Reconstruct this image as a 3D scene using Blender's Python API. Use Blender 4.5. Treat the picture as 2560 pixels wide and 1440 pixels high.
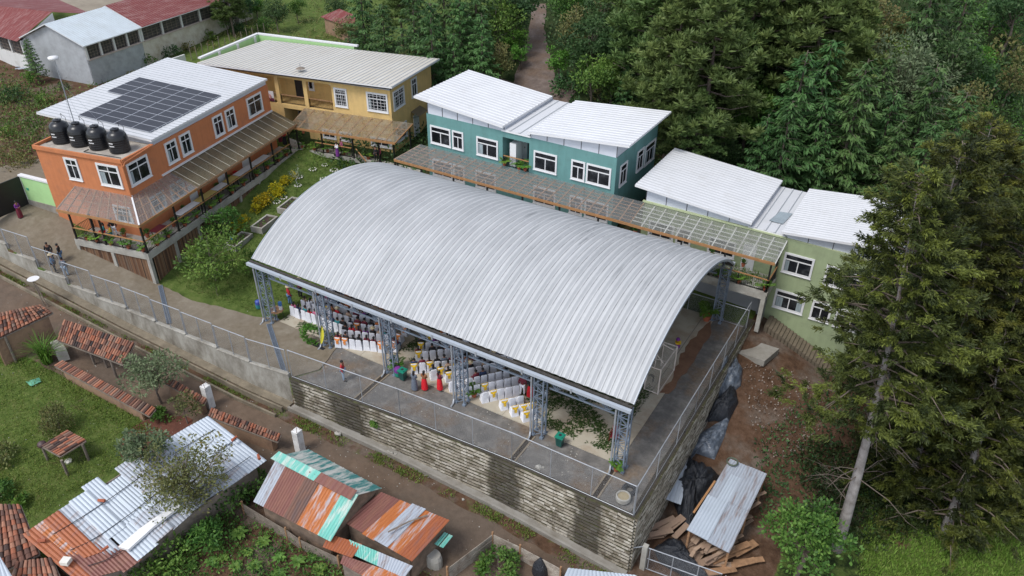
import bpy, math, random
import numpy as np
from mathutils import Vector, Matrix, Quaternion
from mathutils.geometry import delaunay_2d_cdt
for _o in list(bpy.data.objects): bpy.data.objects.remove(_o)
SC=bpy.context.scene; COL=SC.collection
rnd=random.Random(7)
# ------------------------------------------------------------ camera
F=1942.18; CAM=np.array([39.89,-30.93,34.0])
def _rot(t,r,y):
    cy,sy,ct,st,cr,sr=math.cos(y),math.sin(y),math.cos(t),math.sin(t),math.cos(r),math.sin(r)
    return np.array([[cr,-sr,0],[sr,cr,0],[0,0,1]])@np.array([[1,0,0],[0,-st,-ct],[0,ct,-st]])@np.array([[cy,sy,0],[-sy,cy,0],[0,0,1]])
RM=_rot(.580529,.0069246,.5400566)
cd=bpy.data.cameras.new('camera'); cam=bpy.data.objects.new('camera',cd); COL.objects.link(cam); SC.camera=cam
cd.sensor_width=36; cd.lens=F/2560*36; cd.clip_end=2000; cd.clip_start=.5
cam.matrix_world=Matrix([[RM[0][i],-RM[1][i],-RM[2][i],CAM[i]] for i in range(3)]+[[0,0,0,1]])
# ------------------------------------------------------------ light
SUN_EL,SUN_AZ=math.radians(58),math.radians(200)
w=bpy.data.worlds.new('World'); SC.world=w; w.use_nodes=True; nt=w.node_tree
sky=nt.nodes.new('ShaderNodeTexSky'); sky.sky_type='NISHITA'; sky.sun_disc=False; sky.sun_elevation=SUN_EL; sky.sun_rotation=SUN_AZ
sky.air_density=1.0; sky.dust_density=3.5; sky.ozone_density=1.0; sky.altitude=1500
bg=nt.nodes['Background']; bg.inputs[1].default_value=.15
hs=nt.nodes.new('ShaderNodeHueSaturation'); hs.inputs['Saturation'].default_value=.45
nt.links.new(sky.outputs[0],hs.inputs['Color']); nt.links.new(hs.outputs[0],bg.inputs[0])
sl=bpy.data.lights.new('sun','SUN'); so=bpy.data.objects.new('sun',sl); COL.objects.link(so)
sl.energy=1.45; sl.angle=math.radians(18); sl.color=(1,.97,.93)
_d=Vector((math.sin(SUN_AZ)*math.cos(SUN_EL),math.cos(SUN_AZ)*math.cos(SUN_EL),math.sin(SUN_EL)))
so.rotation_euler=_d.to_track_quat('Z','Y').to_euler(); so.location=(0,0,60)
SC.view_settings.view_transform='Standard'; SC.view_settings.look='None'; SC.view_settings.gamma=1; SC.view_settings.exposure=.72
# ------------------------------------------------------------ photo geometry helpers (camera rays onto real planes)
def V3(x,y,z=0): return np.array([x,y,z],float)
def ray(px,py): return RM.T@np.array([px-1280,py-720,F])
def up(px,py,z=0):
    d=ray(px,py); return CAM+d*(z-CAM[2])/d[2]
def onp(px,py,P,n):
    d=ray(px,py); n=np.array(n,float); return CAM+d*(((np.array(P)-CAM)@n)/(d@n))
def ip(x,xs,ys): return float(np.interp(x,xs,ys))
def yw(x): return ip(x,[-60,-21,-9,3,6.1,15,23,60],[-9.5,-6.3,-5.1,-4.4,-3.95,-3.2,-2.8,-2.8])
def zr(x): return ip(x,[-95,-60,-30,-21,-9,3,6,30,45,110],[11,7,2.9,1.55,-.6,-1.75,-2.2,-4.3,-5.6,-12])
def sm(a,b,x):
    t=min(1,max(0,(x-a)/(b-a))); return t*t*(3-2*t)
def nz(x,y,s=1.0): return (math.sin(x*1.3/s+y*.7/s)+math.sin(x*.6/s-y*1.7/s+1.3)+math.sin(x*2.3/s+.5)*math.sin(y*2.1/s))/3
def g(x,y):
    yy=yw(x)
    if y<yy-.005:
        s=yy-y; z=zr(x)
        if s>6.3: z-=.1*(s-6.3); z+=.12*nz(x,y,2.5)*min(1,(s-6.3)/2)
        return z
    north=ip(x,[-95,-60,-25,-15,20,32,45,110],[8,4.6,4.2,3.6,3.4,.5,-2.5,-8])
    sl=ip(x,[-60,-25,-14,80],[.05,.08,.27,.22])
    n=north+sl*max(0,y-29)+.25*nz(x,y,4)*sm(28,34,y)
    if x>30.9 and y<30:
        top=ip(x,[31,32,37,60,110],[-.1,-.4,-2.5,-5,-12]); low=zr(x)-.0
        e=low+(top-low)*sm(3,19,y)+.12*nz(x,y,1.5)*sm(31.5,33,x)
        return e+(n-e)*sm(20.5,29.5,y)
    p=ip(x,[-60,-30,-26,-21,-17.3,-10.4,-5,-1],[5,4.2,4.1,3.7,2.6,.55,.15,0])
    p+=ip(y,[-1,3,20],[0,.35,1.9])*ip(x,[-18,-14,-8,-2],[0,1,1,0])
    wz=ip(x,[-40,-33,-21,-18,-15,-12,-6,0,3,6.3],[4.9,4.85,2.95,2.05,1.35,.9,.5,.3,.15,0]); t_=sm(0,4.2,y-yy)
    if p>wz: p=wz+(p-wz)*t_
    if x<-20: p=p+(n-p)*sm(2,14,y)
    else: p=p+(n-p)*sm(19.6,22,y)
    return p
def hit(px,py,dz=0):
    d=ray(px,py); d=d/np.linalg.norm(d); t=25.; 
    while t<260:
        P=CAM+d*t
        if P[2]<=g(P[0],P[1])+dz: break
        t+=1.25
    a,b=t-1.25,t
    for _ in range(14):
        m=(a+b)/2; P=CAM+d*m
        if P[2]<=g(P[0],P[1])+dz: b=m
        else: a=m
    P=CAM+d*b
    return P
# ------------------------------------------------------------ materials
def _n(nt,t,**k):
    n=nt.nodes.new(t)
    for a,b in k.items():
        if a in n.inputs.keys(): n.inputs[a].default_value=b
        else: setattr(n,a,b)
    return n
def ramp(nt,fac,stops,interp='LINEAR'):
    r=nt.nodes.new('ShaderNodeValToRGB'); r.color_ramp.interpolation=interp
    e=r.color_ramp.elements
    while len(e)<len(stops): e.new(.5)
    for i,(p,c) in enumerate(stops):
        e[i].position=p; e[i].color=(*c,1) if len(c)==3 else c
    nt.links.new(fac,r.inputs[0]); return r.outputs[0]
def coords(nt,scale=(1,1,1),rot=(0,0,0),kind='Object'):
    tc=nt.nodes.new('ShaderNodeTexCoord'); m=nt.nodes.new('ShaderNodeMapping')
    m.inputs['Scale'].default_value=scale; m.inputs['Rotation'].default_value=rot
    nt.links.new(tc.outputs[kind],m.inputs[0]); return m.outputs[0]
def noise(nt,sc,vec,detail=5,rough=.6):
    n=_n(nt,'ShaderNodeTexNoise',Scale=sc,Detail=detail,Roughness=rough); nt.links.new(vec,n.inputs['Vector']); return n.outputs['Fac']
def mixc(nt,f,a,b,mode='MIX'):
    m=nt.nodes.new('ShaderNodeMix'); m.data_type='RGBA'; m.blend_type=mode
    for v,s in ((f,0),(a,6),(b,7)):
        if isinstance(v,(int,float)): m.inputs[s].default_value=v
        elif isinstance(v,tuple): m.inputs[s].default_value=(*v,1) if len(v)==3 else v
        else: nt.links.new(v,m.inputs[s])
    return m.outputs[2]
MATS={}
def newmat(name):
    m=bpy.data.materials.new(name); m.use_nodes=True; MATS[name]=m
    return m,m.node_tree,m.node_tree.nodes['Principled BSDF']
def bump(nt,b,h,st=.3,dist=.02):
    u=_n(nt,'ShaderNodeBump',Strength=st,Distance=dist); nt.links.new(h,u.inputs['Height']); nt.links.new(u.outputs[0],b.inputs['Normal'])
def M(name,c,rough=.7,var=.15,sc=1.5,dirt=None,da=.0,metal=0,bst=0,bsc=20,stretch=(1,1,1),tint=None,spec=None,coat=0,streak=0):
    """plain surface: base colour broken by noise; dirt=(colour) patches of amount da; tint=face attribute ramp"""
    if name in MATS: return MATS[name]
    m,nt,b=newmat(name); v=coords(nt,stretch)
    f=noise(nt,sc,v)
    lo=tuple(x*(1-var) for x in c); hi=tuple(min(1,x*(1+var)) for x in c)
    col=ramp(nt,f,[(.3,lo),(.7,hi)])
    if tint:
        at=nt.nodes.new('ShaderNodeAttribute'); at.attribute_name='tint'
        col=mixc(nt,.55,ramp(nt,at.outputs['Fac'],[(i/(len(tint)-1),t) for i,t in enumerate(tint)]),col) if var>.4 else mixc(nt,f,ramp(nt,at.outputs['Fac'],[(i/(len(tint)-1),t) for i,t in enumerate(tint)]),ramp(nt,at.outputs['Fac'],[(i/(len(tint)-1),tuple(x*(1-var) for x in t)) for i,t in enumerate(tint)]))
    if dirt:
        f2=noise(nt,sc*.6+.3,v,8,.7); k=ramp(nt,f2,[(max(0,.62-da*.45),(0,0,0)),(min(1,.8-da*.2),(1,1,1))])
        col=mixc(nt,k,col,dirt)
    if streak:
        k_=ramp(nt,noise(nt,1.3,coords(nt,(2.2,2.2,.16)),6,.7),[(.42,(1,1,1)),(.75,(1-streak,)*3)]); col=mixc(nt,1.,col,k_,'MULTIPLY')
    nt.links.new(col,b.inputs['Base Color']); b.inputs['Roughness'].default_value=rough; b.inputs['Metallic'].default_value=metal
    if spec is not None: b.inputs['Specular IOR Level'].default_value=spec
    if bst: bump(nt,b,noise(nt,bsc,v,4),bst)
    return m
def foliage(name,cols,trans=.25,rough=.55):
    m,nt,b=newmat(name)
    at=nt.nodes.new('ShaderNodeAttribute'); at.attribute_name='tint'
    oi=nt.nodes.new('ShaderNodeObjectInfo')
    col=ramp(nt,at.outputs['Fac'],[(i/(len(cols)-1),c) for i,c in enumerate(cols)])
    h=nt.nodes.new('ShaderNodeHueSaturation'); mh=_n(nt,'ShaderNodeMapRange'); mh.inputs[3].default_value=.515; mh.inputs[4].default_value=.48; mm_=nt.nodes.new('ShaderNodeMath'); mm_.operation='FRACT'; mz=nt.nodes.new('ShaderNodeMath'); mz.operation='MULTIPLY'; mz.inputs[1].default_value=7.3; nt.links.new(oi.outputs['Random'],mz.inputs[0]); nt.links.new(mz.outputs[0],mm_.inputs[0]); nt.links.new(mm_.outputs[0],mh.inputs[0]); nt.links.new(mh.outputs[0],h.inputs['Hue']); mr=_n(nt,'ShaderNodeMapRange'); mr.inputs[3].default_value=.8; mr.inputs[4].default_value=1.2
    nt.links.new(oi.outputs['Random'],mr.inputs[0]); nt.links.new(mr.outputs[0],h.inputs['Value']); nt.links.new(col,h.inputs['Color'])
    nt.links.new(h.outputs[0],b.inputs['Base Color']); b.inputs['Roughness'].default_value=rough
    b.inputs['Specular IOR Level'].default_value=.25
    tr=nt.nodes.new('ShaderNodeBsdfTranslucent'); nt.links.new(h.outputs[0],tr.inputs[0])
    mx=nt.nodes.new('ShaderNodeMixShader'); mx.inputs[0].default_value=trans
    nt.links.new(b.outputs[0],mx.inputs[1]); nt.links.new(tr.outputs[0],mx.inputs[2])
    nt.links.new(mx.outputs[0],nt.nodes['Material Output'].inputs[0]); return m
# ------------------------------------------------------------ mesh builder
class MB:
    def __init__(s): s.v=[]; s.f=[]; s.m=[]; s.t=[]; s.cur=0; s.tv=0.; s.lv=[]
    def leaves(s,P,D,N,L,W,T):
        """many pointed leaf quads at once (arrays)"""
        D=D/(np.linalg.norm(D,axis=1,keepdims=True)+1e-9); S=np.cross(D,N); S/=(np.linalg.norm(S,axis=1,keepdims=True)+1e-9); L=L[:,None]; W=W[:,None]
        s.lv.append((np.stack([P,P+D*L*.5+S*W*.5,P+D*L,P+D*L*.5-S*W*.5],1).reshape(-1,3),np.clip(T,.01,1)))
    def face(s,pts,flip=False):
        i=len(s.v); s.v+= [tuple(map(float,p)) for p in pts]; r=list(range(i,i+len(pts)))
        if flip: r.reverse()
        s.f.append(r); s.m.append(s.cur); s.t.append(s.tv)
    def addf(s,vs,fs):
        i=len(s.v); s.v+=[tuple(map(float,p)) for p in vs]
        for f in fs: s.f.append([a+i for a in f]); s.m.append(s.cur); s.t.append(s.tv)
    def obox(s,o,u,v,w):
        """box from corner o with edge vectors u,v,w"""
        o,u,v,w=[np.array(q,float) for q in (o,u,v,w)]
        if np.dot(np.cross(u,v),w)<0: u,v=v,u
        P=[o,o+u,o+u+v,o+v,o+w,o+u+w,o+u+v+w,o+v+w]
        s.addf(P,[(0,3,2,1),(4,5,6,7),(0,1,5,4),(1,2,6,5),(2,3,7,6),(3,0,4,7)])
    def box(s,c,d,rz=0):
        c=np.array(c,float); cs,sn=math.cos(rz),math.sin(rz)
        u=np.array([cs,sn,0])*d[0]; v=np.array([-sn,cs,0])*d[1]; w=np.array([0,0,d[2]])
        s.obox(c-u/2-v/2-w/2,u,v,w)
    def bar(s,a,b,w=.05,h=None):
        a=np.array(a,float); b=np.array(b,float); h=h or w; d=b-a; L=np.linalg.norm(d)
        if L<1e-6: return
        d/=L; r=np.cross(d,[0,0,1]); 
        if np.linalg.norm(r)<1e-3: r=np.array([1.,0,0])
        r/=np.linalg.norm(r); q=np.cross(r,d)
        s.obox(a-r*w/2-q*h/2,r*w,q*h,d*L)
    def tube(s,pts,rs,n=6,cap=True):
        pts=[np.array(p,float) for p in pts]
        if not hasattr(rs,'__len__'): rs=[rs]*len(pts)
        vs=[];fs=[]; ref=None
        for i,p in enumerate(pts):
            d=pts[min(i+1,len(pts)-1)]-pts[max(i-1,0)]; d/= (np.linalg.norm(d)+1e-9)
            if ref is None: ref=np.cross(d,[0.3,.2,1.]); 
            a=ref-d*np.dot(ref,d); a/=(np.linalg.norm(a)+1e-9); ref=a; b=np.cross(d,a)
            for k in range(n):
                t=2*math.pi*k/n; vs.append(p+rs[i]*(a*math.cos(t)+b*math.sin(t)))
        for i in range(len(pts)-1):
            for k in range(n): fs.append((i*n+k,i*n+(k+1)%n,(i+1)*n+(k+1)%n,(i+1)*n+k))
        if cap: fs.append(tuple(range(n-1,-1,-1))); fs.append(tuple((len(pts)-1)*n+k for k in range(n)))
        s.addf(vs,fs)
    def lathe(s,c,prof,n=16,sx=1,sy=1,cap=True):
        vs=[];fs=[]
        for r,z in prof:
            for k in range(n):
                t=2*math.pi*k/n; vs.append((c[0]+r*sx*math.cos(t),c[1]+r*sy*math.sin(t),c[2]+z))
        for i in range(len(prof)-1):
            for k in range(n): fs.append((i*n+k,i*n+(k+1)%n,(i+1)*n+(k+1)%n,(i+1)*n+k))
        if cap: fs.append(tuple(range(n-1,-1,-1))); fs.append(tuple((len(prof)-1)*n+k for k in range(n)))
        s.addf(vs,fs)
    def prism(s,pts,z0,z1):
        """vertical prism over xy polygon (ccw); z1 may be a list of tops"""
        n=len(pts); z1=z1 if hasattr(z1,'__len__') else [z1]*n; z0=z0 if hasattr(z0,'__len__') else [z0]*n
        a=sum(pts[i][0]*pts[(i+1)%n][1]-pts[(i+1)%n][0]*pts[i][1] for i in range(n))
        if a<0: pts=pts[::-1]; z1=z1[::-1]; z0=z0[::-1]
        vs=[(p[0],p[1],z0[i]) for i,p in enumerate(pts)]+[(p[0],p[1],z1[i]) for i,p in enumerate(pts)]
        s.addf(vs,[tuple(range(n-1,-1,-1)),tuple(range(n,2*n))]+[(i,(i+1)%n,n+(i+1)%n,n+i) for i in range(n)])
    def blob(s,c,r,n=8,j=.15,R=rnd):
        prof=[]; 
        vs=[];fs=[]; rings=max(4,n//2+1)
        for i in range(rings):
            ph=math.pi*i/(rings-1)
            for k in range(n):
                t=2*math.pi*k/n; q=1+R.uniform(-j,j)
                vs.append((c[0]+r[0]*q*math.sin(ph)*math.cos(t),c[1]+r[1]*q*math.sin(ph)*math.sin(t),c[2]+r[2]*q*math.cos(ph)))
        for i in range(rings-1):
            for k in range(n): fs.append((i*n+k,(i+1)*n+k,(i+1)*n+(k+1)%n,i*n+(k+1)%n))
        s.addf(vs,fs)
    def build(s,name,mats,parent=None,smooth=False,origin=None):
        me=bpy.data.meshes.new(name)
        if parent is not None:
            origin=WORLD.get(parent.name,V3(0,0,0))
        elif origin is None: origin=V3(0,0,0)
        o=np.array(origin,float)
        vs=np.array(s.v,float).reshape(-1,3)
        nl=0
        if s.lv: lvv=np.concatenate([q[0] for q in s.lv]); lt=np.concatenate([q[1] for q in s.lv]); nl=len(lt); n0=len(vs); vs=np.concatenate([vs,lvv])
        vs=vs-o
        lens=[len(f) for f in s.f]+[4]*nl; idx=[i for f in s.f for i in f]
        if nl: idx=np.concatenate([np.array(idx,dtype=np.int64),np.arange(n0,n0+4*nl)])
        me.vertices.add(len(vs)); me.vertices.foreach_set('co',np.ascontiguousarray(vs,dtype=np.float32).ravel())
        me.loops.add(len(idx)); me.loops.foreach_set('vertex_index',np.array(idx,dtype=np.int32))
        me.polygons.add(len(lens))
        if lens: me.polygons.foreach_set('loop_start',np.concatenate([[0],np.cumsum(lens)[:-1]]).astype(np.int32))
        me.update(calc_edges=True); me.validate()
        if not isinstance(mats,(list,tuple)): mats=[mats]
        for m in mats: me.materials.append(m)
        if len(mats)>1 and len(me.polygons)==len(lens): me.polygons.foreach_set('material_index',s.m+[0]*nl)
        if (any(s.t) or nl) and len(me.polygons)==len(lens):
            a=me.attributes.new('tint','FLOAT','FACE'); a.data.foreach_set('value',list(s.t)+(lt.tolist() if nl else []))
        me.polygons.foreach_set('use_smooth',[bool(smooth)]*len(me.polygons))
        ob=bpy.data.objects.new(name,me); COL.objects.link(ob)
        if parent is not None: ob.parent=parent; WORLD[ob.name]=o
        else: ob.location=o; WORLD[ob.name]=o
        return ob
WORLD={}
def thing(name,label,cat,loc=(0,0,0),group=None):
    o=bpy.data.objects.new(name,None); COL.objects.link(o); o.location=[float(q) for q in loc]; o.empty_display_size=.3
    WORLD[o.name]=np.array(loc,float); tag(o,label,cat,group); return o
def tag(o,label,cat,group=None):
    o['label']=label; o['category']=cat
    if group: o['group']=group
    return o
def struct(o): o['kind']='structure'; return o
def kids(o): return [c for c in bpy.data.objects if c.parent==o]
KC={}
def dup(root,loc,rz=0,sc=1,label=None,group=None,mats=None,szf=1):
    if root.name not in KC: KC[root.name]=[(c,kids(c)) for c in kids(root)]
    r=root.copy(); COL.objects.link(r); r.location=[float(q) for q in loc]; r.rotation_euler=(0,0,rz); r.scale=(sc,sc,sc*szf)
    if label: r['label']=label
    if group: r['group']=group
    for c,gs in KC[root.name]:
        d=c.copy(); COL.objects.link(d); d.parent=r
        k=c.name.split('.')[0]
        if mats and k in mats:
            d.data=variant(c.data,mats[k])
        for gch in gs:
            e=gch.copy(); COL.objects.link(e); e.parent=d
    return r
VAR={}
def variant(me,m):
    k=(me.name,m.name)
    if k not in VAR:
        n=me.copy(); n.materials.clear(); n.materials.append(m); VAR[k]=n
    return VAR[k]
ORD=['first','second','third','fourth','fifth','sixth','seventh','eighth','ninth','tenth','eleventh','twelfth','thirteenth','fourteenth','fifteenth','sixteenth','seventeenth','eighteenth','nineteenth','twentieth','twenty-first','twenty-second','twenty-third','twenty-fourth','twenty-fifth']
class Fr:
    """local frame: origin o, rotated by ang; L(a,b,z) -> world"""
    def __init__(s,o,ang): s.o=np.array([o[0],o[1],0.]); s.U=V3(math.cos(ang),math.sin(ang)); s.W=V3(-math.sin(ang),math.cos(ang)); s.ang=ang
    def __call__(s,a,b,z=0): return s.o+s.U*a+s.W*b+V3(0,0,z)
def sheet(mb,A,B,C,D,pitch=.25,hgt=.03,prof='trap',th=.012,up_=None,seg=1,under=True,lines=False):
    """ribbed sheet: ribs run A->D (and B->C), repeated across A->B"""
    A,B,C,D=[np.array(p,float) for p in (A,B,C,D)]
    n=max(1,int(round(np.linalg.norm(B-A)/pitch))); nrm=np.cross(B-A,D-A); nrm/=np.linalg.norm(nrm)
    if nrm[2]<0: nrm=-nrm
    pr={'trap':[(0,0),(.62,0),(.7,1),(.92,1)],'seam':[(0,0),(.7,0),(.78,1),(.88,1)],'sin':[(0,0),(.25,.7),(.5,1),(.75,.7)],'wide':[(0,0),(.3,0),(.45,1),(.85,1)]}[prof]
    us=[(i+a)/n for i in range(n) for a,_ in pr]+[1.]; hs=[b*hgt for i in range(n) for _,b in pr]+[0.]
    vs=[];fs=[]; m=len(us)
    for j in range(seg+1):
        t=j/seg
        for u,h in zip(us,hs): vs.append((A*(1-u)+B*u)*(1-t)+(D*(1-u)+C*u)*t+nrm*h)
    for j in range(seg):
        for i in range(m-1): fs.append((j*m+i,j*m+i+1,(j+1)*m+i+1,(j+1)*m+i))
    fs=[f if np.dot(np.cross(np.array(vs[f[1]])-vs[f[0]],np.array(vs[f[3]])-vs[f[0]]),nrm)>0 else f[::-1] for f in fs]
    for q_,f in enumerate(fs):
        mb.cur=1 if (prof in ('seam','wide') and lines and (q_%(m-1))%4==3) else 0
        mb.f.append([a+len(mb.v) for a in f]); mb.m.append(mb.cur); mb.t.append(mb.tv)
    mb.v+=[tuple(map(float,p)) for p in vs]; mb.cur=0
    if under: mb.addf([A-nrm*th,B-nrm*th,C-nrm*th,D-nrm*th],[(0,3,2,1)])
    for p,q in ((A,B),(B,C),(C,D),(D,A)): mb.addf([p-nrm*th,q-nrm*th,q+nrm*.002,p+nrm*.002],[(0,1,2,3)])
# ------------------------------------------------------------ material library
white_wall=M('white_wall',(.62,.62,.6),.8,.06,dirt=(.38,.36,.32),da=.25,sc=.5)
white_trim=M('white_trim',(.68,.68,.69),.5,.03)
orange_wall=M('orange_wall',(.52,.185,.075),.85,.06,sc=1.2,dirt=(.4,.16,.08),da=.25,bst=.1,bsc=30,streak=.13)
yellow_wall=M('yellow_wall',(.68,.47,.19),.85,.06,sc=1,dirt=(.52,.36,.16),da=.25,bst=.1,bsc=30,streak=.13)
teal_wall=M('teal_wall',(.12,.265,.255),.85,.06,sc=1,dirt=(.1,.2,.19),da=.25,bst=.1,bsc=30,streak=.13)
green_wall=M('green_wall',(.31,.37,.215),.85,.06,sc=1,dirt=(.24,.28,.17),da=.25,bst=.1,bsc=30,streak=.13)
lime_wall=M('lime_wall',(.37,.6,.27),.8,.06)
roof_white=M('roof_white',(.57,.58,.6),.4,.04,sc=.5,dirt=(.5,.5,.5),da=.15,stretch=(1,1,1))
roof_cream=M('roof_cream',(.55,.53,.48),.5,.06,sc=1.2,dirt=(.47,.43,.36),da=.55,stretch=(2.2,.2,1))
seam=M('seam_grey',(.3,.32,.34),.5,.1)
gutter_m=M('gutter',(.36,.4,.45),.45,.06)
panel_grey=M('panel_pale',(.55,.58,.64),.5,.05)
black_metal=M('black_metal',(.012,.012,.013),.45,.2)
frame_dark=M('frame_dark',(.03,.03,.035),.5,.1)
steel=M('steel_blue_grey',(.2,.245,.31),.45,.15,metal=.2)
galv=M('galvanised',(.36,.38,.41),.45,.15,metal=.3)
concrete=M('concrete',(.3,.285,.255),.85,.12,sc=.6,dirt=(.17,.15,.12),da=.5,bst=.15)
concrete_pale=M('concrete_pale',(.43,.42,.38),.85,.1,sc=.8,dirt=(.24,.22,.19),da=.55,bst=.15)
slab_m=M('court_slab',(.42,.38,.3),.7,.12,sc=.35,dirt=(.3,.22,.15),da=.4)
wood=M('wood',(.3,.17,.09),.8,.3,sc=3,stretch=(1,1,4),bst=.2)
wood_grey=M('wood_grey',(.2,.165,.135),.9,.3,sc=3,bst=.3)
plank_m=M('plank',(.33,.235,.165),.8,.35,sc=1.5,dirt=(.22,.14,.1),da=.5)
wood_orange=M('wood_orange',(.35,.18,.075),.6,.15,sc=3)
bamboo=M('bamboo',(.2,.11,.065),.8,.3,sc=4,tint=[(.1,.06,.045),(.26,.13,.07),(.36,.22,.13),(.22,.17,.13)])
terracotta=M('terracotta',(.35,.1,.05),.8,.15)
tyre_m=M('rubber',(.025,.025,.028),.8,.2)
plastic_black=M('tank_black',(.012,.013,.016),.32,.15)
cloth_white=M('cloth_white',(.74,.75,.8),.8,.05,sc=4,bst=.2,bsc=6)
sash_y=M('sash_yellow',(.78,.5,.02),.5,.15,sc=6); sash_o=M('sash_orange',(.72,.25,.05),.5,.15,sc=6)
soil=M('soil',(.05,.032,.024),.95,.3,bst=.4)
stone_w=M('stone_white',(.7,.68,.62),.9,.12)
def glass_mat():
    m,nt,b=newmat('window_glass'); v=coords(nt)
    oi=nt.nodes.new('ShaderNodeObjectInfo')
    col=ramp(nt,noise(nt,1.2,v,2),[(.35,(.006,.007,.009)),(.6,(.02,.022,.026)),(.75,(.07,.075,.08))])
    nt.links.new(col,b.inputs['Base Color']); b.inputs['Roughness'].default_value=.08; b.inputs['Specular IOR Level'].default_value=.35
    return m
glass=glass_mat()
curtain=M('curtain',(.26,.31,.33),.9,.3,sc=8,stretch=(1,1,.1))
def clear_sheet(name,c,alpha,dirt,rough=.35,sc=1.2):
    m,nt,b=newmat(name); v=coords(nt)
    f=noise(nt,sc,v,6,.65); col=ramp(nt,f,[(.35,c),(.7,dirt)])
    nt.links.new(col,b.inputs['Base Color']); b.inputs['Roughness'].default_value=rough
    tr=nt.nodes.new('ShaderNodeBsdfTranslucent'); nt.links.new(col,tr.inputs[0]); tp=nt.nodes.new('ShaderNodeBsdfTransparent'); m1=nt.nodes.new('ShaderNodeMixShader'); m1.inputs[0].default_value=.5; m2=nt.nodes.new('ShaderNodeMixShader')
    nt.links.new(b.outputs[0],m1.inputs[1]); nt.links.new(tr.outputs[0],m1.inputs[2]); nt.links.new(tp.outputs[0],m2.inputs[1]); nt.links.new(m1.outputs[0],m2.inputs[2]); nt.links.new(m2.outputs[0],nt.nodes['Material Output'].inputs[0])
    al=ramp(nt,f,[(.3,(alpha*.8,)*3),(.75,(min(1,alpha*1.35),)*3)]); nt.links.new(al,m2.inputs[0]); return m
poly_clear=clear_sheet('polycarbonate_clear',(.5,.52,.54),.4,(.42,.42,.4))
poly_brown=clear_sheet('polycarbonate_brown',(.42,.32,.21),.48,(.5,.46,.38))
poly_dirty=clear_sheet('polycarbonate_dirty',(.3,.25,.16),.93,(.2,.17,.11),.5,2)
def mesh_alpha(name,c,sc,wd,al=1.):
    """chain-link: two families of wires as alpha"""
    m,nt,b=newmat(name); tc=nt.nodes.new('ShaderNodeTexCoord'); sp=nt.nodes.new('ShaderNodeSeparateXYZ'); nt.links.new(tc.outputs['Object'],sp.inputs[0])
    def mth(op,a,b_=None,c_=None):
        q=nt.nodes.new('ShaderNodeMath'); q.operation=op
        for i,x in enumerate((a,b_)):
            if x is None: continue
            if isinstance(x,(int,float)): q.inputs[i].default_value=x
            else: nt.links.new(x,q.inputs[i])
        return q.outputs[0]
    h=mth('ADD',sp.outputs[0],sp.outputs[1]); k=[]
    for s_ in ('ADD','SUBTRACT'):
        d=mth('FRACT',mth('MULTIPLY',mth(s_,h,sp.outputs[2]),sc)); k.append(mth('LESS_THAN',d,wd))
    a=mth('MULTIPLY',mth('MAXIMUM',k[0],k[1]),al); nt.links.new(a,b.inputs['Alpha'])
    b.inputs['Base Color'].default_value=(*c,1); b.inputs['Metallic'].default_value=.3; b.inputs['Roughness'].default_value=.5; return m
chain=mesh_alpha('chain_link',(.34,.36,.38),11,.07)
net_m=mesh_alpha('goal_net',(.6,.57,.52),8,.13)
def rust(name,base,r1=(.23,.07,.03),r2=(.4,.15,.05),amt=.5,ang=0):
    m,nt,b=newmat(name); v=coords(nt,(1,1,1),(0,0,ang)); vs=coords(nt,(3.0,.35,1),(0,0,ang))
    n1=noise(nt,1.1,vs,6,.7); n2=noise(nt,5,vs,4,.6)
    rc=mixc(nt,n2,r1,r2); k=ramp(nt,n1,[(max(0,.62-amt*.45),(0,0,0)),(min(1,.7-amt*.3),(1,1,1))])
    base_c=mixc(nt,noise(nt,.8,v,5),tuple(x*.75 for x in base),base)
    nt.links.new(mixc(nt,k,base_c,rc),b.inputs['Base Color']); b.inputs['Roughness'].default_value=.55; b.inputs['Metallic'].default_value=.1
    return m
TA=-math.radians(0)
tin=rust('tin_bright',(.5,.56,.63),(.3,.27,.27),(.4,.38,.4),-.15,math.radians(35))
tin_b=rust('tin_worn',(.42,.46,.52),(.2,.16,.16),(.3,.26,.25),.22,math.radians(35))
tin_rust=rust('tin_rusty',(.22,.11,.1),(.2,.05,.025),(.42,.13,.04),.75,math.radians(35))
tin_or=rust('tin_orange',(.45,.46,.5),(.3,.08,.02),(.5,.17,.04),.62,math.radians(20))
tin_mar=rust('tin_maroon',(.2,.075,.06),(.13,.06,.05),(.27,.11,.07),.4,math.radians(20))
tin_brown=rust('tin_brown',(.12,.07,.06),(.09,.05,.045),(.2,.09,.05),.5,math.radians(20))
tin_teal=rust('tin_teal',(.16,.5,.42),(.3,.45,.4),(.6,.6,.55),.3,math.radians(20))
tin_teal2=rust('tin_dark_teal',(.06,.25,.24),(.5,.5,.45),(.6,.6,.57),.42,math.radians(20))
red_roof=rust('red_roof',(.2,.035,.03),(.14,.03,.03),(.36,.2,.18),.3,0)
pale_roof=M('pale_roof',(.5,.56,.6),.5,.06,sc=.6,dirt=(.42,.46,.48),da=.4)
tile_m=M('roof_tile',(.35,.12,.06),.85,.12,sc=5,tint=[(.03,.027,.027),(.09,.05,.04),(.2,.09,.06),(.34,.115,.06),(.19,.13,.1),(.4,.18,.11),(.05,.04,.037)],bst=.3)
white_pillar=M('white_pillar',(.75,.75,.74),.8,.1,sc=2,dirt=(.35,.33,.3),da=.35)
adobe=M('adobe',(.3,.19,.12),.9,.2,sc=1,dirt=(.16,.1,.07),da=.4)
def tarp_mat():
    m,nt,b=newmat('black_tarp'); v=coords(nt)
    b.inputs['Base Color'].default_value=(.02,.023,.03,1); b.inputs['Roughness'].default_value=.32
    bump(nt,b,noise(nt,2.2,coords(nt,(3,1,1)),8,.7),.9,.15); return m
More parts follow.
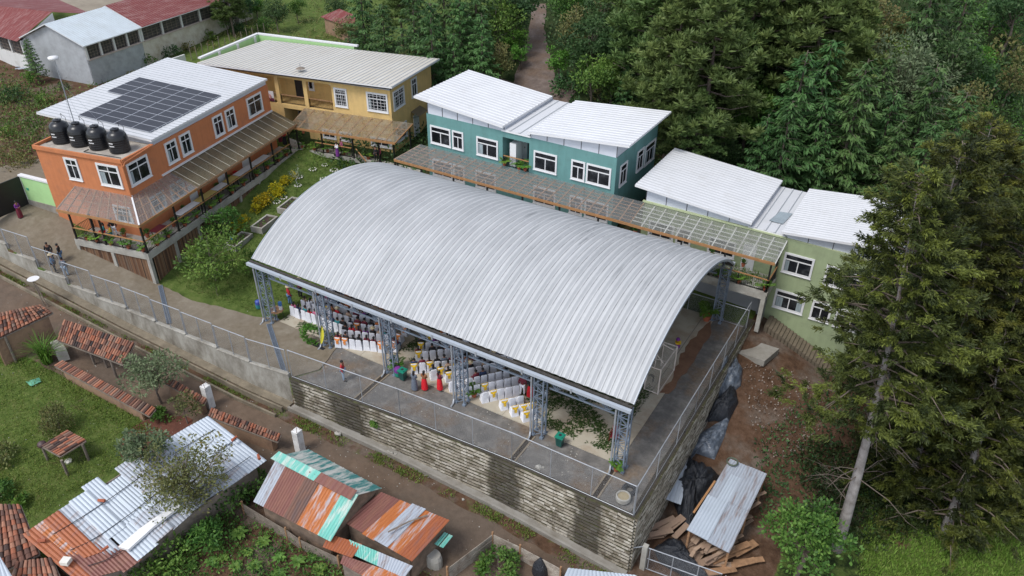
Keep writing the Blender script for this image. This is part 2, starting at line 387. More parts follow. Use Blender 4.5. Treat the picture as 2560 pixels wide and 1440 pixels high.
tarp=tarp_mat()
tarp_grey=M('tarp_grey',(.09,.11,.14),.35,.4,sc=4,dirt=(.3,.33,.37),da=.3,bst=.8,bsc=4)
ledge_m=M('ledge_moss',(.045,.038,.022),.95,.4,sc=3,dirt=(.08,.09,.03),da=.4)
# retaining wall: coursed rough blocks, pale faces with dark stains running down
def block_mat():
    m,nt,b=newmat('retaining_blocks'); v=coords(nt)
    at=nt.nodes.new('ShaderNodeAttribute'); at.attribute_name='tint'
    c0=ramp(nt,at.outputs['Fac'],[(0,(.17,.14,.1)),(.5,(.34,.3,.235)),(1,(.54,.5,.43))])
    c0=mixc(nt,.25,c0,ramp(nt,noise(nt,2.5,coords(nt,(1,1,2.5)),6,.7),[(.35,(.16,.13,.09)),(.65,(.6,.57,.5))]))
    sp=nt.nodes.new('ShaderNodeSeparateXYZ'); tc=nt.nodes.new('ShaderNodeTexCoord'); nt.links.new(tc.outputs['Object'],sp.inputs[0])
    def mt(op,a,b_):
        q=nt.nodes.new('ShaderNodeMath'); q.operation=op
        for i_,x_ in enumerate((a,b_)):
            if isinstance(x_,(int,float)): q.inputs[i_].default_value=x_
            else: nt.links.new(x_,q.inputs[i_])
        return q.outputs[0]
    xn=mt('ADD',mt('SUBTRACT',sp.outputs[0],-20.0),mt('MULTIPLY',mt('SUBTRACT',noise(nt,.9,coords(nt,(1,1,.35)),5,.7),.5),2.2)); acc=None
    for c_,w_ in ((11.0,1.5),(22.7,1.05),(28.3,1.0),(6.9,.5)):
        dd=mt('DIVIDE',mt('ABSOLUTE',mt('SUBTRACT',xn,c_),0),w_*2); q_=ramp(nt,dd,[(.38,(1,1,1)),(.62,(0,0,0))]); acc=q_ if acc is None else mt('MAXIMUM',acc,q_)
    k=acc
    k2=ramp(nt,noise(nt,.9,v,8,.75),[(.5,(0,0,0)),(.62,(1,1,1))])
    c1=mixc(nt,k,c0,mixc(nt,.82,c0,(.022,.018,.013))); c2=mixc(nt,k2,c1,mixc(nt,.75,c1,(.08,.06,.035)))
    nt.links.new(c2,b.inputs['Base Color']); b.inputs['Roughness'].default_value=.95; bump(nt,b,noise(nt,14,v,5,.7),.5,.03); return m
blocks=block_mat()
def mottled(name,stops,sc=.8,stops2=None,bst=.5,bsc=8,rough=.95,k=(.45,.6)):
    m,nt,b=newmat(name); v=coords(nt); c=ramp(nt,noise(nt,sc,v,9,.72),stops)
    if stops2: c=mixc(nt,ramp(nt,noise(nt,sc*.35,v,6,.65),[(k[0],(0,0,0)),(k[1],(1,1,1))]),c,ramp(nt,noise(nt,sc*4,v,6,.7),stops2))
    vo=_n(nt,'ShaderNodeTexVoronoi',Scale=9.); nt.links.new(v,vo.inputs['Vector'])
    sp=ramp(nt,vo.outputs['Distance'],[(.04,(1,1,1)),(.09,(0,0,0))])
    c=mixc(nt,mixc(nt,1.,sp,ramp(nt,noise(nt,3,v,2),[(.55,(0,0,0)),(.7,(.5,.5,.5))]),'MULTIPLY'),c,(.4,.38,.35))
    nt.links.new(c,b.inputs['Base Color']); b.inputs['Roughness'].default_value=rough; bump(nt,b,noise(nt,bsc,v,8,.7),bst,.05); return m
dirt_road=mottled('dirt_road',[(.3,(.08,.055,.037)),(.5,(.128,.088,.06)),(.72,(.185,.13,.092))],.6,[(.3,(.095,.07,.05)),(.7,(.135,.1,.075))])
gravel_m=mottled('gravel_grey',[(.3,(.09,.085,.08)),(.5,(.14,.132,.122)),(.7,(.23,.215,.195))],1.1,[(.35,(.12,.085,.06)),(.7,(.2,.16,.12))],k=(.5,.62))
ramp_m=mottled('ramp_concrete',[(.3,(.15,.125,.09)),(.5,(.19,.16,.12)),(.72,(.25,.22,.17))],.7,[(.3,(.13,.105,.07)),(.7,(.2,.165,.12))],bst=.25)
path_m=mottled('gravel_path',[(.3,(.085,.062,.05)),(.5,(.125,.095,.08)),(.7,(.19,.15,.13))],1.2,[(.3,(.1,.06,.04)),(.7,(.15,.11,.08))])
# base ground: grass / earth / forest floor weights in vertex colours, broken up by noise
def ground_mat():
    m,nt,b=newmat('ground_blend'); v=coords(nt)
    at=nt.nodes.new('ShaderNodeAttribute'); at.attribute_name='mix'
    sp=nt.nodes.new('ShaderNodeSeparateColor'); nt.links.new(at.outputs['Color'],sp.inputs[0])
    grass=ramp(nt,noise(nt,1.4,v,9,.75),[(.3,(.045,.07,.018)),(.5,(.085,.125,.03)),(.62,(.12,.15,.045)),(.75,(.16,.14,.07))])
    earth=mixc(nt,ramp(nt,noise(nt,.35,v,5),[(.5,(0,0,0)),(.62,(.7,.7,.7))]),ramp(nt,noise(nt,1.6,v,9,.75),[(.3,(.05,.03,.02)),(.5,(.1,.058,.036)),(.62,(.13,.08,.055)),(.75,(.19,.14,.1))]),ramp(nt,noise(nt,2.5,v,8,.7),[(.3,(.09,.07,.055)),(.7,(.22,.185,.155))]))
    flr=ramp(nt,noise(nt,1.1,v,9,.75),[(.3,(.012,.02,.008)),(.5,(.025,.04,.014)),(.68,(.05,.06,.025)),(.8,(.07,.045,.03))])
    def brk(ch,sc):
        a=nt.nodes.new('ShaderNodeMath'); a.operation='ADD'; nt.links.new(sp.outputs[ch],a.inputs[0]); nt.links.new(noise(nt,sc,v,6,.7),a.inputs[1])
        return ramp(nt,a.outputs[0],[(.94,(0,0,0)),(1.06,(1,1,1))])
    # ramp input is clamped at 1: scale down
    def brk2(ch,sc):
        a=nt.nodes.new('ShaderNodeMath'); a.operation='ADD'; nt.links.new(sp.outputs[ch],a.inputs[0]); nt.links.new(noise(nt,sc,v,6,.7),a.inputs[1])
        h=nt.nodes.new('ShaderNodeMath'); h.operation='MULTIPLY'; nt.links.new(a.outputs[0],h.inputs[0]); h.inputs[1].default_value=.5
        return ramp(nt,h.outputs[0],[(.46,(0,0,0)),(.54,(1,1,1))])
    c=mixc(nt,brk2(2,.9),grass,flr); c=mixc(nt,brk2(1,1.1),c,earth)
    nt.links.new(c,b.inputs['Base Color']); b.inputs['Roughness'].default_value=1; b.inputs['Specular IOR Level'].default_value=.1
    bump(nt,b,noise(nt,6,v,8,.75),.8,.08); return m
ground_m=ground_mat()
def hall_roof_mat():
    m,nt,b=newmat('arch_roof_metal'); v=coords(nt,(2.0,.18,.18)); v2=coords(nt,(.5,.2,.2))
    c=ramp(nt,noise(nt,1.2,v2,4,.5),[(.35,(.41,.42,.43)),(.65,(.48,.49,.5))])
    sp=nt.nodes.new('ShaderNodeSeparateXYZ'); tc=nt.nodes.new('ShaderNodeTexCoord'); nt.links.new(tc.outputs['Object'],sp.inputs[0])
    k=ramp(nt,noise(nt,1.6,v,7,.75),[(.56,(0,0,0)),(.72,(1,1,1))])
    # grime has collected towards the far right of the crest
    def lin(o,a,b_):
        r=_n(nt,'ShaderNodeMapRange'); r.interpolation_type='SMOOTHSTEP'; r.inputs[1].default_value=a; r.inputs[2].default_value=b_; nt.links.new(o,r.inputs[0]); return r.outputs[0]
    q=nt.nodes.new('ShaderNodeMath'); q.operation='MULTIPLY'; nt.links.new(lin(sp.outputs[0],4,24),q.inputs[0]); nt.links.new(lin(sp.outputs[1],5,13),q.inputs[1])
    q2=nt.nodes.new('ShaderNodeMath'); q2.operation='MULTIPLY_ADD'; q2.inputs[1].default_value=.75; q2.inputs[2].default_value=.12; nt.links.new(q.outputs[0],q2.inputs[0])
    kk=mixc(nt,1.,k,q2.outputs[0],'MULTIPLY')
    c=mixc(nt,kk,c,(.12,.13,.14))
    nt.links.new(c,b.inputs['Base Color']); b.inputs['Roughness'].default_value=.62; b.inputs['Metallic'].default_value=0; b.inputs['Specular IOR Level'].default_value=.3; return m
hall_m=hall_roof_mat()
leaf_g=foliage('leaf_green',[(0.031, 0.078, 0.018), (0.07, 0.155, 0.031), (0.124, 0.233, 0.047), (0.186, 0.31, 0.062)])
leaf_b=foliage('leaf_bright',[(0.044, 0.11, 0.017), (0.099, 0.22, 0.033), (0.165, 0.308, 0.044)])
leaf_dk=foliage('leaf_dark',[(0.025, 0.058, 0.021), (0.052, 0.114, 0.038), (0.104, 0.177, 0.062)])
leaf_ol=foliage('leaf_olive',[(0.067, 0.081, 0.03), (0.133, 0.149, 0.052), (0.208, 0.208, 0.075), (0.178, 0.119, 0.052)])
leaf_gr=foliage('leaf_grey',[(0.084, 0.119, 0.063), (0.14, 0.189, 0.098), (0.21, 0.252, 0.14)])
leaf_y=foliage('leaf_yellow',[(.35,.3,.01),(.5,.42,.02),(.2,.25,.03)])
pine_m=foliage('pine_needles',[(0.042, 0.072, 0.022), (0.09, 0.144, 0.042), (0.138, 0.204, 0.06), (0.18, 0.24, 0.072)],.2)
cyp_m=foliage('cypress_spray',[(.016,.024,.008),(.04,.052,.013),(.085,.1,.022),(.15,.17,.03)],.2)
con_m=foliage('conifer_spray',[(0.031, 0.083, 0.025), (0.073, 0.156, 0.046), (0.125, 0.229, 0.073)],.2)
grass_m=foliage('grass_blades',[(.06,.11,.02),(.12,.2,.035),(.18,.26,.055),(.22,.21,.08)],.3)
meadow_m=foliage('meadow_blades',[(.1,.17,.025),(.18,.28,.045),(.26,.36,.07),(.3,.33,.1)],.3)
bark=M('bark',(.14,.11,.09),.95,.3,sc=3,bst=.5); bark_grey=M('bark_grey',(.27,.25,.24),.95,.2,sc=2,bst=.5,dirt=(.13,.11,.1),da=.4)
# ------------------------------------------------------------ ground
def weights(x,y):
    """grass, earth, forest"""
    yy=yw(x); G,E,FO=1,0,0
    if y<yy:
        s=yy-y
        if s<5.9: E=.62 if s<2.2 else .4
        else:
            E=.1; FO=0
            c=up; 
            if x>3 and x<28 and s>6.2: FO=.15;E=.85
            if x>30: E=.9
            if -6<x<2.5 and 7.0<s<12: E=.35
    elif x>30.9 and y<20.5:
        E=1-.9*sm(41,48,x); FO=.35*sm(40,44,x)
        if x>38 and y<8: E=.25; FO=.5-.5*sm(42,48,x)
    elif y>20.5:
        FO=.9; E=.1
        if x<-24: FO=.2; E=.45 if y<24 else .3
        if -22<x<-15 and y>34: FO=.15; E=.2
        if -2<x<34 and y<34: E=.45
        if x>50: FO=.3
    elif x<-20: E=.62; G=1; FO=.25
    else:
        E=.22 if x>-5 else .12
    return G,E,FO
def build_ground():
    xs=sorted(set([round(-95+2.5*i,2) for i in range(25)]+[round(-34+.5*i,2) for i in range(168)]+[50+3*i for i in range(21)]+[30.86,30.92]))
    xs=[x for x in xs if x not in (31.0,)]
    vr=sorted(set([-45+2*i for i in range(12)]+[round(-22+.5*i,2) for i in range(44)]+[-.02,0.]+[round(.5*i,2) for i in range(1,80)]+[40+2.5*i for i in range(40)]))
    P=[];W=[]
    for v in vr:
        for x in xs:
            y=yw(x)+v; P.append((x,y,g(x,y))); G,E,FO=weights(x,y); W.append((G,E,FO,1))
    nx=len(xs); Fc=[(j*nx+i,j*nx+i+1,(j+1)*nx+i+1,(j+1)*nx+i) for j in range(len(vr)-1) for i in range(nx-1)]
    me=bpy.data.meshes.new('ground'); me.from_pydata(P,[],Fc); me.materials.append(ground_m)
    a=me.color_attributes.new('mix','FLOAT_COLOR','POINT'); a.data.foreach_set('color',[c for q in W for c in q])
    me.polygons.foreach_set('use_smooth',[True]*len(me.polygons))
    o=bpy.data.objects.new('ground',me); COL.objects.link(o); struct(o)
build_ground()
def drape(name,poly,dz,mat,sp=.6,jit=0.,z=None,R=random.Random(3),sk=.1,flat=False):
    """sheet laid on the ground inside polygon poly (xy)"""
    B=[]
    for i,p in enumerate(poly):
        q=poly[(i+1)%len(poly)]; L=math.hypot(q[0]-p[0],q[1]-p[1]); n=max(1,int(L/sp)); 
        for k in range(n):
            t=k/n; j=jit if k else 0
            B.append((p[0]+(q[0]-p[0])*t+R.uniform(-j,j),p[1]+(q[1]-p[1])*t+R.uniform(-j,j)))
    X=[b[0] for b in B];Y=[b[1] for b in B]
    def inside(x,y):
        c=False; n=len(B)
        for i in range(n):
            (x1,y1),(x2,y2)=B[i],B[i-1]
            if (y1>y)!=(y2>y) and x<(x2-x1)*(y-y1)/(y2-y1)+x1: c=not c
        return c
    pts=list(B); x=min(X)+sp*.5
    while x<max(X):
        y=min(Y)+sp*.5
        while y<max(Y):
            if inside(x,y) and min((x-b[0])**2+(y-b[1])**2 for b in B)>(sp*.35)**2: pts.append((x,y))
            y+=sp
        x+=sp
    r=delaunay_2d_cdt([Vector(p) for p in pts],[(i,(i+1)%len(B)) for i in range(len(B))],[],1,1e-5)
    zf=(lambda x,y:g(x,y)+dz) if z is None else z
    P=[(v.x,v.y,zf(v.x,v.y)) for v in r[0]]
    mb=MB(); fs=[]
    for f in r[2]:
        a=[P[i] for i in f]; cr=(a[1][0]-a[0][0])*(a[2][1]-a[0][1])-(a[2][0]-a[0][0])*(a[1][1]-a[0][1])
        fs.append(tuple(f) if cr>0 else tuple(f[::-1]))
    mb.addf(P,fs)
    if sk:
        nb=len(B)
        for i in range(nb):
            a=B[i];b=B[(i+1)%nb]; za=zf(*a);zb=zf(*b)
            mb.addf([(a[0],a[1],za),(b[0],b[1],zb),(b[0],b[1],zb-sk),(a[0],a[1],za-sk)],[(0,3,2,1),(0,1,2,3)][:1])
    o=mb.build(name,mat,smooth=True); struct(o); return o
def hp(*pp): return [tuple(hit(*p)[:2]) for p in pp]
# road between the retaining wall and the cottages
rx=[-60,-45,-34,-26,-20,-14,-8,-2,4,10,16,22,28,34,42,52]
drape('road',[(x,yw(x)-1.6) for x in rx[::-1]]+[(x,yw(x)-6.6-.3*math.sin(x)) for x in rx],.04,dirt_road,.7,.12)
# concrete ramp and forecourt
K0=(-10.29,-1.5)
drape('ramp',[(x,yw(x)+.14) for x in (6.3,3,-3,-9,-15,-21,-29,-33)]+[(-33,2),(-30,6),(-22,6.5),(-21,-1),(-17.3,-2.8),(-10.2,-1.3),(-6.5,-1.3),(-4,-.6),(-1.2,-.1),(.2,.6),(6.6,.6),(7.3,-2.2)],.08,ramp_m,.5,.05)
drape('gravel_forecourt',[(x,yw(x)+.1) for x in (30.6,26,20,14,8,6.4)]+[(7.4,-2.2),(6.5,.6),(12,.6),(20,.6),(28.3,.6),(28.3,18.2),(30.6,18.2)],.03,gravel_m,.6,.04)
mb=MB(); mb.obox((.9,.45,-.1),(27.55,0,0),(0,17.5,0),(0,0,.2)); o=struct(mb.build('court_floor',slab_m))
mb=MB()
for x in np.arange(4.8,28,3.9): mb.obox((x,.46,.1),(.03,0,0),(0,17.4,0),(0,0,.004))
for y in np.arange(4.2,17,4.3): mb.obox((.95,y,.1),(27.4,0,0),(0,.03,0),(0,0,.0044))
for x in (1.5,27.6): mb.obox((x,1.2,.1),(.06,0,0),(0,16,0),(0,0,.006))
struct(mb.build('court_markings',M('joint_dark',(.22,.2,.17),.9)))
# path up the hill behind
pp=[(1290,262),(1405,262),(1398,215),(1380,160),(1368,110),(1362,60),(1366,10),(1330,10),(1325,60),(1312,110),(1300,160),(1280,215)]
drape('path',hp(*pp),.05,path_m,.8,.15)
pp=[(1180,262),(1420,262),(1440,230),(1300,215),(1230,190)]
drape('stony_clearing',hp(*pp),.09,path_m,.8,.2)
drape('earth_spill',[tuple(up(*p,0)[:2]) for p in ((1776,806),(1763,815),(1720,862),(1697,900),(1683,945),(1648,985),(1672,985),(1735,905),(1778,835))],.0,mottled('spilt_earth',[(.3,(.12,.06,.035)),(.7,(.22,.12,.07))],1.),.5,.12,z=lambda x,y:.12)
drape('red_earth',hp((300,1110),(340,1062),(420,1035),(482,1050),(470,1085),(360,1140),(310,1152)),.05,mottled('red_soil',[(.3,(.07,.025,.015)),(.7,(.14,.05,.03))],1.2),.5,.15)
drape('schoolyard',hp((0,30),(330,-40),(560,-60),(480,40),(150,30)),.05,mottled('old_paving',[(.3,(.2,.17,.13)),(.7,(.3,.26,.2))],.5),1.5,0)
# ------------------------------------------------------------ windows, doors, rails
wr=random.Random(5)
def window(parent,o,u,n,w,h,bw=.17,mull=True,cur=None,top2=True,grille=False):
    """cased window; o lower left corner of the casing, u along the wall, n outwards"""
    o=np.array(o,float);u=np.array(u,float);n=np.array(n,float);Z=V3(0,0,1)
    m=MB(); d=.07; b=-n*.02
    m.obox(o+b,u*bw,n*(d+.02),Z*h); m.obox(o+u*(w-bw)+b,u*bw,n*(d+.02),Z*h)
    m.obox(o+u*bw+b,u*(w-2*bw),n*(d+.02),Z*bw); m.obox(o+u*bw+Z*(h-bw)+b,u*(w-2*bw),n*(d+.02),Z*bw)
    m.obox(o-u*.03-Z*.05+b,u*(w+.06),n*(d+.06),Z*.05)
    iw=w-2*bw; ih=h-2*bw; zt=o+u*bw+Z*(bw+ih*.68)
    m.obox(zt+b,u*iw,n*(d-.01),Z*.09)
    m.obox(o+u*(w/2-.035)+Z*bw+b,u*.07,n*(d-.012),Z*(ih*.68))
    if top2: m.obox(o+u*(w/2-.035)+Z*(bw+ih*.68+.09)+b,u*.07,n*(d-.012),Z*(ih*.32-.09))
    f=m.build('window',white_trim,parent)
    p=MB(); p.obox(o+u*(bw-.01)+Z*(bw-.01)-n*.02,u*(iw+.02),n*.04,Z*(ih+.02)); p.build('pane',glass,f)
    c=cur if cur is not None else wr.random()<.45
    if c:
        q=MB(); k=wr.choice([.3,.5,.2]); q.obox(o+u*(bw+.02)+Z*(bw+.02)+n*.015,u*iw*k*.5,n*.012,Z*ih*.62)
        if wr.random()<.6:
            q.build('curtain',curtain,f); q=MB(); q.obox(o+u*(bw+iw*(1-k*.4))+Z*(bw+.02)+n*.015,u*(iw*k*.4-.02),n*.012,Z*ih*.62)
        q.build('curtain',curtain,f)
    if grille:
        q=MB()
        for k in range(5): q.obox(o+u*(bw+iw*(k+.5)/5)+Z*bw+n*d,u*.025,n*.02,Z*ih)
        for k in range(5): q.obox(o+u*bw+Z*(bw+ih*(k+.5)/5)+n*(d+.022),u*iw,n*.015,Z*.025)
        q.build('grille',white_trim,f)
    return f
def door(parent,o,u,n,w,h,mat):
    o=np.array(o,float);Z=V3(0,0,1)
    m=MB(); 
    for k in (0,w-.1): m.obox(o+u*k,u*.1,n*.07,Z*h)
    m.obox(o+Z*(h-.1)+u*.1,u*(w-.2),n*.07,Z*.1); m.obox(o+u*.1,u*(w-.2),n*.04,Z*(h-.1))
    m.obox(o+u*.25+Z*.2,u*(w-.5),n*.055,Z*(h*.35)); m.obox(o+u*.25+Z*(h*.5),u*(w-.5),n*.055,Z*(h*.35))
    f=m.build('door',mat,parent); q=MB(); q.obox(o+u*(w-.22)+Z*(h*.48)+n*.04,u*.05,n*.07,Z*.12); q.build('handle',black_metal,f); return f
def railing(parent,a,b,z=None,hand=wood_orange,hh=.95,step=.14):
    a=np.array(a,float);b=np.array(b,float);L=np.linalg.norm(b-a);Z=V3(0,0,1)
    m=MB(); m.bar(a+Z*.1,b+Z*.1,.05,.05); n=int(L/step)
    for i in range(n+1):
        p=a+(b-a)*i/n; m.bar(p+Z*.1,p+Z*hh,.02,.02)
    n=max(1,int(round(L/2.2)))
    for i in range(n+1):
        p=a+(b-a)*i/n; m.bar(p,p+Z*(hh+.02),.06,.06)
    r=m.build('railing',black_metal,parent)
    h=MB(); h.bar(a+Z*(hh+.04),b+Z*(hh+.04),.09,.06); h.build('handrail',hand,r); return r
def roofslab(parent,A,B,C,D,mat,th=.16,pitch=.5,prof='seam',hgt=.035,name='roof'):
    """roof with thick fascia; ribs from A to D"""
    A,B,C,D=[np.array(p,float) for p in (A,B,C,D)]; Z=V3(0,0,1)
    m=MB(); sheet(m,A,B,C,D,pitch,hgt,prof,.01,lines=True)
    r=m.build(name,[mat,seam],parent)
    f=MB(); P=[A,B,C,D]
    f.addf([p-Z*th for p in P]+[p-Z*.012 for p in P],[(0,1,2,3),(0,3,2,1)][:1]+[(i,(i+1)%4,4+(i+1)%4,4+i) for i in range(4)])
    f.build('fascia',white_trim,r); return r
def canopy(parent,b0,b1,f1,f0,mat,raf=1.05,pur=5,beam=wood_orange,prof=True,rafmat=None):
    """lean-to sheet from back edge b0-b1 to front edge f0-f1, on rafters and purlins"""
    b0,b1,f0,f1=[np.array(p,float) for p in (b0,b1,f0,f1)]; Z=V3(0,0,1)
    L=np.linalg.norm(f1-f0)
    m=MB(); sheet(m,b0,b1,f1,f0,.18,.018,'sin',.006,under=False); s=m.build('canopy',mat,parent)
    m=MB(); n=max(2,int(round(L/raf)))
    for i in range(n+1):
        t=i/n; a=b0+(b1-b0)*t-Z*.09; c=f0+(f1-f0)*t-Z*.09; m.bar(a,c,.085,.1)
    for k in range(1,pur):
        t=k/pur; m.bar(b0+(f0-b0)*t-Z*.035,b1+(f1-b1)*t-Z*.035,.06,.04)
    m.build('rafter',rafmat or beam,s)
    m=MB(); m.bar(f0-Z*.13,f1-Z*.13,.08,.2); m.build('front_beam',beam,s); return s
def posts(parent,pts,z0,z1,w=.12):
    for p in pts:
        m=MB(); m.box((p[0],p[1],(z0+z1)/2),(w,w,z1-z0)); m.box((p[0],p[1],z0+.03),(w*1.7,w*1.7,.06)); m.build('post',black_metal,parent)
# ------------------------------------------------------------ covered court
HX0,HX1=-.6,29.05; RC=(9.1,-6.0); RR=14.2
def arch_pt(t,r=RR):
    a=math.asin(8.8/RR); th=-a+2*a*t; return RC[0]+r*math.sin(th),RC[1]+r*math.cos(th)
hall=thing('covered_court','large open sided court shelter with white ribbed barrel roof on lattice columns','sports hall',(0,0,0))
m=MB(); npan=58; prof=[(0,0),(.12,0),(.26,.06),(.4,.12),(.62,.12),(.76,.06),(.9,0)]; NS=36
us=[(i+a)/npan for i in range(npan) for a,_ in prof]+[1.]; hh=[b for i in range(npan) for _,b in prof]+[0]
vs=[];fs=[];mm=len(us)
for j in range(NS+1):
    for u,h in zip(us,hh):
        y,z=arch_pt(j/NS,RR+h); vs.append((HX0+(HX1-HX0)*u,y,z))
for j in range(NS):
    for i in range(mm-1): fs.append((j*mm+i,j*mm+i+1,(j+1)*mm+i+1,(j+1)*mm+i))
m.addf(vs,fs); m.m=[1 if (i%(mm-1))%7==0 else 0 for i in range(len(fs))]
m.build('barrel_roof',[hall_m,M('roof_valley_dark',(.24,.25,.26),.6,.35,sc=1.5)],hall,smooth=False)  # flat valley strip of each panel is a darker grey
m=MB()
for xx in (HX0,HX1):
    for j in range(NS):
        y,z=arch_pt(j/NS,RR-.06); y2,z2=arch_pt((j+1)/NS,RR-.06); m.bar((xx,y,z),(xx,y2,z2),.05,.16)
m.build('roof_edge_trim',gutter_m,hall)
for yy_,s_ in ((-.12,1),(18.2,-1)):
    m=MB(); m.obox((HX0-.05,yy_-.1,4.83),(HX1-HX0+.1,0,0),(0,.22,0),(0,0,.2)); gt=m.build('eave_gutter',gutter_m,hall)
    m=MB(); m.obox((HX0,yy_+(.17 if s_>0 else -.32),4.85),(HX1-HX0,0,0),(0,.15,0),(0,0,.25)); m.build('gap_shade_bar',M('gap_shade',(.05,.045,.04),.9,.4,sc=4),gt)  # dark bar in the eave gap, its shade put in as colour
    if s_>0:
        for i in range(1,9): 
            m=MB(); m.obox((HX0+i*3.25,yy_-.14,4.7),(.1,0,0),(0,.012,0),(0,0,.35)); m.build('joint_strap',galv,gt)
colx=[0,5.73,11.46,17.19,22.92,28.35]
def column(x,y0,top=4.72,w=.62,d=.5):
    m=MB(); c=[(x,y0),(x+w,y0),(x+w,y0+d),(x,y0+d)]
    for q in c: m.box((q[0],q[1],top/2),(.075,.075,top))
    n=9
    for k in range(n):
        z0,z1=top*k/n,top*(k+1)/n
        for i in range(4):
            a,b=c[i],c[(i+1)%4]
            if k%2: a,b=b,a
            m.bar((a[0],a[1],z0),(b[0],b[1],z1),.035); m.bar((a[0],a[1],z1),(b[0],b[1],z1),.03)
    for q in c: m.box((q[0],q[1],.08),(.22,.22,.16))
    return m
for x in colx:
    for y0 in (0.,17.5): column(x,y0).build('lattice_column',steel,hall)
    m=MB(); m.tube([(x-.12,-.12,4.7),(x-.12,-.1,.35),(x-.05,-.3,.12),(x-.02,-.6,.06)],.06,8); m.build('downpipe',galv,hall)
for k in range(5):
    for yy_ in (.25,17.75):
        m=MB(); xa,xb=colx[k]+.62,colx[k+1]; L=xb-xa; z=4.03
        n0=[xa+.75,xa+L*.5,xb-.75]; m.bar((n0[0]-.45,yy_,z),(n0[2]+.45,yy_,z),.09)
        for q in n0:
            for dx in (-.85,-.45,-.15,.15,.45,.85):
                t=min(max(q+dx,xa),xb); m.bar((q,yy_,z),(t,yy_,4.8),.04)
        m.build('lattice_girder',steel,hall)
for x in colx:
    m=MB(); N=26
    for r_ in (RR-.12,RR-.62):
        for j in range(N):
            y,z=arch_pt(.02+.96*j/N,r_); y2,z2=arch_pt(.02+.96*(j+1)/N,r_); m.bar((x+.3,y,z),(x+.3,y2,z2),.06)
    for j in range(N):
        y,z=arch_pt(.02+.96*j/N,RR-.12 if j%2 else RR-.62); y2,z2=arch_pt(.02+.96*(j+1)/N,RR-.62 if j%2 else RR-.12); m.bar((x+.3,y,z),(x+.3,y2,z2),.035)
    m.build('arch_truss',steel,hall)
# ------------------------------------------------------------ orange building
FO=Fr(K0,.2147)
ob=thing('orange_building','two storey orange school building with solar panels and four black tanks on its roof','building',FO(-6,10,3.4))
m=MB(); m.prism([FO(-10.5,2.1)[:2],FO(-2.2,2.1)[:2],FO(-2.2,21.1)[:2],FO(-12.2,21.1)[:2],FO(-12.2,8)[:2],FO(-10.5,8)[:2]],[0.4,0.4,1,3,3,3],9.72); m.build('wall',orange_wall,ob)
rz=lambda a:10.33+(-2.0-a)*.0777
m=MB()
for (a0,b0),(a1,b1) in (((-10.58,2.02),(-2.12,2.02)),((-2.12,2.02),(-2.12,5.25)),((-10.58,2.02),(-10.58,5.3))):
    p,q=FO(a0,b0,9.86),FO(a1,b1,9.86); m.bar(p,q,.16,.3)
m.build('parapet',orange_wall,ob)
m=MB(); m.prism([FO(-10.45,2.15)[:2],FO(-2.2,2.15)[:2],FO(-2.2,5.6)[:2],FO(-10.45,5.6)[:2]],9.721,9.8); m.build('flat_roof',M('flat_roof',(.45,.41,.35),.9,.15,sc=1.5,dirt=(.25,.22,.2),da=.6),ob)
m=MB(); m.prism([FO(-10.5,5.6)[:2],FO(-2.3,5.6)[:2],FO(-2.3,21.05)[:2],FO(-10.5,21.05)[:2]],9.73,[rz(-10.5)-.18,rz(-2.3)-.18,rz(-2.3)-.18,rz(-10.5)-.18]); m.build('gable_infill',panel_grey,ob)
roofslab(ob,FO(-2,21,rz(-2)),FO(-2,5.25,rz(-2)),FO(-13.05,5.25,rz(-13.05)),FO(-13.05,21,rz(-13.05)),roof_white,pitch=.48)
m=MB(); m.tube([FO(-2.0,5.3,9.95),FO(-2.0,2.15,9.75),FO(-2.05,2.0,9.5)],.06,8); m.tube([FO(-2.12,1.98,9.75),FO(-2.12,1.98,6.9)],.06,8); m.build('downpipe',orange_wall,ob)
for (b0,b1) in ((17.6,19.9),(14.4,15.75),(12.65,14.0),(8.35,9.7),(6.6,7.95),(2.35,4.6)): window(ob,FO(-2.2,b0,7.62),FO.W,FO.U,b1-b0,1.84,cur=True)
for (a0,a1) in ((-7.9,-6.6),(-4.8,-2.7)): window(ob,FO(a0,2.1,7.53),FO.U,-FO.W,a1-a0,1.86)
for b0 in (3.6,6.0,9.2,13.0,16.6): window(ob,FO(-2.2,b0,4.55),FO.W,FO.U,1.7,1.5)
for b0 in (8.0,11.8,15.4): door(ob,FO(-2.2,b0,3.42),FO.W,FO.U,.95,2.1,white_trim)
window(ob,FO(-4.4,2.1,4.4),FO.U,-FO.W,1.7,1.5)
m=MB(); m.bar(FO(-2.15,5.6,7.16),FO(-2.15,21.1,7.16),.12,.14); m.build('white_trim_strip',white_trim,ob)
# tanks
tr=thing('water_tank','black ribbed water tank, leftmost of the four on the orange building roof','water tank',FO(-9.3,3.75,9.8),group='black water tanks on the orange roof')
c=WORLD[tr.name]; m=MB()
pf=[(.72,0),(.75,.05)]
for k in range(6): z=.12+k*.17; pf+=[(.75,z),(.765,z+.04),(.765,z+.1),(.75,z+.14)]
pf+=[(.74,1.2),(.68,1.4),(.55,1.56),(.36,1.66),(.3,1.68),(.3,1.74)]
m.lathe(c,pf,28); m.build('tank_body',plastic_black,tr,smooth=True)
m=MB(); m.lathe(c+V3(0,0,1.74),[(.33,0),(.33,.06),(.25,.1),(.1,.12)],16); m.box(c+V3(0,0,1.87),(.3,.06,.05)); m.build('lid',plastic_black,tr)
for zz_,w_ in ((.62,.36),(.85,.3)):
    m=MB()
    for k in range(5):
        a=-1.75+.2147+k*.09*(w_/.3); m.obox(c+V3(.772*math.cos(a),.772*math.sin(a),zz_),V3(-math.sin(a),math.cos(a))*.07,V3(math.cos(a),math.sin(a))*.008,V3(0,0,.085))
    m.build('label_strip',white_trim,tr)
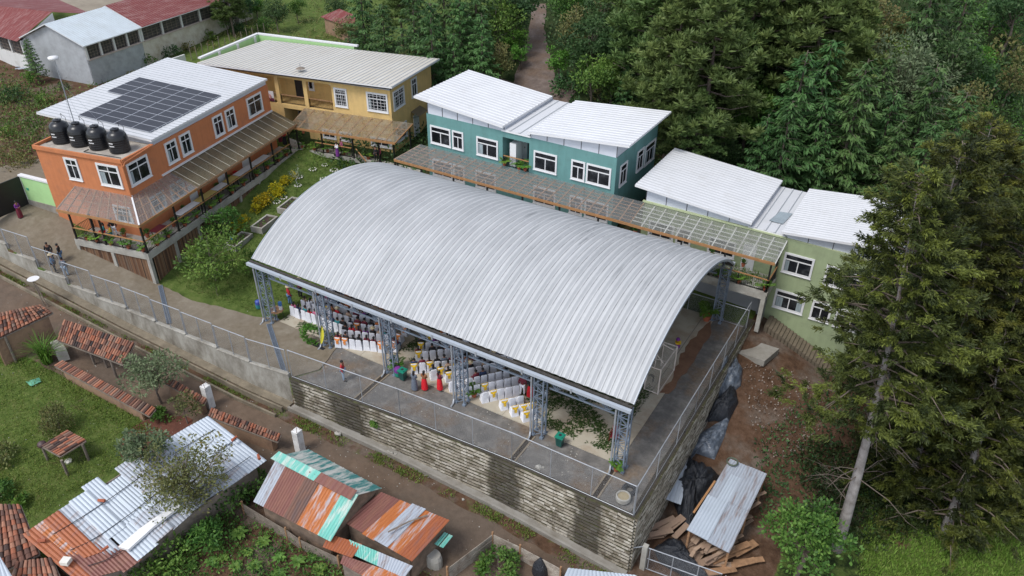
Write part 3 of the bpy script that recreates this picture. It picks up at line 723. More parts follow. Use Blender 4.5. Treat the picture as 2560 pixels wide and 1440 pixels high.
m=MB(); m.tube([c+V3(.5,.4,1.5),c+V3(.5,.45,1.95),c+V3(-.35,.62,2.05),c+V3(-.35,.62,1.7)],.018,5); m.build('inlet_pipe',black_metal,tr)
for k,(a,l) in enumerate(((-7.5,'second from the left of the four on the orange building roof'),(-5.68,'third from the left of the four on the orange building roof'),(-3.75,'rightmost of the four on the orange roof'))):
    dup(tr,FO(a,3.75,9.8),0,1,'black ribbed water tank, '+l)
pipe=MB(); pipe.tube([FO(-10.3,3.0,9.85),FO(-10.2,4.6,9.85)],.03,5); pipe.tube([FO(-6.2,2.6,9.85),FO(-2.7,2.6,9.85)],.03,5); pipe.tube([FO(-6.2,2.6,9.85),FO(-6.2,3.1,9.85)],.03,5)
tag(pipe.build('roof_pipe',black_metal,origin=FO(-6,2.6,9.8)),'thin black water pipe lying on the flat roof below the tanks','pipe')
# solar array on the sloped white roof
sa=thing('solar_array','stepped field of dark solar panels on the white roof of the orange building','solar panels',FO(-7,10,10.7))
solar_m,nt_,b_=newmat('solar_cells'); tc_=coords(nt_,(1,1,1),(0,0,-.2147)); bt=_n(nt_,'ShaderNodeTexBrick',Scale=1.); bt.offset=0; bt.inputs['Brick Width'].default_value=.17; bt.inputs['Row Height'].default_value=.17; bt.inputs['Mortar Size'].default_value=.012
bt.inputs['Color1'].default_value=(.022,.025,.036,1); bt.inputs['Color2'].default_value=(.03,.033,.045,1); bt.inputs['Mortar'].default_value=(.06,.06,.07,1); nt_.links.new(tc_,bt.inputs['Vector']); nt_.links.new(bt.outputs['Color'],b_.inputs['Base Color']); b_.inputs['Roughness'].default_value=.4; b_.inputs['Specular IOR Level'].default_value=.25
def rp(a,b,dz): return FO(a,b,rz(a)+dz)
def pxroof(px,py):
    P0=rp(-2,10,.1); n=np.cross(rp(-3,10,.1)-P0,FO.W); P=onp(px,py,P0,n); d=P-FO.o; return float(d@FO.U),float(d@FO.W)
def panel(a0,a1,b0,b1):
    m=MB(); e=.012
    m.addf([rp(a0+e,b0+e,.07),rp(a1-e,b0+e,.07),rp(a1-e,b1-e,.07),rp(a0+e,b1-e,.07),rp(a0+e,b0+e,.11),rp(a1-e,b0+e,.11),rp(a1-e,b1-e,.11),rp(a0+e,b1-e,.11)],[(3,2,1,0),(4,5,6,7),(0,1,5,4),(1,2,6,5),(2,3,7,6),(3,0,4,7)])
    p=m.build('solar_panel',M('panel_frame',(.4,.42,.46),.4,.1),sa)
    m=MB(); e=.035; m.addf([rp(a0+e,b0+e,.112),rp(a1-e,b0+e,.112),rp(a1-e,b1-e,.112),rp(a0+e,b1-e,.112)],[(0,1,2,3)]); m.build('cells',solar_m,p)
SPX=[pxroof(x/3.6,y/3.6) for x,y in ((1215,688),(2000,855),(1345,1190),(885,825),(1065,872),(720,1030))]
print('SOLAR',[(round(a,2),round(b,2)) for a,b in SPX])
_ae=SPX[2][0]; _b0=SPX[2][1]; _b1=(SPX[0][1]+SPX[1][1])/2; _nr=9 
_bn=(SPX[3][1]+SPX[4][1])/2
_db=(_b1-_b0)/_nr; _aw=(SPX[4][0]+SPX[5][0])/2; _aw2=(SPX[0][0]+SPX[3][0])/2; _da=(_ae-_aw)/4
for r_ in range(_nr):
    b=_b0+r_*_db; n_=4 if b+_db/2<_bn else 5
    for k in range(n_): panel(_ae-(k+1)*_da,_ae-k*_da,b,b+_db)
# radio dish on its guyed mast
ms=thing('dish_mast','tall thin guyed mast with white dish at the back of the orange roof','antenna mast',FO(-8.9,4.9,9.8))
c=WORLD[ms.name]; tz=9.8
for q in np.arange(4,12,.02):
    P=c+V3(0,0,q); v=RM@(P-CAM)
    if 720+F*v[1]/v[2]<150: tz=q; break
m=MB(); m.tube([c,c+V3(0,0,tz)],.035,6); m.build('mast',galv,ms)
m=MB(); q=c+V3(0,-.05,tz); m.lathe(q,[(.02,-.05),(.32,.02),(.38,.12),(.36,.24),(.1,.3)],18); m.build('dish',white_trim,ms,smooth=True)
m=MB()
for a in (.5,2.6,4.7): m.tube([c+V3(0,0,tz*.7),c+V3(2.2*math.cos(a),2.2*math.sin(a)*.6+1.0,.1)],.008,3)
m.build('guy_wire',galv,ms)
# ------------------------------------------------------------ orange veranda
ve=thing('veranda','raised concrete veranda with orange handrail wrapped round the orange building','veranda',FO(-2,0,3.4))
m=MB(); z0,z1=3.12,3.4
m.prism([FO(-7.08,0)[:2],FO(0,0)[:2],FO(0,21.3)[:2],FO(-2.2,21.3)[:2],FO(-2.2,2.1)[:2],FO(-7.08,2.1)[:2]],z0,z1)
m.build('floor_slab',concrete_pale,ve)
m=MB()
m.obox(FO(-7.08,-.02,2.85),FO.U*7.1,FO.W*.22,V3(0,0,.27)); m.obox(FO(-.2,.2,2.85),FO.U*.22,FO.W*21,V3(0,0,.27))
for a in (-7.06,-3.7,-.28): m.obox(FO(a,0.0,-.2),FO.U*.28,FO.W*.28,V3(0,0,3.1))
for b in (2.9,5.8,8.7,11.6,14.5,17.4,20.6): m.obox(FO(-.27,b,0),FO.U*.26,FO.W*.26,V3(0,0,2.9))
m.build('frame_beam',concrete_pale,ve)
def screen(p,q,z1,parent,zf):
    m=MB(); L=np.linalg.norm(q-p); n=int(L/.085)
    for i in range(n):
        t=(i+.5)/n; s=p+(q-p)*t; zb=zf(s[0],s[1])-.1
        if z1-zb<.15: continue
        m.tv=rnd.random(); j=rnd.uniform(-.012,.012); w=.05+rnd.uniform(-.012,.012)
        d=(q-p)/L; m.obox(V3(s[0],s[1],zb)+d*(j-w/2),d*w,np.array([-d[1],d[0],0])*.03,V3(0,0,z1-zb-rnd.uniform(0,.04)))
    if m.f: m.build('slat_screen',bamboo,parent)
for a0,a1 in ((-6.8,-3.72),(-3.4,-.3)): screen(FO(a0,.1),FO(a1,.1),2.86,ve,g)
bs=[.3,2.9,5.8,8.7,11.6,14.5,17.4,20.6]
for i in range(7): screen(FO(-.12,bs[i]+.25),FO(-.12,bs[i+1]),2.86,ve,g)
m=MB(); m.prism([FO(-7.0,.35)[:2],FO(-.35,.35)[:2],FO(-.35,21.2)[:2],FO(-.45,21.2)[:2],FO(-.45,.45)[:2],FO(-7.0,.45)[:2]],-.2,2.84); m.build('void_shade_sheet',M('void_shade',(.03,.028,.025),1,.1),ve)  # near-black sheet behind the slats: shade under the floor painted in
PB=[.12,3.8,7.2,10.6,14.,17.4,20.2]
posts(ve,[FO(-.12,b) for b in PB]+[FO(-6.9,.12),FO(-4.85,.12),FO(-4.0,.12)],3.4,5.95)
railing(ve,FO(-6.95,.1,3.4),FO(-.1,.1,3.4)); railing(ve,FO(-.1,.1,3.4),FO(-.1,20.2,3.4)); railing(ve,FO(-6.95,.1,3.4),FO(-6.95,2.0,3.4))
canopy(ve,FO(-7.7,2.1,6.95),FO(-2.2,2.1,6.95),FO(.1,-.15,6.0),FO(-7.7,-.15,6.0),poly_clear,.95,4,rafmat=wood)
canopy(ve,FO(-2.2,2.1,6.95),FO(-2.2,6.6,6.98),FO(.12,6.6,6.02),FO(.12,-.15,6.0),poly_clear,.95,4)
m=MB(); m.bar(FO(-2.2,2.1,7.0),FO(.15,-.15,6.03),.12,.03); m.build('hip_flashing',white_trim,ve)
canopy(ve,FO(-2.2,6.6,7.02),FO(-2.2,21.4,7.02),FO(.2,21.4,6.05),FO(.2,6.6,6.05),poly_dirty,1.3,3,beam=wood,rafmat=wood_grey)
m=MB()
for k in range(15): 
    b=6.9+k*1.0; m.bar(FO(-2.2,b,7.06),FO(.2,b,6.09),.04,.02)
m.build('sheet_lap',M('lap_pale',(.5,.47,.38),.7,.1),ve)
# ------------------------------------------------------------ yellow building
P0Y=V3(-4.46,21.45,0); FY=Fr(P0Y,math.radians(10.5))
yb=thing('yellow_building','two storey yellow school building with a weathered cream metal roof and recessed balconies','building',FY(-8,6,3.4))
YR=10.45; ye=-1.2
m=MB()
def blk(a0,a1,b0,b1,z0,z1): m.obox(FY(a0,b0,z0),FY.U*(a1-a0),FY.W*(b1-b0),V3(0,0,z1-z0))
blk(-7.55,ye,2.2,10.9,2.5,9.72)          # right solid block
blk(-22,-7.55,4.4,10.6,2.5,9.6)        # recessed wall
blk(-22,-7.55,2.2,4.4,6.45,6.85)        # balcony floor band
blk(-22,-7.55,2.2,2.5,9.5,9.72)         # lintel
for a in (-10.75,-14.0,-17.6,-21.8): blk(a,a+.42,2.2,2.55,6.85,9.5)
blk(-22,-13.35,2.2,4.4,2.5,6.45)
blk(-10.7,-7.55,2.2,2.5,2.5,6.45)
m.build('wall',yellow_wall,yb)
m=MB(); m.prism([FY(-21.9,2.25)[:2],FY(ye-.05,2.25)[:2],FY(ye-.05,10.1)[:2],FY(-21.9,10.1)[:2]],9.721,[9.93,10.15,9.88,9.77]); m.build('gable_infill',panel_grey,yb)
roofslab(yb,FY(-22.4,1.5,10.12),FY(-.55,1.5,10.38),FY(-.55,11.7,10.1),FY(-21.2,11.2,9.98),roof_cream,pitch=.5,prof='seam')
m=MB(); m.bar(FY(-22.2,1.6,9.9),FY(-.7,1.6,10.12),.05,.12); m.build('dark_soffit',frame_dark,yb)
window(yb,FY(-7.28,2.2,7.45),FY.U,-FY.W,1.43,1.85,cur=False,grille=True); window(yb,FY(-3.75,2.2,7.5),FY.U,-FY.W,2.25,1.84,grille=True)
window(yb,FY(ye,2.65,7.6),FY.W,FY.U,2.25,1.84,grille=True); window(yb,FY(ye,6.4,7.6),FY.W,FY.U,1.2,1.9)
window(yb,FY(ye,2.65,4.3),FY.W,FY.U,2.3,1.6)
for a0,w_ in ((-9.15,1.53),(-7.2,1.4),(-3.73,2.3)): window(yb,FY(a0,2.2,3.95),FY.U,-FY.W,w_,.95)
window(yb,FY(-12.2,4.4,8.15-.35),FY.U,-FY.W,1.25,1.75)
door(yb,FY(-13.2,4.4,6.86),FY.U,-FY.W,.9,2.2,frame_dark)
door(yb,FY(ye,6.4,3.6),FY.W,FY.U,1.15,2.2,white_trim)
m=MB(); sheet(m,FY(ye,6.0,6.35),FY(ye,8.0,6.35),FY(ye+.9,8.0,6.0),FY(ye+.9,6.0,6.0),.15,.02,'sin'); s_=m.build('door_hood',poly_dirty,yb)
m=MB()
for b in (6.05,7.95): m.bar(FY(ye,b,5.7),FY(ye+.85,b,5.98),.03); m.bar(FY(ye,b,6.3),FY(ye,b,5.7),.03)
m.build('bracket',black_metal,s_)
for a0,a1 in ((-10.3,-7.6),(-13.55,-10.8),(-17.1,-14.05)):
    railing(yb,FY(a0,2.35,6.86),FY(a1,2.35,6.86),hh=.85,hand=wood)
m=MB(); m.obox(FY(-9.2,4.38,8.6),FY.U*.62,-FY.W*.04,V3(0,0,.6)); m.build('notice_board',white_wall,yb)
m=MB(); m.obox(FY(-8.15,4.38,8.75),FY.U*.28,-FY.W*.04,V3(0,0,.35)); m.build('green_sign',M('sign_green',(.08,.35,.06),.5,.1),yb)
m=MB(); m.obox(FY(-13.3,4.35,2.6),FY.U*2.5,-FY.W*.05,V3(0,0,3.8)); m.build('passage_wall',white_wall,yb)
m=MB(); m.obox(FY(-13.2,4.3,3.4),FY.U*.9,-FY.W*.05,V3(0,0,2.6)); m.obox(FY(-10.95,4.3,3.4),FY.U*.2,-FY.W*.05,V3(0,0,2.6)); m.build('passage_door',frame_dark,yb)
# banner on the left balcony
bn=MB(); bn.obox(FY(-16.9,2.18,6.95),FY.U*2.6,-FY.W*.02,V3(0,0,1.05)); bo=bn.build('banner',M('banner_white',(.62,.6,.62),.6,.15,sc=3),origin=FY(-16.9,2.1,7)); tag(bo,'printed white and maroon banner hung on the balcony of the yellow building','banner')
m=MB(); m.obox(FY(-16.89,2.159,6.96),FY.U*2.58,-FY.W*.004,V3(0,0,.34)); m.build('maroon_band',M('banner_maroon',(.12,.015,.04),.6,.3,sc=5),bo)
m=MB()
for k in range(3): m.obox(FY(-16.6+.0,2.158,7.5+k*.11),FY.U*(1.0-.2*k),-FY.W*.003,V3(0,0,.05))
for k in range(3): m.obox(FY(-16.6+.0,2.151,7.02+k*.09),FY.U*(2.0-.3*k),-FY.W*.003,V3(0,0,.03))
m.build('text_line',frame_dark,bo)
m=MB(); m.lathe(FY(-14.85,2.17,7.45),[(.0,-.3),(.22,-.2),(.3,0),(.22,.2),(0,.3)],12,sy=.02,cap=False); m.build('portrait_patch',M('banner_face',(.5,.22,.2),.6,.5,sc=9),bo)
# back wing with pale green wall behind the yellow roof
bw_=thing('green_wing','low pale green wing with a white edge beam behind the yellow building','building',FY(-20,13,4))
def yl(px,py,b): P=onp(px,py,FY(0,b,0),FY.W); return float((P-FY.o)@FY.U),P[2]
a_,z_=yl(640,95,12.5); print('WING',a_,z_, yl(920,130,12.5), yl(515,150,3.0))
m=MB(); m.obox(FY(-22.9,2.6,3),FY.U*.3,FY.W*9.3,V3(0,0,7.2)); m.obox(FY(-22.6,11.9,3),FY.U*12,FY.W*.3,V3(0,0,7.2)); m.build('wall',lime_wall,bw_)
m=MB(); m.bar(FY(-22.8,2.4,10.28),FY(-22.8,12.1,10.28),.34,.16); m.bar(FY(-22.8,12.05,10.29),FY(-10.2,12.05,10.29),.34,.16)
for b in (5,8,11): m.obox(FY(-22.95,b,3),FY.U*.45,FY.W*.3,V3(0,0,7.195))
m.build('edge_beam',white_trim,bw_)
# small dish on the yellow roof
ad=thing('roof_antenna','small dark grid antenna on a short stand on the front edge of the cream roof','antenna',FY(-11.0,2.6,10.3)); c=WORLD[ad.name]
m=MB(); m.tube([c,c+V3(0,0,.75)],.025,5); m.build('stand',galv,ad); m=MB(); m.lathe(c+V3(0,0,.25),[(.45,0),(.2,.12),(.03,.16)],14); m.build('dish',wood_grey,ad)
# yellow walkway canopy, posts
yv=thing('yellow_walkway','covered walkway in front of the yellow building under a brown translucent canopy','walkway',FY(-5,1,3.4))
m=MB(); m.prism([FY(-11.3,-.15)[:2],FY(.9,-.15)[:2],FY(.9,2.2)[:2],FY(-13.5,2.2)[:2]],3.0,3.4); m.prism([(-4.3,18.05),(-1.0,18.05),(-2.,24.),(-3.6,21.6)],3.0,3.396); m.build('floor_slab',concrete_pale,yv)
canopy(yv,FY(-10.9,2.2,6.75),FY(.95,2.2,6.85),FY(.35,-.35,5.85),FY(-11.2,-.35,5.75),poly_brown,1.1,3)
posts(yv,[FY(-10.6,-.05),FY(-7.8,-.05),FY(-4.4,-.05),FY(-1.6,-.05),FY(0.0,-.05)],3.4,5.7)
posts(yv,[FY(.7,2.0)],3.4,6.6)
railing(yv,FY(-8.6,-.05,3.4),FY(-4.6,-.05,3.4)); railing(yv,FY(-4.1,-.05,3.4),FY(-2.6,-.9,2.7))
# ------------------------------------------------------------ teal building
tb=thing('teal_building','two storey blue green school building with two white tilted roofs and white cased windows','building',(9,24,3.4))
YW=20.5; X_=V3(1,0,0); Y_=V3(0,1,0)
m=MB(); m.obox((.3,YW,.2),(7.75,0,0),(0,8.3,0),(0,0,9.55)); m.obox((10.6,YW,.2),(7.75,0,0),(0,8.3,0),(0,0,9.55))
m.obox((8.05,YW+.001,.2),(2.55,0,0),(0,8.29,0),(0,0,6.45)); m.obox((8.05,YW+.001,9.25),(2.55,0,0),(0,8.29,0),(0,0,.499)); m.obox((8.05,YW+2.2,6.65),(2.55,0,0),(0,6,0),(0,0,2.6)); m.build('wall',teal_wall,tb)
def wedge(x0,x1,z0,za,zb,parent,y0=20.52,y1=28.78):
    m=MB(); m.prism([(x0,y0),(x1,y0),(x1,y1),(x0,y1)],z0,[za,zb,zb,za]); o=m.build('clerestory_panel',panel_grey,parent)
    n=5
    for i in range(n+1):
        m=MB(); x=x0+(x1-x0)*i/n; z=za+(zb-za)*i/n; m.obox((x-.02,y0-.03,z0),(.04,0,0),(0,.03,0),(0,0,max(.05,z-z0))); m.build('mullion',frame_dark,o)
wedge(.45,8.2,9.75,10.98,10.18,tb); wedge(10.7,18.3,9.75,10.28,10.88,tb)
roofslab(tb,(-.68,20.1,11.2),(-.68,28.6,11.2),(8.3,28.6,10.34),(8.3,20.1,10.34),roof_white,pitch=.5)
roofslab(tb,(10.6,20.1,10.38),(10.6,28.6,10.38),(19.42,28.6,11.12),(19.42,20.1,11.12),roof_white,pitch=.5)
roofslab(tb,(8.0,20.4,9.93),(10.75,20.4,9.93),(10.75,28.8,9.95),(8.0,28.8,9.95),roof_white,pitch=.8,name='link_roof')
for x0,w_ in ((.65,2.15),(2.97,1.16),(5.47,2.15),(11.06,2.15),(14.5,1.23),(15.85,2.13)): window(tb,(x0,YW,7.12),X_,-Y_,w_,1.66,cur=wr.random()<.3,top2=False,bw=.14)
for y0,w_,z0 in ((21.3,1.35,6.95),(24.65,1.35,6.9),(26.3,2.2,6.8)): window(tb,(18.35,y0,z0),Y_,X_,w_,1.85,top2=False,bw=.14)
for x0,w_ in ((.7,2.15),(2.95,1.2),(5.3,2.1),(11.1,2.1),(14.5,1.2),(15.9,2.1)): window(tb,(x0,YW,4.05),X_,-Y_,w_,1.6,top2=False,bw=.14)
door(tb,(8.2,YW+2.2,6.66),X_,-Y_,.95,2.15,white_trim)
m=MB(); m.obox((9.25,YW+2.16,6.66),(1.3,0,0),(0,.03,0),(0,0,2.1)); m.build('stair_opening',frame_dark,tb)
railing(tb,(8.1,YW+.08,6.65),(10.55,YW+.08,6.65),hh=.9)
m=MB(); m.obox((8.6,YW+.25,6.66),(.6,0,0),(0,1.0,0),(0,0,2.1)); m.build('open_door',white_trim,tb)
# ------------------------------------------------------------ green building
gb=thing('green_building','sage green school building stepping down the slope with white ribbed roofs','building',(30,24,3.4))
m=MB(); m.prism([(20.9,YW),(40.2,YW),(40.2,28.2),(20.9,28.2)],[-.5,-6,-6,0],6.7); m.build('wall',green_wall,gb)
m=MB(); m.obox((20.8,YW-.06,6.7),(11,0,0),(0,.2,0),(0,0,.12)); m.obox((31.8,YW-.003,6.7),(8.5,0,0),(0,.2,0),(0,0,.05)); m.build('coping',M('coping_green',(.42,.47,.28),.8,.08),gb)
wedge(21.0,29.2,6.72,7.95,7.2,gb,20.6,28.1); wedge(31.6,40.0,6.75,7.12,7.95,gb,20.6,28.1)
roofslab(gb,(20.15,20.15,8.12),(20.15,28.5,8.12),(29.3,28.5,7.4),(29.3,20.15,7.4),roof_white,pitch=.42,prof='wide')
roofslab(gb,(31.45,20.15,7.32),(31.45,28.3,7.32),(40.7,28.3,8.25),(40.7,20.15,8.25),roof_white,pitch=.36,prof='wide')
lk=roofslab(gb,(29.0,20.5,6.92),(31.7,20.5,6.92),(31.7,28.3,6.95),(29.0,28.3,6.95),roof_white,pitch=.68,name='link_roof')
m=MB(); sheet(m,(30.1,22.0,7.0),(31.1,22.0,7.0),(31.3,24.0,7.01),(30.4,23.8,7.01),.2,.015,'sin'); m.build('skylight_sheet',M('skylight',(.28,.33,.36),.3,.15),lk)
for x0,w_,z0,h_ in ((31.95,2.1,4.05,1.63),(31.9,2.2,.92,1.6),(34.9,1.45,3.95,1.6),(36.6,2.2,3.9,1.6),(34.6,1.4,.85,1.6),(36.3,2.2,.8,1.6)): window(gb,(x0,YW,z0),X_,-Y_,w_,h_,top2=False,bw=.15,cur=(x0<32))
for x0,w_ in ((21.5,2.1),(23.8,1.2),(26.35,2.1)): window(gb,(x0,YW,3.95),X_,-Y_,w_,1.0+.4,top2=False,bw=.14)
window(gb,(26.6,YW,1.4),X_,-Y_,2.1,1.5,top2=False); door(gb,(29.0,YW,3.41),X_,-Y_,.95,2.1,white_trim)
# ------------------------------------------------------------ long walkway with translucent canopy
lw=thing('long_walkway','long raised walkway with clear corrugated canopy in front of the teal and green buildings','walkway',(15,19,3.4))
m=MB(); m.obox((-1.2,18.05,3.12),(32.96,0,0),(0,2.44,0),(0,0,.3)); m.build('floor_slab',concrete_pale,lw)
m=MB(); m.obox((-1.2,18.06,2.75),(32.9,0,0),(0,.25,0),(0,0,.37))
for x in (4.4,9.9,15.3,20.6,25.4,31.4): m.obox((x,18.07,-.1),(.3,0,0),(0,.3,0),(0,0,2.85))
m.obox((31.45,18.4,2.75),(.28,0,0),(0,2.0,0),(0,0,.37)); m.build('support_frame',concrete_pale,lw)
m=MB(); m.obox((20.9,20.3,-.05),(10.5,0,0),(0,.18,0),(0,0,2.3)); m.obox((31.4,18.4,-.3),(.05,0,0),(0,2,0),(0,0,3.0)); m.build('lower_wall',M('grey_render',(.3,.31,.33),.8,.1,sc=.8),lw)
canopy(lw,(-.6,20.48,6.68),(20.9,20.48,6.68),(20.9,17.95,6.02),(-1.6,17.95,6.0),poly_clear,.9,7,rafmat=wood)
canopy(lw,(20.9,20.48,6.64),(31.9,20.48,6.64),(31.85,17.95,6.02),(20.9,17.95,6.0),clear_sheet('polycarbonate_green',(.48,.5,.46),.45,(.4,.4,.37)),.9,6,rafmat=white_wall)
posts(lw,[(x,18.15) for x in (-1.4,1.2,4.6,8.,11.4,14.8,18.2,21.6,25.,28.3,31.6)]+[(31.6,20.3)],3.4,5.95)
railing(lw,(-.6,18.12,3.42),(31.65,18.12,3.42)); railing(lw,(31.65,18.12,3.42),(31.65,20.4,3.42))
# ------------------------------------------------------------ retaining walls, stepped concrete wall, gutters
rw=thing('retaining_wall','tall coursed block retaining wall with dark water stains along the dirt road','retaining wall',(20,-3,-2))
xs_=[6.35]+list(range(8,31,2))+[31.0]
Rb=random.Random(17)
def courses(p0,p1,base,nrm,top=.1,ch=.27):
    """coursed blocks: every block face leans back a little, so each course has a lit face and a dark underside"""
    m=MB(); p0=np.array(p0,float); p1=np.array(p1,float); L=np.linalg.norm(p1-p0); d=(p1-p0)/L; nrm=np.array(nrm,float)
    nk=int((top-min(base(p0),base(p1)))/ch)+3
    for k in range(nk):
        z1=top-k*ch; z0=z1-ch+.095; s=-Rb.uniform(0,.4)
        while s<L:
            w=Rb.uniform(.34,.52); a=max(0,s); b=min(L,s+w); s+=w
            if b-a<.03: continue
            pm=p0+d*(a+b)/2
            if z1<base(pm)-.4: continue
            o=.1+Rb.uniform(0,.045); m.tv=Rb.uniform(.02,1); zt=z1-Rb.uniform(0,.02)
            A=p0+d*(a+.004); B=p0+d*(b-.004); Z=lambda q,z:V3(q[0],q[1],z)
            m.cur=0; m.face([Z(A,z0)+nrm*o,Z(B,z0)+nrm*o,Z(B,zt)+nrm*(o-.02),Z(A,zt)+nrm*(o-.02)]); m.face([Z(A,z0)-nrm*.06,Z(B,z0)-nrm*.06,Z(B,z0)+nrm*o,Z(A,z0)+nrm*o])
            m.face([Z(A,zt)-nrm*.06,Z(A,z0)-nrm*.06,Z(A,z0)+nrm*o,Z(A,zt)+nrm*(o-.02)]); m.face([Z(B,zt)-nrm*.06,Z(B,zt)+nrm*(o-.02),Z(B,z0)+nrm*o,Z(B,z0)-nrm*.06])
            m.cur=1; m.face([Z(A,zt)+nrm*(o-.02),Z(B,zt)+nrm*(o-.02),Z(B,zt)-nrm*.06,Z(A,zt)-nrm*.06]); m.cur=0
    return m
m=MB()
for a,b in zip(xs_,xs_[1:]):
    m.prism([(a,yw(a)+.03),(b,yw(b)+.03),(b,yw(b)+.28),(a,yw(a)+.28)],[zr(a)-1,zr(b)-1,zr(b)-1,zr(a)-1],.098)
m.prism([(30.62,-2.5),(30.97,-2.5),(30.97,19.2),(30.62,19.2)],[-5.5,-5.5,-2,-2],.1)
m.build('wall_core',M('mortar_dark',(.05,.043,.035),.95,.2),rw)
big=MB(); 
for a,b in zip(xs_,xs_[1:]):
    dd=V3(b-a,yw(b)-yw(a)); dd/=np.linalg.norm(dd); q=courses((a,yw(a),0),(b,yw(b),0),lambda p:zr(p[0]),(dd[1],-dd[0],0))
    big.tv=0; i0=len(big.v); big.v+=q.v; big.f+=[[k+i0 for k in f] for f in q.f]; big.m+=q.m; big.t+=q.t
big.build('front_face',[blocks,ledge_m],rw)
courses((31.0,-2.8,0),(31.0,19.2,0),lambda p:g(31.6,p[1]),(1,0,0)).build('side_face',[blocks,ledge_m],rw)
m=MB()
for a,b in zip(xs_,xs_[1:]):
    m.prism([(a,yw(a)-.75),(b,yw(b)-.75),(b,yw(b)-.6),(a,yw(a)-.6)],[zr(a)-.3,zr(b)-.3]*1+[zr(b)-.3,zr(a)-.3],[zr(a)+.32,zr(b)+.32,zr(b)+.32,zr(a)+.32])
    m.prism([(a,yw(a)-.6),(b,yw(b)-.6),(b,yw(b)-.02),(a,yw(a)-.02)],[zr(a)-.3,zr(b)-.3,zr(b)-.3,zr(a)-.3],[zr(a)+.1,zr(b)+.1,zr(b)+.1,zr(a)+.1])
m.build('gutter_kerb',concrete,rw)
sw=thing('stepped_wall','weathered low concrete wall stepping down beside the ramp, topped by fence panels','wall',(-10,-5,0))
def wt(x): return ip(x,[-33,-21,-18,-15,-12,-6,0,3,6.3],[5.0,3.05,2.15,1.45,1.0,.62,.42,.3,.25])
px_=[-33+3*i for i in range(13)]+[6.2]
m=MB(); mg=MB()
for a,b in zip(px_,px_[1:]):
    zt=wt((a+b)/2); 
    m.prism([(a,yw(a)-.02),(b,yw(b)-.02),(b,yw(b)+.2),(a,yw(a)+.2)],[zr(a)-.8,zr(b)-.8,zr(b)-.8,zr(a)-.8],zt)
    m.prism([(a,yw(a)-.06),(b-.02,yw(b)-.06),(b-.02,yw(b)+.24),(a,yw(a)+.24)],zt+.001,zt+.1)
    for o0,o1,h_ in ((.62,.02,.12),(1.1,.98,.45),(1.75,1.62,.3)):
        mg.prism([(a,yw(a)-o0),(b,yw(b)-o0),(b,yw(b)-o1),(a,yw(a)-o1)],[zr(a)-.4,zr(b)-.4,zr(b)-.4,zr(a)-.4],[zr(a)+h_,zr(b)+h_,zr(b)+h_,zr(a)+h_])
m.build('wall',M('old_concrete',(.4,.385,.34),.9,.12,sc=1.2,dirt=(.16,.14,.11),da=.55,bst=.3,stretch=(1,1,.5)),sw); mg.build('gutter',M('gutter_concrete',(.26,.22,.16),.9,.2,sc=1,dirt=(.12,.1,.07),da=.6,bst=.3),sw)
# fence along the ramp: one frame per step
fence=None
for i,(a,b) in enumerate(zip(px_,px_[1:])):
    if a<-32: continue
    zt=wt((a+b)/2)+.1; H_=2.0
    A=V3(a+.06,yw(a)+.09,zt); B=V3(b-.06,yw(b)+.09,zt); Z=V3(0,0,1)
    f=thing('fence_panel','chain link fence panel on the stepped wall, %s counted from the gate end'%ORD[i-1],'fence panel',A,group='stepped chain link fence panels')
    m=MB(); 
    for p in (A,(A+B)/2,B): m.tube([p,p+Z*H_],.028 if p is not (A+B)/2 else .018,6)
    m.tube([A+Z*H_,B+Z*H_],.03,6); m.build('frame',galv,f)
    m=MB(); m.face([A,B,B+Z*H_,A+Z*H_]); m.build('mesh_panel',chain,f)
def longfence(name,label,P,H_,step=2.6,parent=None):
    f=thing(name,label,'fence',P[0]); Z=V3(0,0,1); mm_=MB(); me_=MB()
    for A,B in zip(P,P[1:]):
        A=np.array(A,float);B=np.array(B,float); L=np.linalg.norm(B-A); n=max(1,int(round(L/step)))
        mm_.tube([A+Z*H_,B+Z*H_],.03,6); mm_.tube([A+Z*.05,B+Z*.05],.015,4)
        me_.face([A,B,B+Z*H_,A+Z*H_])
        for k in range(n+1):
            p=A+(B-A)*k/n; q=MB(); q.tube([p,p+Z*H_],.024,6); q.build('post',galv,f)
    mm_.build('rail',galv,f); me_.build('mesh_panel',chain,f); return f
longfence('court_fence','long chain link fence with galvanised posts along the top of the block retaining wall',[(6.35,yw(6.35)+.15,.1),(15,yw(15)+.15,.1),(23,yw(23)+.15,.1),(30.8,-2.65,.1)],2.3)
longfence('side_fence','chain link fence running back along the right edge of the court to the green building',[(30.84,-2.6,.1),(30.84,7,.1),(30.84,17.9,.1)],2.3,3)
longfence('back_fence','short chain link fence behind the last lattice column under the green building walkway',[(24,17.95,0.02),(30.8,17.95,.02)],1.6,2.3)
# drains
def drain(name,label,a,b,w=.28):
    a=np.array(a,float);b=np.array(b,float); d=(b-a)/np.linalg.norm(b-a); r=np.array([-d[1],d[0],0]); r/=np.linalg.norm(r)
    t=thing(name,label,'drain',a); m=MB(); m.obox(a-r*w/2,r*w,d*np.linalg.norm(b-a),V3(0,0,.05)); m.build('channel',M('drain_dark',(.02,.02,.02),.9,.1),t)
    m=MB(); n=int(np.linalg.norm(b-a)/.13)
    for i in range(n): m.obox(a+d*(i+.2)*.13-r*w/2+V3(0,0,.051),r*w,d*.045,V3(0,0,.02))
    for s_ in (-1,1): m.obox(a+r*(s_*w/2-.015)+V3(0,0,.05),r*.03,d*np.linalg.norm(b-a),V3(0,0,.03))
    m.build('grate',steel,t)
A=hit(401,716);B=hit(424,812); drain('grate_drain','black iron grate drain crossing the ramp below the veranda corner',A+V3(0,0,.05),B+V3(0,0,.05),.3)
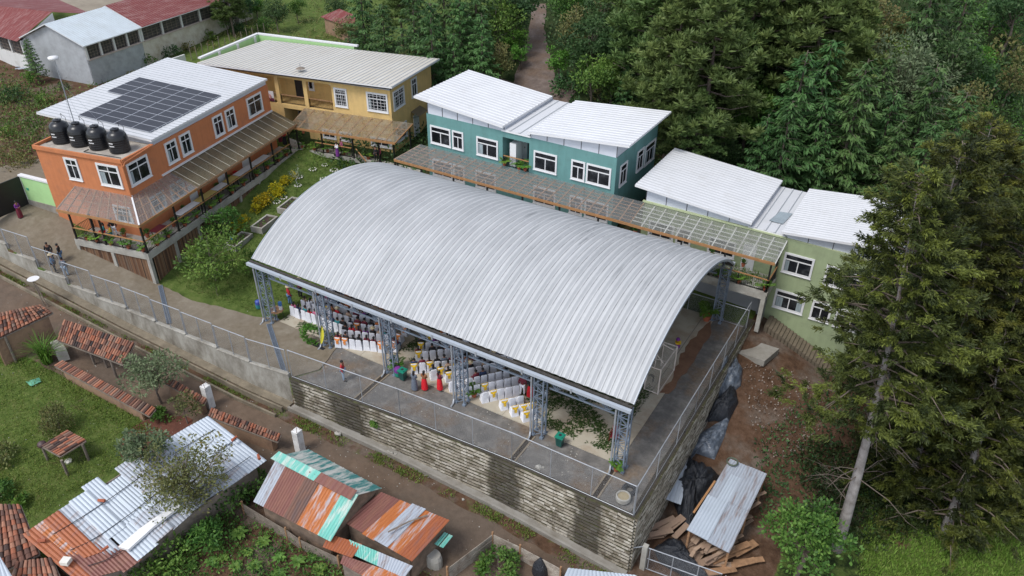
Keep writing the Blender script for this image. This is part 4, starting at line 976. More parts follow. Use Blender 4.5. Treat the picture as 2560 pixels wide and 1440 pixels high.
A=hit(672,812);B=hit(712,935); drain('grate_drain','long dark grate drain beside the first lattice column, between ramp and gravel',A+V3(0,0,.04),B+V3(0,0,.04),.32)
for k,x in enumerate((11.5,22.95,28.4)):
    y1=.0; y0=yw(x)+.1; t=thing('open_channel','shallow open concrete rain channel in the gravel, %s from the left'%ORD[k],'rain channel',(x,y0,0),group='open rain channels')
    m=MB(); m.obox((x-.24,y0,.02),(.1,0,0),(0,y1-y0-.1,0),(0,0,.06)); m.obox((x+.14,y0,.02),(.1,0,0),(0,y1-y0-.1,0),(0,0,.06)); m.build('kerb',M('kerb_brown',(.22,.18,.13),.9,.2,sc=2),t)
    m=MB(); m.obox((x-.14,y0,.02),(.28,0,0),(0,y1-y0-.1,0),(0,0,.03)); m.build('bed',M('drain_bed',(.035,.026,.018),.95,.2),t)
# gate, lime wall
gz=4.0; P1=hit(73,511); A=hit(0,551)+V3(0,0,.0); A[2]=P1[2]
gt_=thing('entrance_gate','tall black sheet metal entrance gate closing the school ramp','gate',P1)
dgt=(A-P1)/np.linalg.norm(A-P1)
def pz(base,py):
    for q in np.arange(0,8,.02):
        v=RM@(np.array(base)+V3(0,0,q)-CAM)
        if 720+F*v[1]/v[2]<py: return q
    return 3
hg=pz(P1,440); print('gate h',hg,P1,A)
hg=min(max(hg,2.2),4.6)
m=MB(); nrm=np.array([-dgt[1],dgt[0],0]); m.obox(P1,dgt*5,nrm*.08,V3(0,0,hg)); m.build('door_leaf',black_metal,gt_)
m=MB()
for k in range(6): m.obox(P1+dgt*k*.98-nrm*.03,dgt*.06,nrm*.03,V3(0,0,hg))
m.build('stiffener',frame_dark,gt_)
P3=FO(-10.5,2.3,gz-.2); dl=(P3-P1); dl[2]=0
lwl=thing('lime_wall','bright lime green wall with a white cap between gate and orange building','wall',P1)
n2=np.array([-dl[1],dl[0],0])/np.linalg.norm(dl)
m=MB(); m.obox(P1+V3(0,0,.5),dl,n2*.2,V3(0,0,hg-.5)); m.build('render',lime_wall,lwl)
m=MB(); m.obox(P1-n2*.08+V3(0,0,hg),dl,n2*.36,V3(0,0,.14)); m.obox(P1-n2*.03,dl*.035,n2*.26,V3(0,0,hg)); m.build('cap',white_trim,lwl)
m=MB(); m.obox(P1-n2*.05-V3(0,0,.6),dl,n2*.3,V3(0,0,1.1)); m.build('plinth',concrete,lwl)
m=MB(); m.obox(P1-n2*.03+dl*.12+V3(0,0,hg*.55),dl*.07,n2*.02,V3(0,0,.2)); m.build('exit_sign',M('sign_teal',(.03,.3,.2),.5,.1),lwl)
# stairs down the slope beside the green building
st=thing('outdoor_stairs','long flight of concrete steps going down along the green building wall','stairs',(32,19.8,0))
m=MB()
for k in range(24):
    x=31.9+k*.27; z=.1-k*.125; m.obox((x,18.95,z-1.2),(.32,0,0),(0,1.5,0),(0,0,1.2))
m.build('steps',M('stair_concrete',(.15,.12,.085),.9,.2,sc=2,dirt=(.12,.1,.07),da=.5),st)
m=MB(); m.obox((31.1,15.6,g(32,16)-.3),(1.9,0,0),(.5,2.0,0),(0,0,.5)); tag(m.build('landing_slab',concrete,origin=(32,16.5,0)),'tilted square concrete slab on the earth below the walkway corner','slab')
# ------------------------------------------------------------ vegetation generators (origin at the foot)
def unit(R):
    while True:
        v=np.array([R.uniform(-1,1) for _ in range(3)]); n=np.linalg.norm(v)
        if .05<n<1: return v/n
def leafq(mb,p,d,n,L,W):
    """one leaf: pointed quad from p along d, face normal about n"""
    s=np.cross(d,n); s/=(np.linalg.norm(s)+1e-9)
    mb.addf([p,p+d*L*.5+s*W*.5,p+d*L,p+d*L*.5-s*W*.5],[(0,1,2,3)])
def units(rg,n):
    v=rg.normal(size=(n,3)); return v/np.linalg.norm(v,axis=1,keepdims=True)
def clump(mb,c,r,n,L,W,R,tint=.5,sp=.25,upb=.3):
    rg=np.random.default_rng(int(R.random()*1e9)); n=int(n); u=units(rg,n); P=np.array(c,float)+u*(r*rg.random((n,1))**.4)*np.array([1,1,.75])
    D=u+units(rg,n)*.7; D[:,2]+=upb*rg.random(n)
    mb.leaves(P,D,units(rg,n)+np.array([0,0,.8]),L*rg.uniform(.7,1.2,n),W*rg.uniform(.7,1.2,n),tint+rg.uniform(-sp,sp,n))
def broadleaf(name,H,r,mat,seed,nc=34,nl=60,L=.34,W=.2,bm=None,trunk=.16,sparse=False,label='',cat='tree',crown_h=.62,base=(0,0,0)):
    R=random.Random(seed); t=thing(name,label,cat,base); c0=np.array(base,float)
    tm=MB(); cm=MB(); pts=[c0,c0+V3(R.uniform(-.2,.2),R.uniform(-.2,.2),H*.3),c0+V3(R.uniform(-.3,.3),R.uniform(-.3,.3),H*.6),c0+V3(0,0,H*.88)]
    tm.tube(pts,[trunk,trunk*.8,trunk*.5,trunk*.15],7)
    for i in range(nc):
        u=unit(R); q=R.random()**.45; cz=H*(1-crown_h/2); P=c0+V3(u[0]*r*q*1.,u[1]*r*q*1.,cz+u[2]*H*crown_h/2*q)
        k=(P[2]-c0[2])/H; 
        if k<.2: P[2]=c0[2]+H*.25
        s=c0+V3(0,0,max(H*.2,(P[2]-c0[2])*.65)); mid=(s+P)/2+V3(0,0,-.1)
        if i%2==0 or sparse: tm.tube([s,mid,P],[trunk*.3,trunk*.2,.015],4,cap=False)
        clump(cm,P,r*R.uniform(.2,.34),nl,L,W,R,R.uniform(.25,.75))
    tm.build('trunk',bm or bark,t); cm.build('crown',mat,t); return t
def bush(name,r,h,mat,seed,n=500,L=.22,W=.12,label='',cat='bush',base=(0,0,0)):
    R=random.Random(seed); t=thing(name,label,cat,base); c0=np.array(base,float); m=MB()
    nc=max(5,n//35)
    for i in range(nc):
        u=unit(R); P=c0+V3(u[0]*r*.75,u[1]*r*.75,abs(u[2])*h*.8+h*.12); clump(m,P,r*R.uniform(.25,.45),35,L,W,R,R.uniform(.2,.8))
    m.build('foliage',mat,t); s=MB()
    for i in range(5):
        a=R.uniform(0,6.28); s.tube([c0,c0+V3(r*.4*math.cos(a),r*.4*math.sin(a),h*.7)],[.03,.01],4,cap=False)
    s.build('stem',bark,t); return t
def pine(name,H,r,seed,label='',np_=420,mat=None):
    R=random.Random(seed); t=thing(name,label,'pine tree'); tm=MB(); cm=MB()
    tm.tube([V3(0,0,0),V3(.1,0,H*.5),V3(0,.1,H*.97)],[.3,.2,.04],8)
    def pom(P,q):
        base=R.uniform(.25,.8)
        n=24; rg=np.random.default_rng(int(R.random()*1e9)); d=units(rg,n); d[:,2]=np.abs(d[:,2])*.9+.1*d[:,2]
        cm.leaves(np.repeat([P],n,0),d,units(rg,n),q*rg.uniform(.8,1.2,n),q*.24*np.ones(n),base+rg.uniform(-.15,.15,n))
    nb=40
    for i in range(nb):
        f=(i/nb); z=H*(.3+.68*f); L=r*(1-f**1.8)*R.uniform(.8,1.1)+.5; a=i*2.4+R.uniform(-.4,.4)
        d=V3(math.cos(a),math.sin(a)); e=V3(0,0,z)+d*L+V3(0,0,L*.18); tm.tube([V3(0,0,z),V3(0,0,z)+d*L*.5,e],[.08,.05,.02],4,cap=False)
        n=int(np_/nb*(L/r)*1.5)+2
        for k in range(n):
            s=R.uniform(.35,1.05); P=V3(0,0,z)+(e-V3(0,0,z))*s+np.array([R.gauss(0,.34*r*.3),R.gauss(0,.34*r*.3),R.uniform(-.3,.7)])
            pom(P,R.uniform(.5,.78))
    tm.build('trunk',bark,t); cm.build('crown',mat or pine_m,t); return t
def conifer(name,H,r,seed,mat=None,label=''):
    R=random.Random(seed); t=thing(name,label,'conifer'); tm=MB(); cm=MB()
    tm.tube([V3(0,0,0),V3(0,0,H*.98)],[.2,.03],7); z=H*.1; i=0
    while z<H*.97:
        f=z/H; L=r*(1-f)**.8*R.uniform(.75,1.15)+.25; a=i*2.39+R.uniform(-.3,.3); d=V3(math.cos(a),math.sin(a)); s_=V3(-d[1],d[0])
        e=V3(0,0,z)+d*L+V3(0,0,L*.12); tm.tube([V3(0,0,z),e],[.035,.012],3,cap=False); tb=R.uniform(.2,.8)
        n=int(9+L*22); rg=np.random.default_rng(int(R.random()*1e9)); u=rg.uniform(.12,1.05,n)[:,None]; z3=np.array([0,0,z])
        P=z3+(e-z3)*u+s_*(rg.normal(0,.16*L,n)[:,None])*(1-u*.5); P[:,2]+=rg.uniform(-.12,.12,n)
        dd=d*rg.uniform(.4,1,(n,1))+s_*rg.uniform(-.6,.6,(n,1)); dd[:,2]+=rg.uniform(-1.1,.1,n)
        cm.leaves(P,dd,np.array([0,0,1.])+units(rg,n)*.5,rg.uniform(.35,.7,n),.16*np.ones(n),tb+rg.uniform(-.2,.2,n))
        z+=R.uniform(.1,.2)*H/12; i+=1
    tm.build('trunk',bark,t); cm.build('crown',mat or con_m,t); return t
def cypress(name,label,base,top,Lmax,seed,first=.33,nb=70,trunk=.34,dead=14,mat=None,dens=1.):
    R=random.Random(seed); t=thing(name,label,'cypress tree',base); A=np.array(base,float); B=np.array(top,float); tm=MB(); cm=MB()
    ax=lambda f: A+(B-A)*f+V3(.35*math.sin(f*3.1),.2*math.sin(f*4),0)
    tm.tube([ax(.95*k/8) for k in range(9)],[trunk*(1-k/8)**1.15+.02 for k in range(9)],10); tm.build('trunk',bark_grey,t,smooth=True); bm=MB()
    for k in range(dead):
        f=R.uniform(.12,first+.15); a=R.uniform(0,6.28); d=V3(math.cos(a),math.sin(a)); L=R.uniform(1.2,3.6); p=ax(f)
        q=p+d*L*.6+V3(0,0,.15); e=p+d*L+V3(0,0,-.3); bm.tube([p,q,e],[.04,.025,.008],4,cap=False)
        for _ in range(4):
            s=p+(e-p)*R.uniform(.4,.95); bm.tube([s,s+(unit(R)+d)*R.uniform(.3,.8)],[.012,.004],3,cap=False)
    for i in range(nb):
        g_=(i+.5)/nb; f=first+(1-first)*g_**.95*.99; L=Lmax*(1-g_)**.7*R.uniform(.35,1.15)+.7; a=i*2.4+R.uniform(-.6,.6)
        d=V3(math.cos(a),math.sin(a)); s_=V3(-d[1],d[0]); p=ax(f); m1=p+d*L*.5+V3(0,0,L*.12); e=p+d*L+V3(0,0,L*R.uniform(-.1,.2))
        bm.tube([p,m1,e],[.07*(1-g_)+.02,.04,.012],4,cap=False)
        for k in range(int((3+L*2.6)*dens)):
            u=R.uniform(.18,1.05); c=(p*(1-u)**2+2*m1*u*(1-u)+e*u*u) if u<1 else e
            c=c+s_*R.gauss(0,.16*L)+V3(0,0,R.uniform(-.25,.35)); tb=R.choice([.15,.35,.5,.62,.75,.9]); ax_=d*R.uniform(.4,1)+s_*R.uniform(-.7,.7)+V3(0,0,R.uniform(-.05,.55)); ax_/=np.linalg.norm(ax_)
            LL=R.uniform(.55,.95)
            n=74; rg=np.random.default_rng(int(R.random()*1e9)); q=c+ax_*rg.uniform(0,LL,(n,1))+units(rg,n)*rg.uniform(0,.2,(n,1)); dd=ax_+units(rg,n)*.75; dd[:,2]-=.25
            cm.leaves(q,dd,np.array([0,0,1.])+units(rg,n)*.7,rg.uniform(.16,.34,n),rg.uniform(.045,.085,n),tb+rg.uniform(-.14,.14,n))
    bm.build('branch',bark,t); cm.build('crown',mat or cyp_m,t); return t
# ------------------------------------------------------------ forest behind
T={}
T['pine']=[pine('pine_tree',17,4.6,11,np_=620),pine('pine_tree',15,4.0,12,np_=480)]
T['con']=[conifer('conifer_tree',12,3.0,21),conifer('conifer_tree',11,2.8,22)]
T['bl']=[broadleaf('broadleaf_tree',8,3.0,leaf_dk,31,nc=46,nl=62,L=.36,W=.22),broadleaf('broadleaf_tree',7,2.8,leaf_g,32,nc=40,nl=60)]
T['gr']=[broadleaf('grey_leaf_tree',9,3.4,leaf_gr,33,nc=44,nl=60,L=.42,W=.16)]
T['ol']=[broadleaf('olive_tree',8,2.9,leaf_ol,34,nc=38,nl=55)]
T['br']=[broadleaf('bright_tree',5,1.9,leaf_b,35,nc=24,nl=55,L=.3,W=.2)]
T['bu']=[bush('wild_bush',1.5,1.6,leaf_g,41,n=520,L=.28,W=.16),bush('wild_bush',1.6,1.7,leaf_dk,42,n=520,L=.28,W=.16),bush('wild_bush',1.4,1.5,leaf_ol,43,n=420,L=.26,W=.14)]
HT={'pine':15,'con':11,'bl':7.5,'gr':9,'ol':8,'br':5,'bu':1.5}
NM={'pine':('tall tufted pine','pine tree'),'con':('dark drooping conifer','conifer'),'bl':('dense dark green broadleaf tree','tree'),'gr':('pale grey green leafy tree','tree'),'ol':('olive brown leafy tree','tree'),'br':('small bright green tree','tree'),'bu':('low wild bush','bush')}
FOREST={ # zone: list of (px,py,kind,scale)
'on the slope behind the yellow building':[(905,25,'con',.9),(960,85,'con',.8),(1000,10,'pine',.55),(1035,60,'con',1.0),(1080,110,'con',.95),(1110,20,'con',1.1),(1150,75,'con',.85),(1135,150,'con',.7),(1190,20,'con',1.),(1205,120,'con',.8),(1240,60,'bl',.95),(1285,20,'bl',1.),(1250,150,'ol',.6),(1180,190,'bu',1.2),(1100,170,'bu',1.2),(1285,95,'br',.85),(1300,135,'br',.6),(870,70,'ol',.55),(840,20,'bl',.5),(690,35,'bl',.55),(640,15,'br',.6),(665,60,'bu',1.),(740,15,'bl',.5),(1220,175,'bu',1.2),(930,140,'bu',1.3),(1010,145,'bu',1.3),(1150,215,'bu',1.1)],
'beside the gravel path':[(1440,60,'ol',.9),(1420,20,'bl',.8),(1400,150,'br',.8),(1470,130,'bl',.9),(1500,60,'bl',.9),(1530,15,'ol',.9),(1430,210,'bu',1.3),(1480,190,'bl',.8),(1560,130,'bl',1.),(1530,195,'bl',.8),(1580,50,'bl',.9),(1570,215,'con',.55),(1610,200,'pine',.45),(1500,235,'bu',1.)],
'in the wood behind the teal building':[(1660,60,'pine',1.05),(1750,30,'pine',1.1),(1690,170,'pine',.95),(1800,110,'pine',1.0),(1770,215,'pine',.95),(1700,270,'pine',.7),(1880,60,'pine',1.),(1640,0,'pine',1.),(1960,20,'pine',1.1),(2060,60,'pine',1.0),(2040,150,'pine',.9),(1960,130,'bl',1.),(1900,190,'bl',1.),(1870,300,'br',1.),(1850,270,'bl',.9),(1740,350,'pine',.5),(1800,385,'bl',.6),(1920,250,'bl',.9)],
'in the wood behind the green building':[(1985,290,'con',1.15),(1960,360,'con',1.),(2050,250,'con',1.1),(2040,350,'con',1.),(2125,330,'con',1.1),(2110,240,'gr',.9),(2190,260,'con',.9),(2240,190,'gr',1.),(2290,230,'gr',.9),(2210,340,'con',.95),(2300,310,'con',1.05),(2130,420,'con',.7),(2220,430,'con',.8),(2040,430,'con',.65),(2370,380,'con',1.),(1900,400,'con',.7),(2300,430,'con',.9),(2140,160,'ol',.9),(2180,60,'ol',1.1),(2250,80,'ol',1.),(2330,120,'gr',.7),(2320,30,'con',1.2),(2400,60,'con',1.),(2380,180,'bl',.9),(2420,260,'ol',.8),(2450,150,'br',.9),(2480,60,'bu',1.8),(2520,120,'bu',1.8),(2480,220,'bu',1.8),(2540,30,'bl',1.),(2430,330,'bl',.8),(2530,200,'ol',.6),(2230,140,'bl',.9),(2100,100,'pine',.9)],
'by the grey school sheds':[(40,240,'bu',1.),(110,250,'bu',.8),(430,130,'bu',.9),(470,115,'bu',.9),(370,150,'bu',.8),(560,40,'bl',.55),(610,20,'bl',.5),(520,90,'bu',.8),(600,70,'bu',.9),(330,185,'bu',.6),(20,330,'bu',.7),(60,400,'bu',.7),(70,190,'br',.4),(155,215,'bu',.5),(570,5,'pine',.5)]}
first={}
cnt={}
for zone,L in FOREST.items():
    byk={}
    for it in L: byk.setdefault(it[2],[]).append(it)
    for k,its in byk.items():
        its.sort(key=lambda q:q[0])
        for i,(px,py,k,s) in enumerate(its):
            tpls=T[k]; j=cnt.get(k,0)%len(tpls); cnt[k]=cnt.get(k,0)+1; tp=tpls[j]
            P=hit(px,py,HT[k]*s*.6 if k!='bu' else .7*s); z=g(P[0],P[1])-.15
            num='' if len(its)==1 else ', %s from the left'%ORD[i]
            lab='%s %s%s'%(NM[k][0],zone,num)
            grp='%s in the wood'%{'pine':'pines','con':'conifers','bl':'dark broadleaf trees','gr':'grey leafed trees','ol':'olive trees','br':'bright green trees','bu':'wild bushes'}[k]
            if id(tp) not in first:
                first[id(tp)]=tp; tp.location=(P[0],P[1],z); tp.rotation_euler=(0,0,rnd.uniform(0,6)); tp.scale=(s,)*3; tp['label']=lab; tp['group']=grp; continue
            sz=s*rnd.uniform(.93,1.08); dup(tp,(P[0],P[1],z),rnd.uniform(0,6.28),sz,lab,grp)
# dense wood further in, filling between the named trees
R=random.Random(99)
def stuff_scatter(name,label,cat,zone_px,n,mat,L,W,hgt,per=14,R=R,tint=.5,rad=.5):
    m=MB()
    x0,y0,x1,y1=zone_px
    for _ in range(n):
        px,py=R.uniform(x0,x1),R.uniform(y0,y1)
        if 1180<px<1440 and py>ip(px,[1180,1230,1290,1300,1325,1362,1380,1405,1440],[255,190,185,150,0,0,150,225,235]): continue
        P=hit(px,py)
        clump(m,P+V3(0,0,hgt*R.uniform(.2,1)),rad*R.uniform(.6,1.3),per,L,W,R,R.uniform(.1,.9),.2,.8)
    o=m.build(name,mat); tag(o,label,cat); o['kind']='stuff'; return o
stuff_scatter('undergrowth','dark leafy undergrowth covering the forest floor behind the buildings','undergrowth',(850,-60,2560,470),2300,leaf_dk,.4,.22,1.2,13,rad=.9)
stuff_scatter('hillside_scrub','mixed green scrub on the open hillside at the top right','scrub',(2380,-20,2560,420),300,leaf_b,.3,.16,.5,12,rad=.7)
stuff_scatter('weeds','low green weeds on the slope below the school sheds','weeds',(0,170,860,420),420,leaf_g,.24,.12,.35,12,rad=.5)
stuff_scatter('slope_weeds','weeds and scrub on the slope above the yellow building roof','weeds',(500,0,860,120),260,leaf_ol,.26,.14,.4,12,rad=.5)
# ------------------------------------------------------------ large cypresses at right
cb=[((2092,1372),(2292,412),23.5,4.6,'tall cypress nearest the camera with a bare pale lower trunk',.4),
    ((2175,1030),(2370,480),22,4.4,'forked cypress standing behind the tallest cypress',.27),
    ((2300,1180),(2470,520),18,4.2,'dense cypress right of the two pale trunks',.12),
    ((2440,1080),(2560,500),19,4.4,'dark cypress at the right edge of the photo above the meadow',.12),
    ((2380,900),(2520,330),17,4.2,'cypress rising at the right edge behind the others',.1),
    ((2330,760),(2480,300),17,4.,'dark cypress in the gap above the forked cypress',.1),
    ((2520,860),(2600,420),18,4.4,'cypress half out of the photo at the right edge',.1),
    ((2360,1330),(2500,760),13,3.4,'lower bushy cypress at the edge of the meadow',.04),
    ((2500,1250),(2590,700),14,3.6,'lower cypress crown at the right border above the meadow',.04),
    ((2250,1240),(2390,700),12,3.,'low dark cypress growth right of the pale trunk',.05),
    ((2440,1230),(2540,900),9,3.2,'broad low cypress growth just above the meadow corner',.02),
    ((2330,1120),(2430,820),9,3.,'low dark cypress growth between the forked trunk and meadow',.02),
    ((2545,1120),(2600,800),10,3.2,'low cypress growth cut by the right border',.02),
    ((2230,960),(2430,420),18,3.8,'narrow cypress between the tall ones and the wood',.2)]
for i,(b,tp,H,Lm,lab,fi) in enumerate(cb):
    B=hit(*b); B[2]-=.2; tp_=up(tp[0],tp[1],B[2]+H)
    # keep the lean modest
    d=tp_-B; h=np.hypot(d[0],d[1]); 
    if h>4.: d[:2]*=4./h
    print('CYP',B.round(1),tp_.round(1),round(float(h),1))
    cypress('cypress_tree',lab,B,B+d,Lm,60+i,fi,nb=92 if i<2 else 84,trunk=.36 if i<2 else .3,dead=22 if i<2 else 6,dens=1.1 if i<2 else 1.)
B=hit(1990,1440); broadleaf('lime_leaf_tree',5.2,2.3,leaf_g,77,nc=46,nl=70,L=.26,W=.16,label='round yellow green tree below the tin lumber shed at the bottom edge',base=B)
mdw=MB(); R2=random.Random(5)
for _ in range(5200):
    P=hit(R2.uniform(2150,2580),R2.uniform(1050,1450)); 
    for k in range(4): mdw.tv=R2.uniform(.2,.9); leafq(mdw,P+V3(R2.uniform(-.3,.3),R2.uniform(-.3,.3),0),V3(R2.uniform(-.5,.5),R2.uniform(-.5,.5),1),unit(R2),R2.uniform(.15,.35),.07)
for k in range(9): pass
o=mdw.build('meadow_grass',meadow_m); tag(o,'bright green meadow grass under the cypresses at the bottom right','grass'); o['kind']='stuff'
# ------------------------------------------------------------ school garden
tree_bush=broadleaf('garden_tree',4.2,2.5,leaf_g,81,nc=34,nl=70,L=.3,W=.12,trunk=.07,sparse=True,label='loose leafy green tree beside the veranda corner',base=hit(540,700),crown_h=.8)
broadleaf('garden_tree',3.0,1.6,leaf_g,82,nc=22,nl=60,L=.28,W=.11,trunk=.05,sparse=True,label='lower leafy shrub tree between veranda and planter boxes',base=hit(565,600),crown_h=.85)
broadleaf('garden_tree',2.4,1.2,leaf_g,83,nc=16,nl=55,L=.26,W=.1,trunk=.04,sparse=True,label='small leafy shrub tree in front of the nearest planter box',base=hit(640,690),crown_h=.85)
ys=[(590,575),(640,530),(668,505),(690,480),(735,445),(612,555),(650,515),(715,460),(700,490)]
by=None
for i,(px,py) in enumerate(sorted(ys)):
    P=hit(px,py); lab='yellow leafed shrub in the garden hedge row, %s from the veranda corner'%ORD[i]
    if by is None: by=bush('yellow_shrub',.55,.75,leaf_y,85,n=420,L=.16,W=.1,label=lab,cat='shrub'); by.location=P; by['group']='yellow shrubs in the garden'
    else: dup(by,P,rnd.uniform(0,6),rnd.uniform(.75,1.25),lab,'yellow shrubs in the garden')
R3=random.Random(8); gm=MB()
for _ in range(7000):
    px,py=R3.uniform(430,960),R3.uniform(410,800); P=hit(px,py)
    rel=P-FO.o; a=rel@FO.U
    if a<.3 or P[0]>.3 or P[1]<ip(P[0],[-12,-8,-5,-1.2,.3],[-.2,-.6,-.2,.5,.8]) or P[1]>20.3: continue
    for k in range(3): gm.tv=R3.uniform(.1,1); leafq(gm,P+V3(R3.uniform(-.2,.2),R3.uniform(-.2,.2),0),V3(R3.uniform(-.8,.8),R3.uniform(-.8,.8),.8),unit(R3),R3.uniform(.08,.2),.05)
o=gm.build('garden_grass',grass_m); tag(o,'short grass of the school garden','grass'); o['kind']='stuff'
# planters
for i,(q,lab) in enumerate((([(625,570),(660,542),(700,556),(665,588)],'rectangular block planter box of dark soil, middle one of three'),([(690,520),(735,502),(765,512),(715,540)],'block planter box of soil half under the arched roof edge'),([(560,612),(600,600),(632,592),(600,628)],'planter box with blue pail nearest the ramp'))):
    c=np.mean([hit(*p) for p in q],axis=0); t=thing('planter_box',lab,'planter',(c[0],c[1],c[2]-.05)); rz_=.2147-.02
    w,l=1.15,2.4; f=Fr(c,rz_); m=MB(); z0=c[2]-.3; H_=.72
    for a0,a1,b0,b1 in ((-w/2,w/2,-l/2,-l/2+.15),(-w/2,w/2,l/2-.15,l/2),(-w/2,-w/2+.15,-l/2+.15,l/2-.15),(w/2-.15,w/2,-l/2+.15,l/2-.15)):
        m.obox(f(a0,b0,z0),f.U*(a1-a0),f.W*(b1-b0),V3(0,0,H_))
    m.build('block_rim',concrete_pale,t); m=MB(); m.obox(f(-w/2+.15,-l/2+.15,z0),f.U*(w-.3),f.W*(l-.3),V3(0,0,H_-.12)); m.build('soil_bed',soil,t)
    m=MB()
    for _ in range(26 if i!=2 else 60): clump(m,f(R3.uniform(-.35,.35),R3.uniform(-1,1),z0+H_-.1),.09,4,.14,.07,R3,.6)
    m.build('seedlings',leaf_g,t)
P=hit(583,612); m=MB(); m.lathe(P+V3(0,0,.5),[(.13,0),(.16,.25),(.17,.27)],10); tag(m.build('pail',M('blue_plastic',(.03,.16,.5),.4),origin=P),'small bright blue pail on the planter nearest the ramp','pail')
# rings of white stones round young plants
rings=[(812,413),(782,424),(748,443),(745,464),(790,477),(709,495),(692,506),(810,448),(835,426)]
rt=None
for i,(px,py) in enumerate(sorted(rings)):
    P=hit(px,py); lab='ring of white painted stones round a seedling, %s counted from the left'%ORD[i]
    if rt is None:
        rt=thing('stone_ring',lab,'stone ring',(0,0,0),'white stone rings in the lawn')
        for k in range(8): m=MB(); a=k*.785; m.blob((.3*math.cos(a),.3*math.sin(a),.04),(.09,.07,.06),6,.2); m.build('stone',stone_w,rt)
        m=MB(); clump(m,(0,0,.25),.16,22,.14,.06,R3,.5); m.tube([(0,0,0),(0,0,.4)],.012,4); m.build('seedling',leaf_g,rt); rt.location=P
    else: dup(rt,P,rnd.uniform(0,6),rnd.uniform(.8,1.2),lab,'white stone rings in the lawn')
P=hit(745,464); broadleaf('sapling',1.9,.7,leaf_gr,88,nc=9,nl=18,L=.2,W=.08,trunk=.03,label='slim sapling with white painted stem in the school lawn',base=P,bm=white_trim,crown_h=.5)
P=hit(545,740); broadleaf('sapling',1.2,.45,leaf_g,89,nc=7,nl=16,L=.16,W=.08,trunk=.02,label='thin sapling at the rocky lawn edge by the ramp',base=P,crown_h=.6)
# palms along the rails
def palm(name,seed,nf=9,L=.95,ht=.35):
    R=random.Random(seed); t=thing(name,'','potted palm'); m=MB(); 
    for i in range(nf):
        a=i*2.4+R.uniform(-.3,.3); d=V3(math.cos(a),math.sin(a)); s=V3(-d[1],d[0]); r=L*R.uniform(.75,1.1); el=R.uniform(.55,1.2)
        pts=[V3(0,0,ht)+d*r*u*math.cos(el)+V3(0,0,r*(u*math.sin(el)-u*u*.45)) for u in (0,.25,.5,.75,1)]
        m.tube(pts,[.014,.012,.01,.006,.003],3,cap=False)
        for u in np.linspace(.2,1,11):
            k=min(3,int(u*4)); p=pts[k]+(pts[k+1]-pts[k])*(u*4-k)
            for sd in (-1,1): m.tv=R.uniform(.2,.9); dd=s*sd*.9+d*.55+V3(0,0,-.15); leafq(m,p,dd/np.linalg.norm(dd),V3(0,0,1),r*.38*(1.15-u*.6),.06)
    m.build('fronds',leaf_b,t); m=MB(); m.lathe((0,0,0),[(.12,0),(.17,.22),(.18,.25),(.15,.25)],10); m.build('pot',terracotta,t); return t
pt=palm('potted_palm',91,8,.75); pt2=palm('potted_palm',92,9,.85); used=[False,False]
spots=[(FO(a,.18,3.42),'on the front rail of the orange veranda') for a in (-5.9,-4.9,-3.6,-1.9,-.5)]+[(FO(-.18,b,3.42),'along the long side rail of the orange veranda') for b in (1.3,2.6,4.6,6.1,7.9,9.2,10.9,12.6,14.6,16.3,18.1,19.5)]
spots+=[(V3(x,18.25,3.43),'on the long walkway behind the arched roof') for x in (20.5,24.3,26.9,28.2,29.6,31.5)]+[(V3(x,20.62,6.66),'on the balcony of the teal building') for x in (8.15,9.6,10.2)]+[(FY(a,.2,3.42),'along the yellow building walkway') for a in (-10.4,-9.0,-7.5,-5.7,-3.0)]
for i,(P,wh) in enumerate(spots):
    same=[q for q in spots if q[1]==wh]; idx=[k for k,q in enumerate(same) if q[0] is P][0]
    lab='potted palm %s, %s from its left end'%(wh,ORD[idx]); k=i%2; tp=(pt,pt2)[k]
    if not used[k]: used[k]=True; tp.location=P; tp['label']=lab; tp['group']='potted palms'
    else: dup(tp,P,rnd.uniform(0,6),rnd.uniform(.85,1.15),lab,'potted palms')
hedge=MB()
for _ in range(60):
    P=FY(R3.uniform(-10.5,-3.8),R3.uniform(-1.1,-.3),R3.uniform(2.2,3.2)); clump(hedge,P,.3,16,.2,.1,R3,R3.uniform(.1,.8))
o=hedge.build('border_plants',leaf_g); tag(o,'mixed leafy plants massed along the yellow walkway edge','plants'); o['kind']='stuff'
# leaves strewn on the court
lf=MB(); R4=random.Random(12)
def strew(x0,x1,y0,y1,n):
    for _ in range(n):
        x,y=R4.uniform(x0,x1),R4.uniform(y0,y1)
        if math.sin(x*2.1+1.3*math.sin(y*1.7))+math.sin(y*2.6+x)*.8+R4.uniform(-.6,.6)<-.55: continue
        a=R4.uniform(0,6.28); d=V3(math.cos(a),math.sin(a),R4.uniform(.02,.3)); lf.tv=R4.uniform(.01,.8); leafq(lf,V3(x,y,.115),d/np.linalg.norm(d),V3(0,0,1)+unit(R4)*.2,R4.uniform(.15,.34),.07)
strew(22.8,27.6,1.0,8,5200); strew(19.5,23,2.5,9,2600); strew(10.8,12.6,1.8,9,2600); strew(1.0,6.5,.6,1.3,500); strew(5.2,6.3,1,6,500)
o=lf.build('pine_leaves',foliage('strewn_leaf',[(.03,.06,.015),(.07,.11,.03),(.12,.17,.05)])); tag(o,'green pine leaves strewn over the court floor','leaves'); o['kind']='stuff'

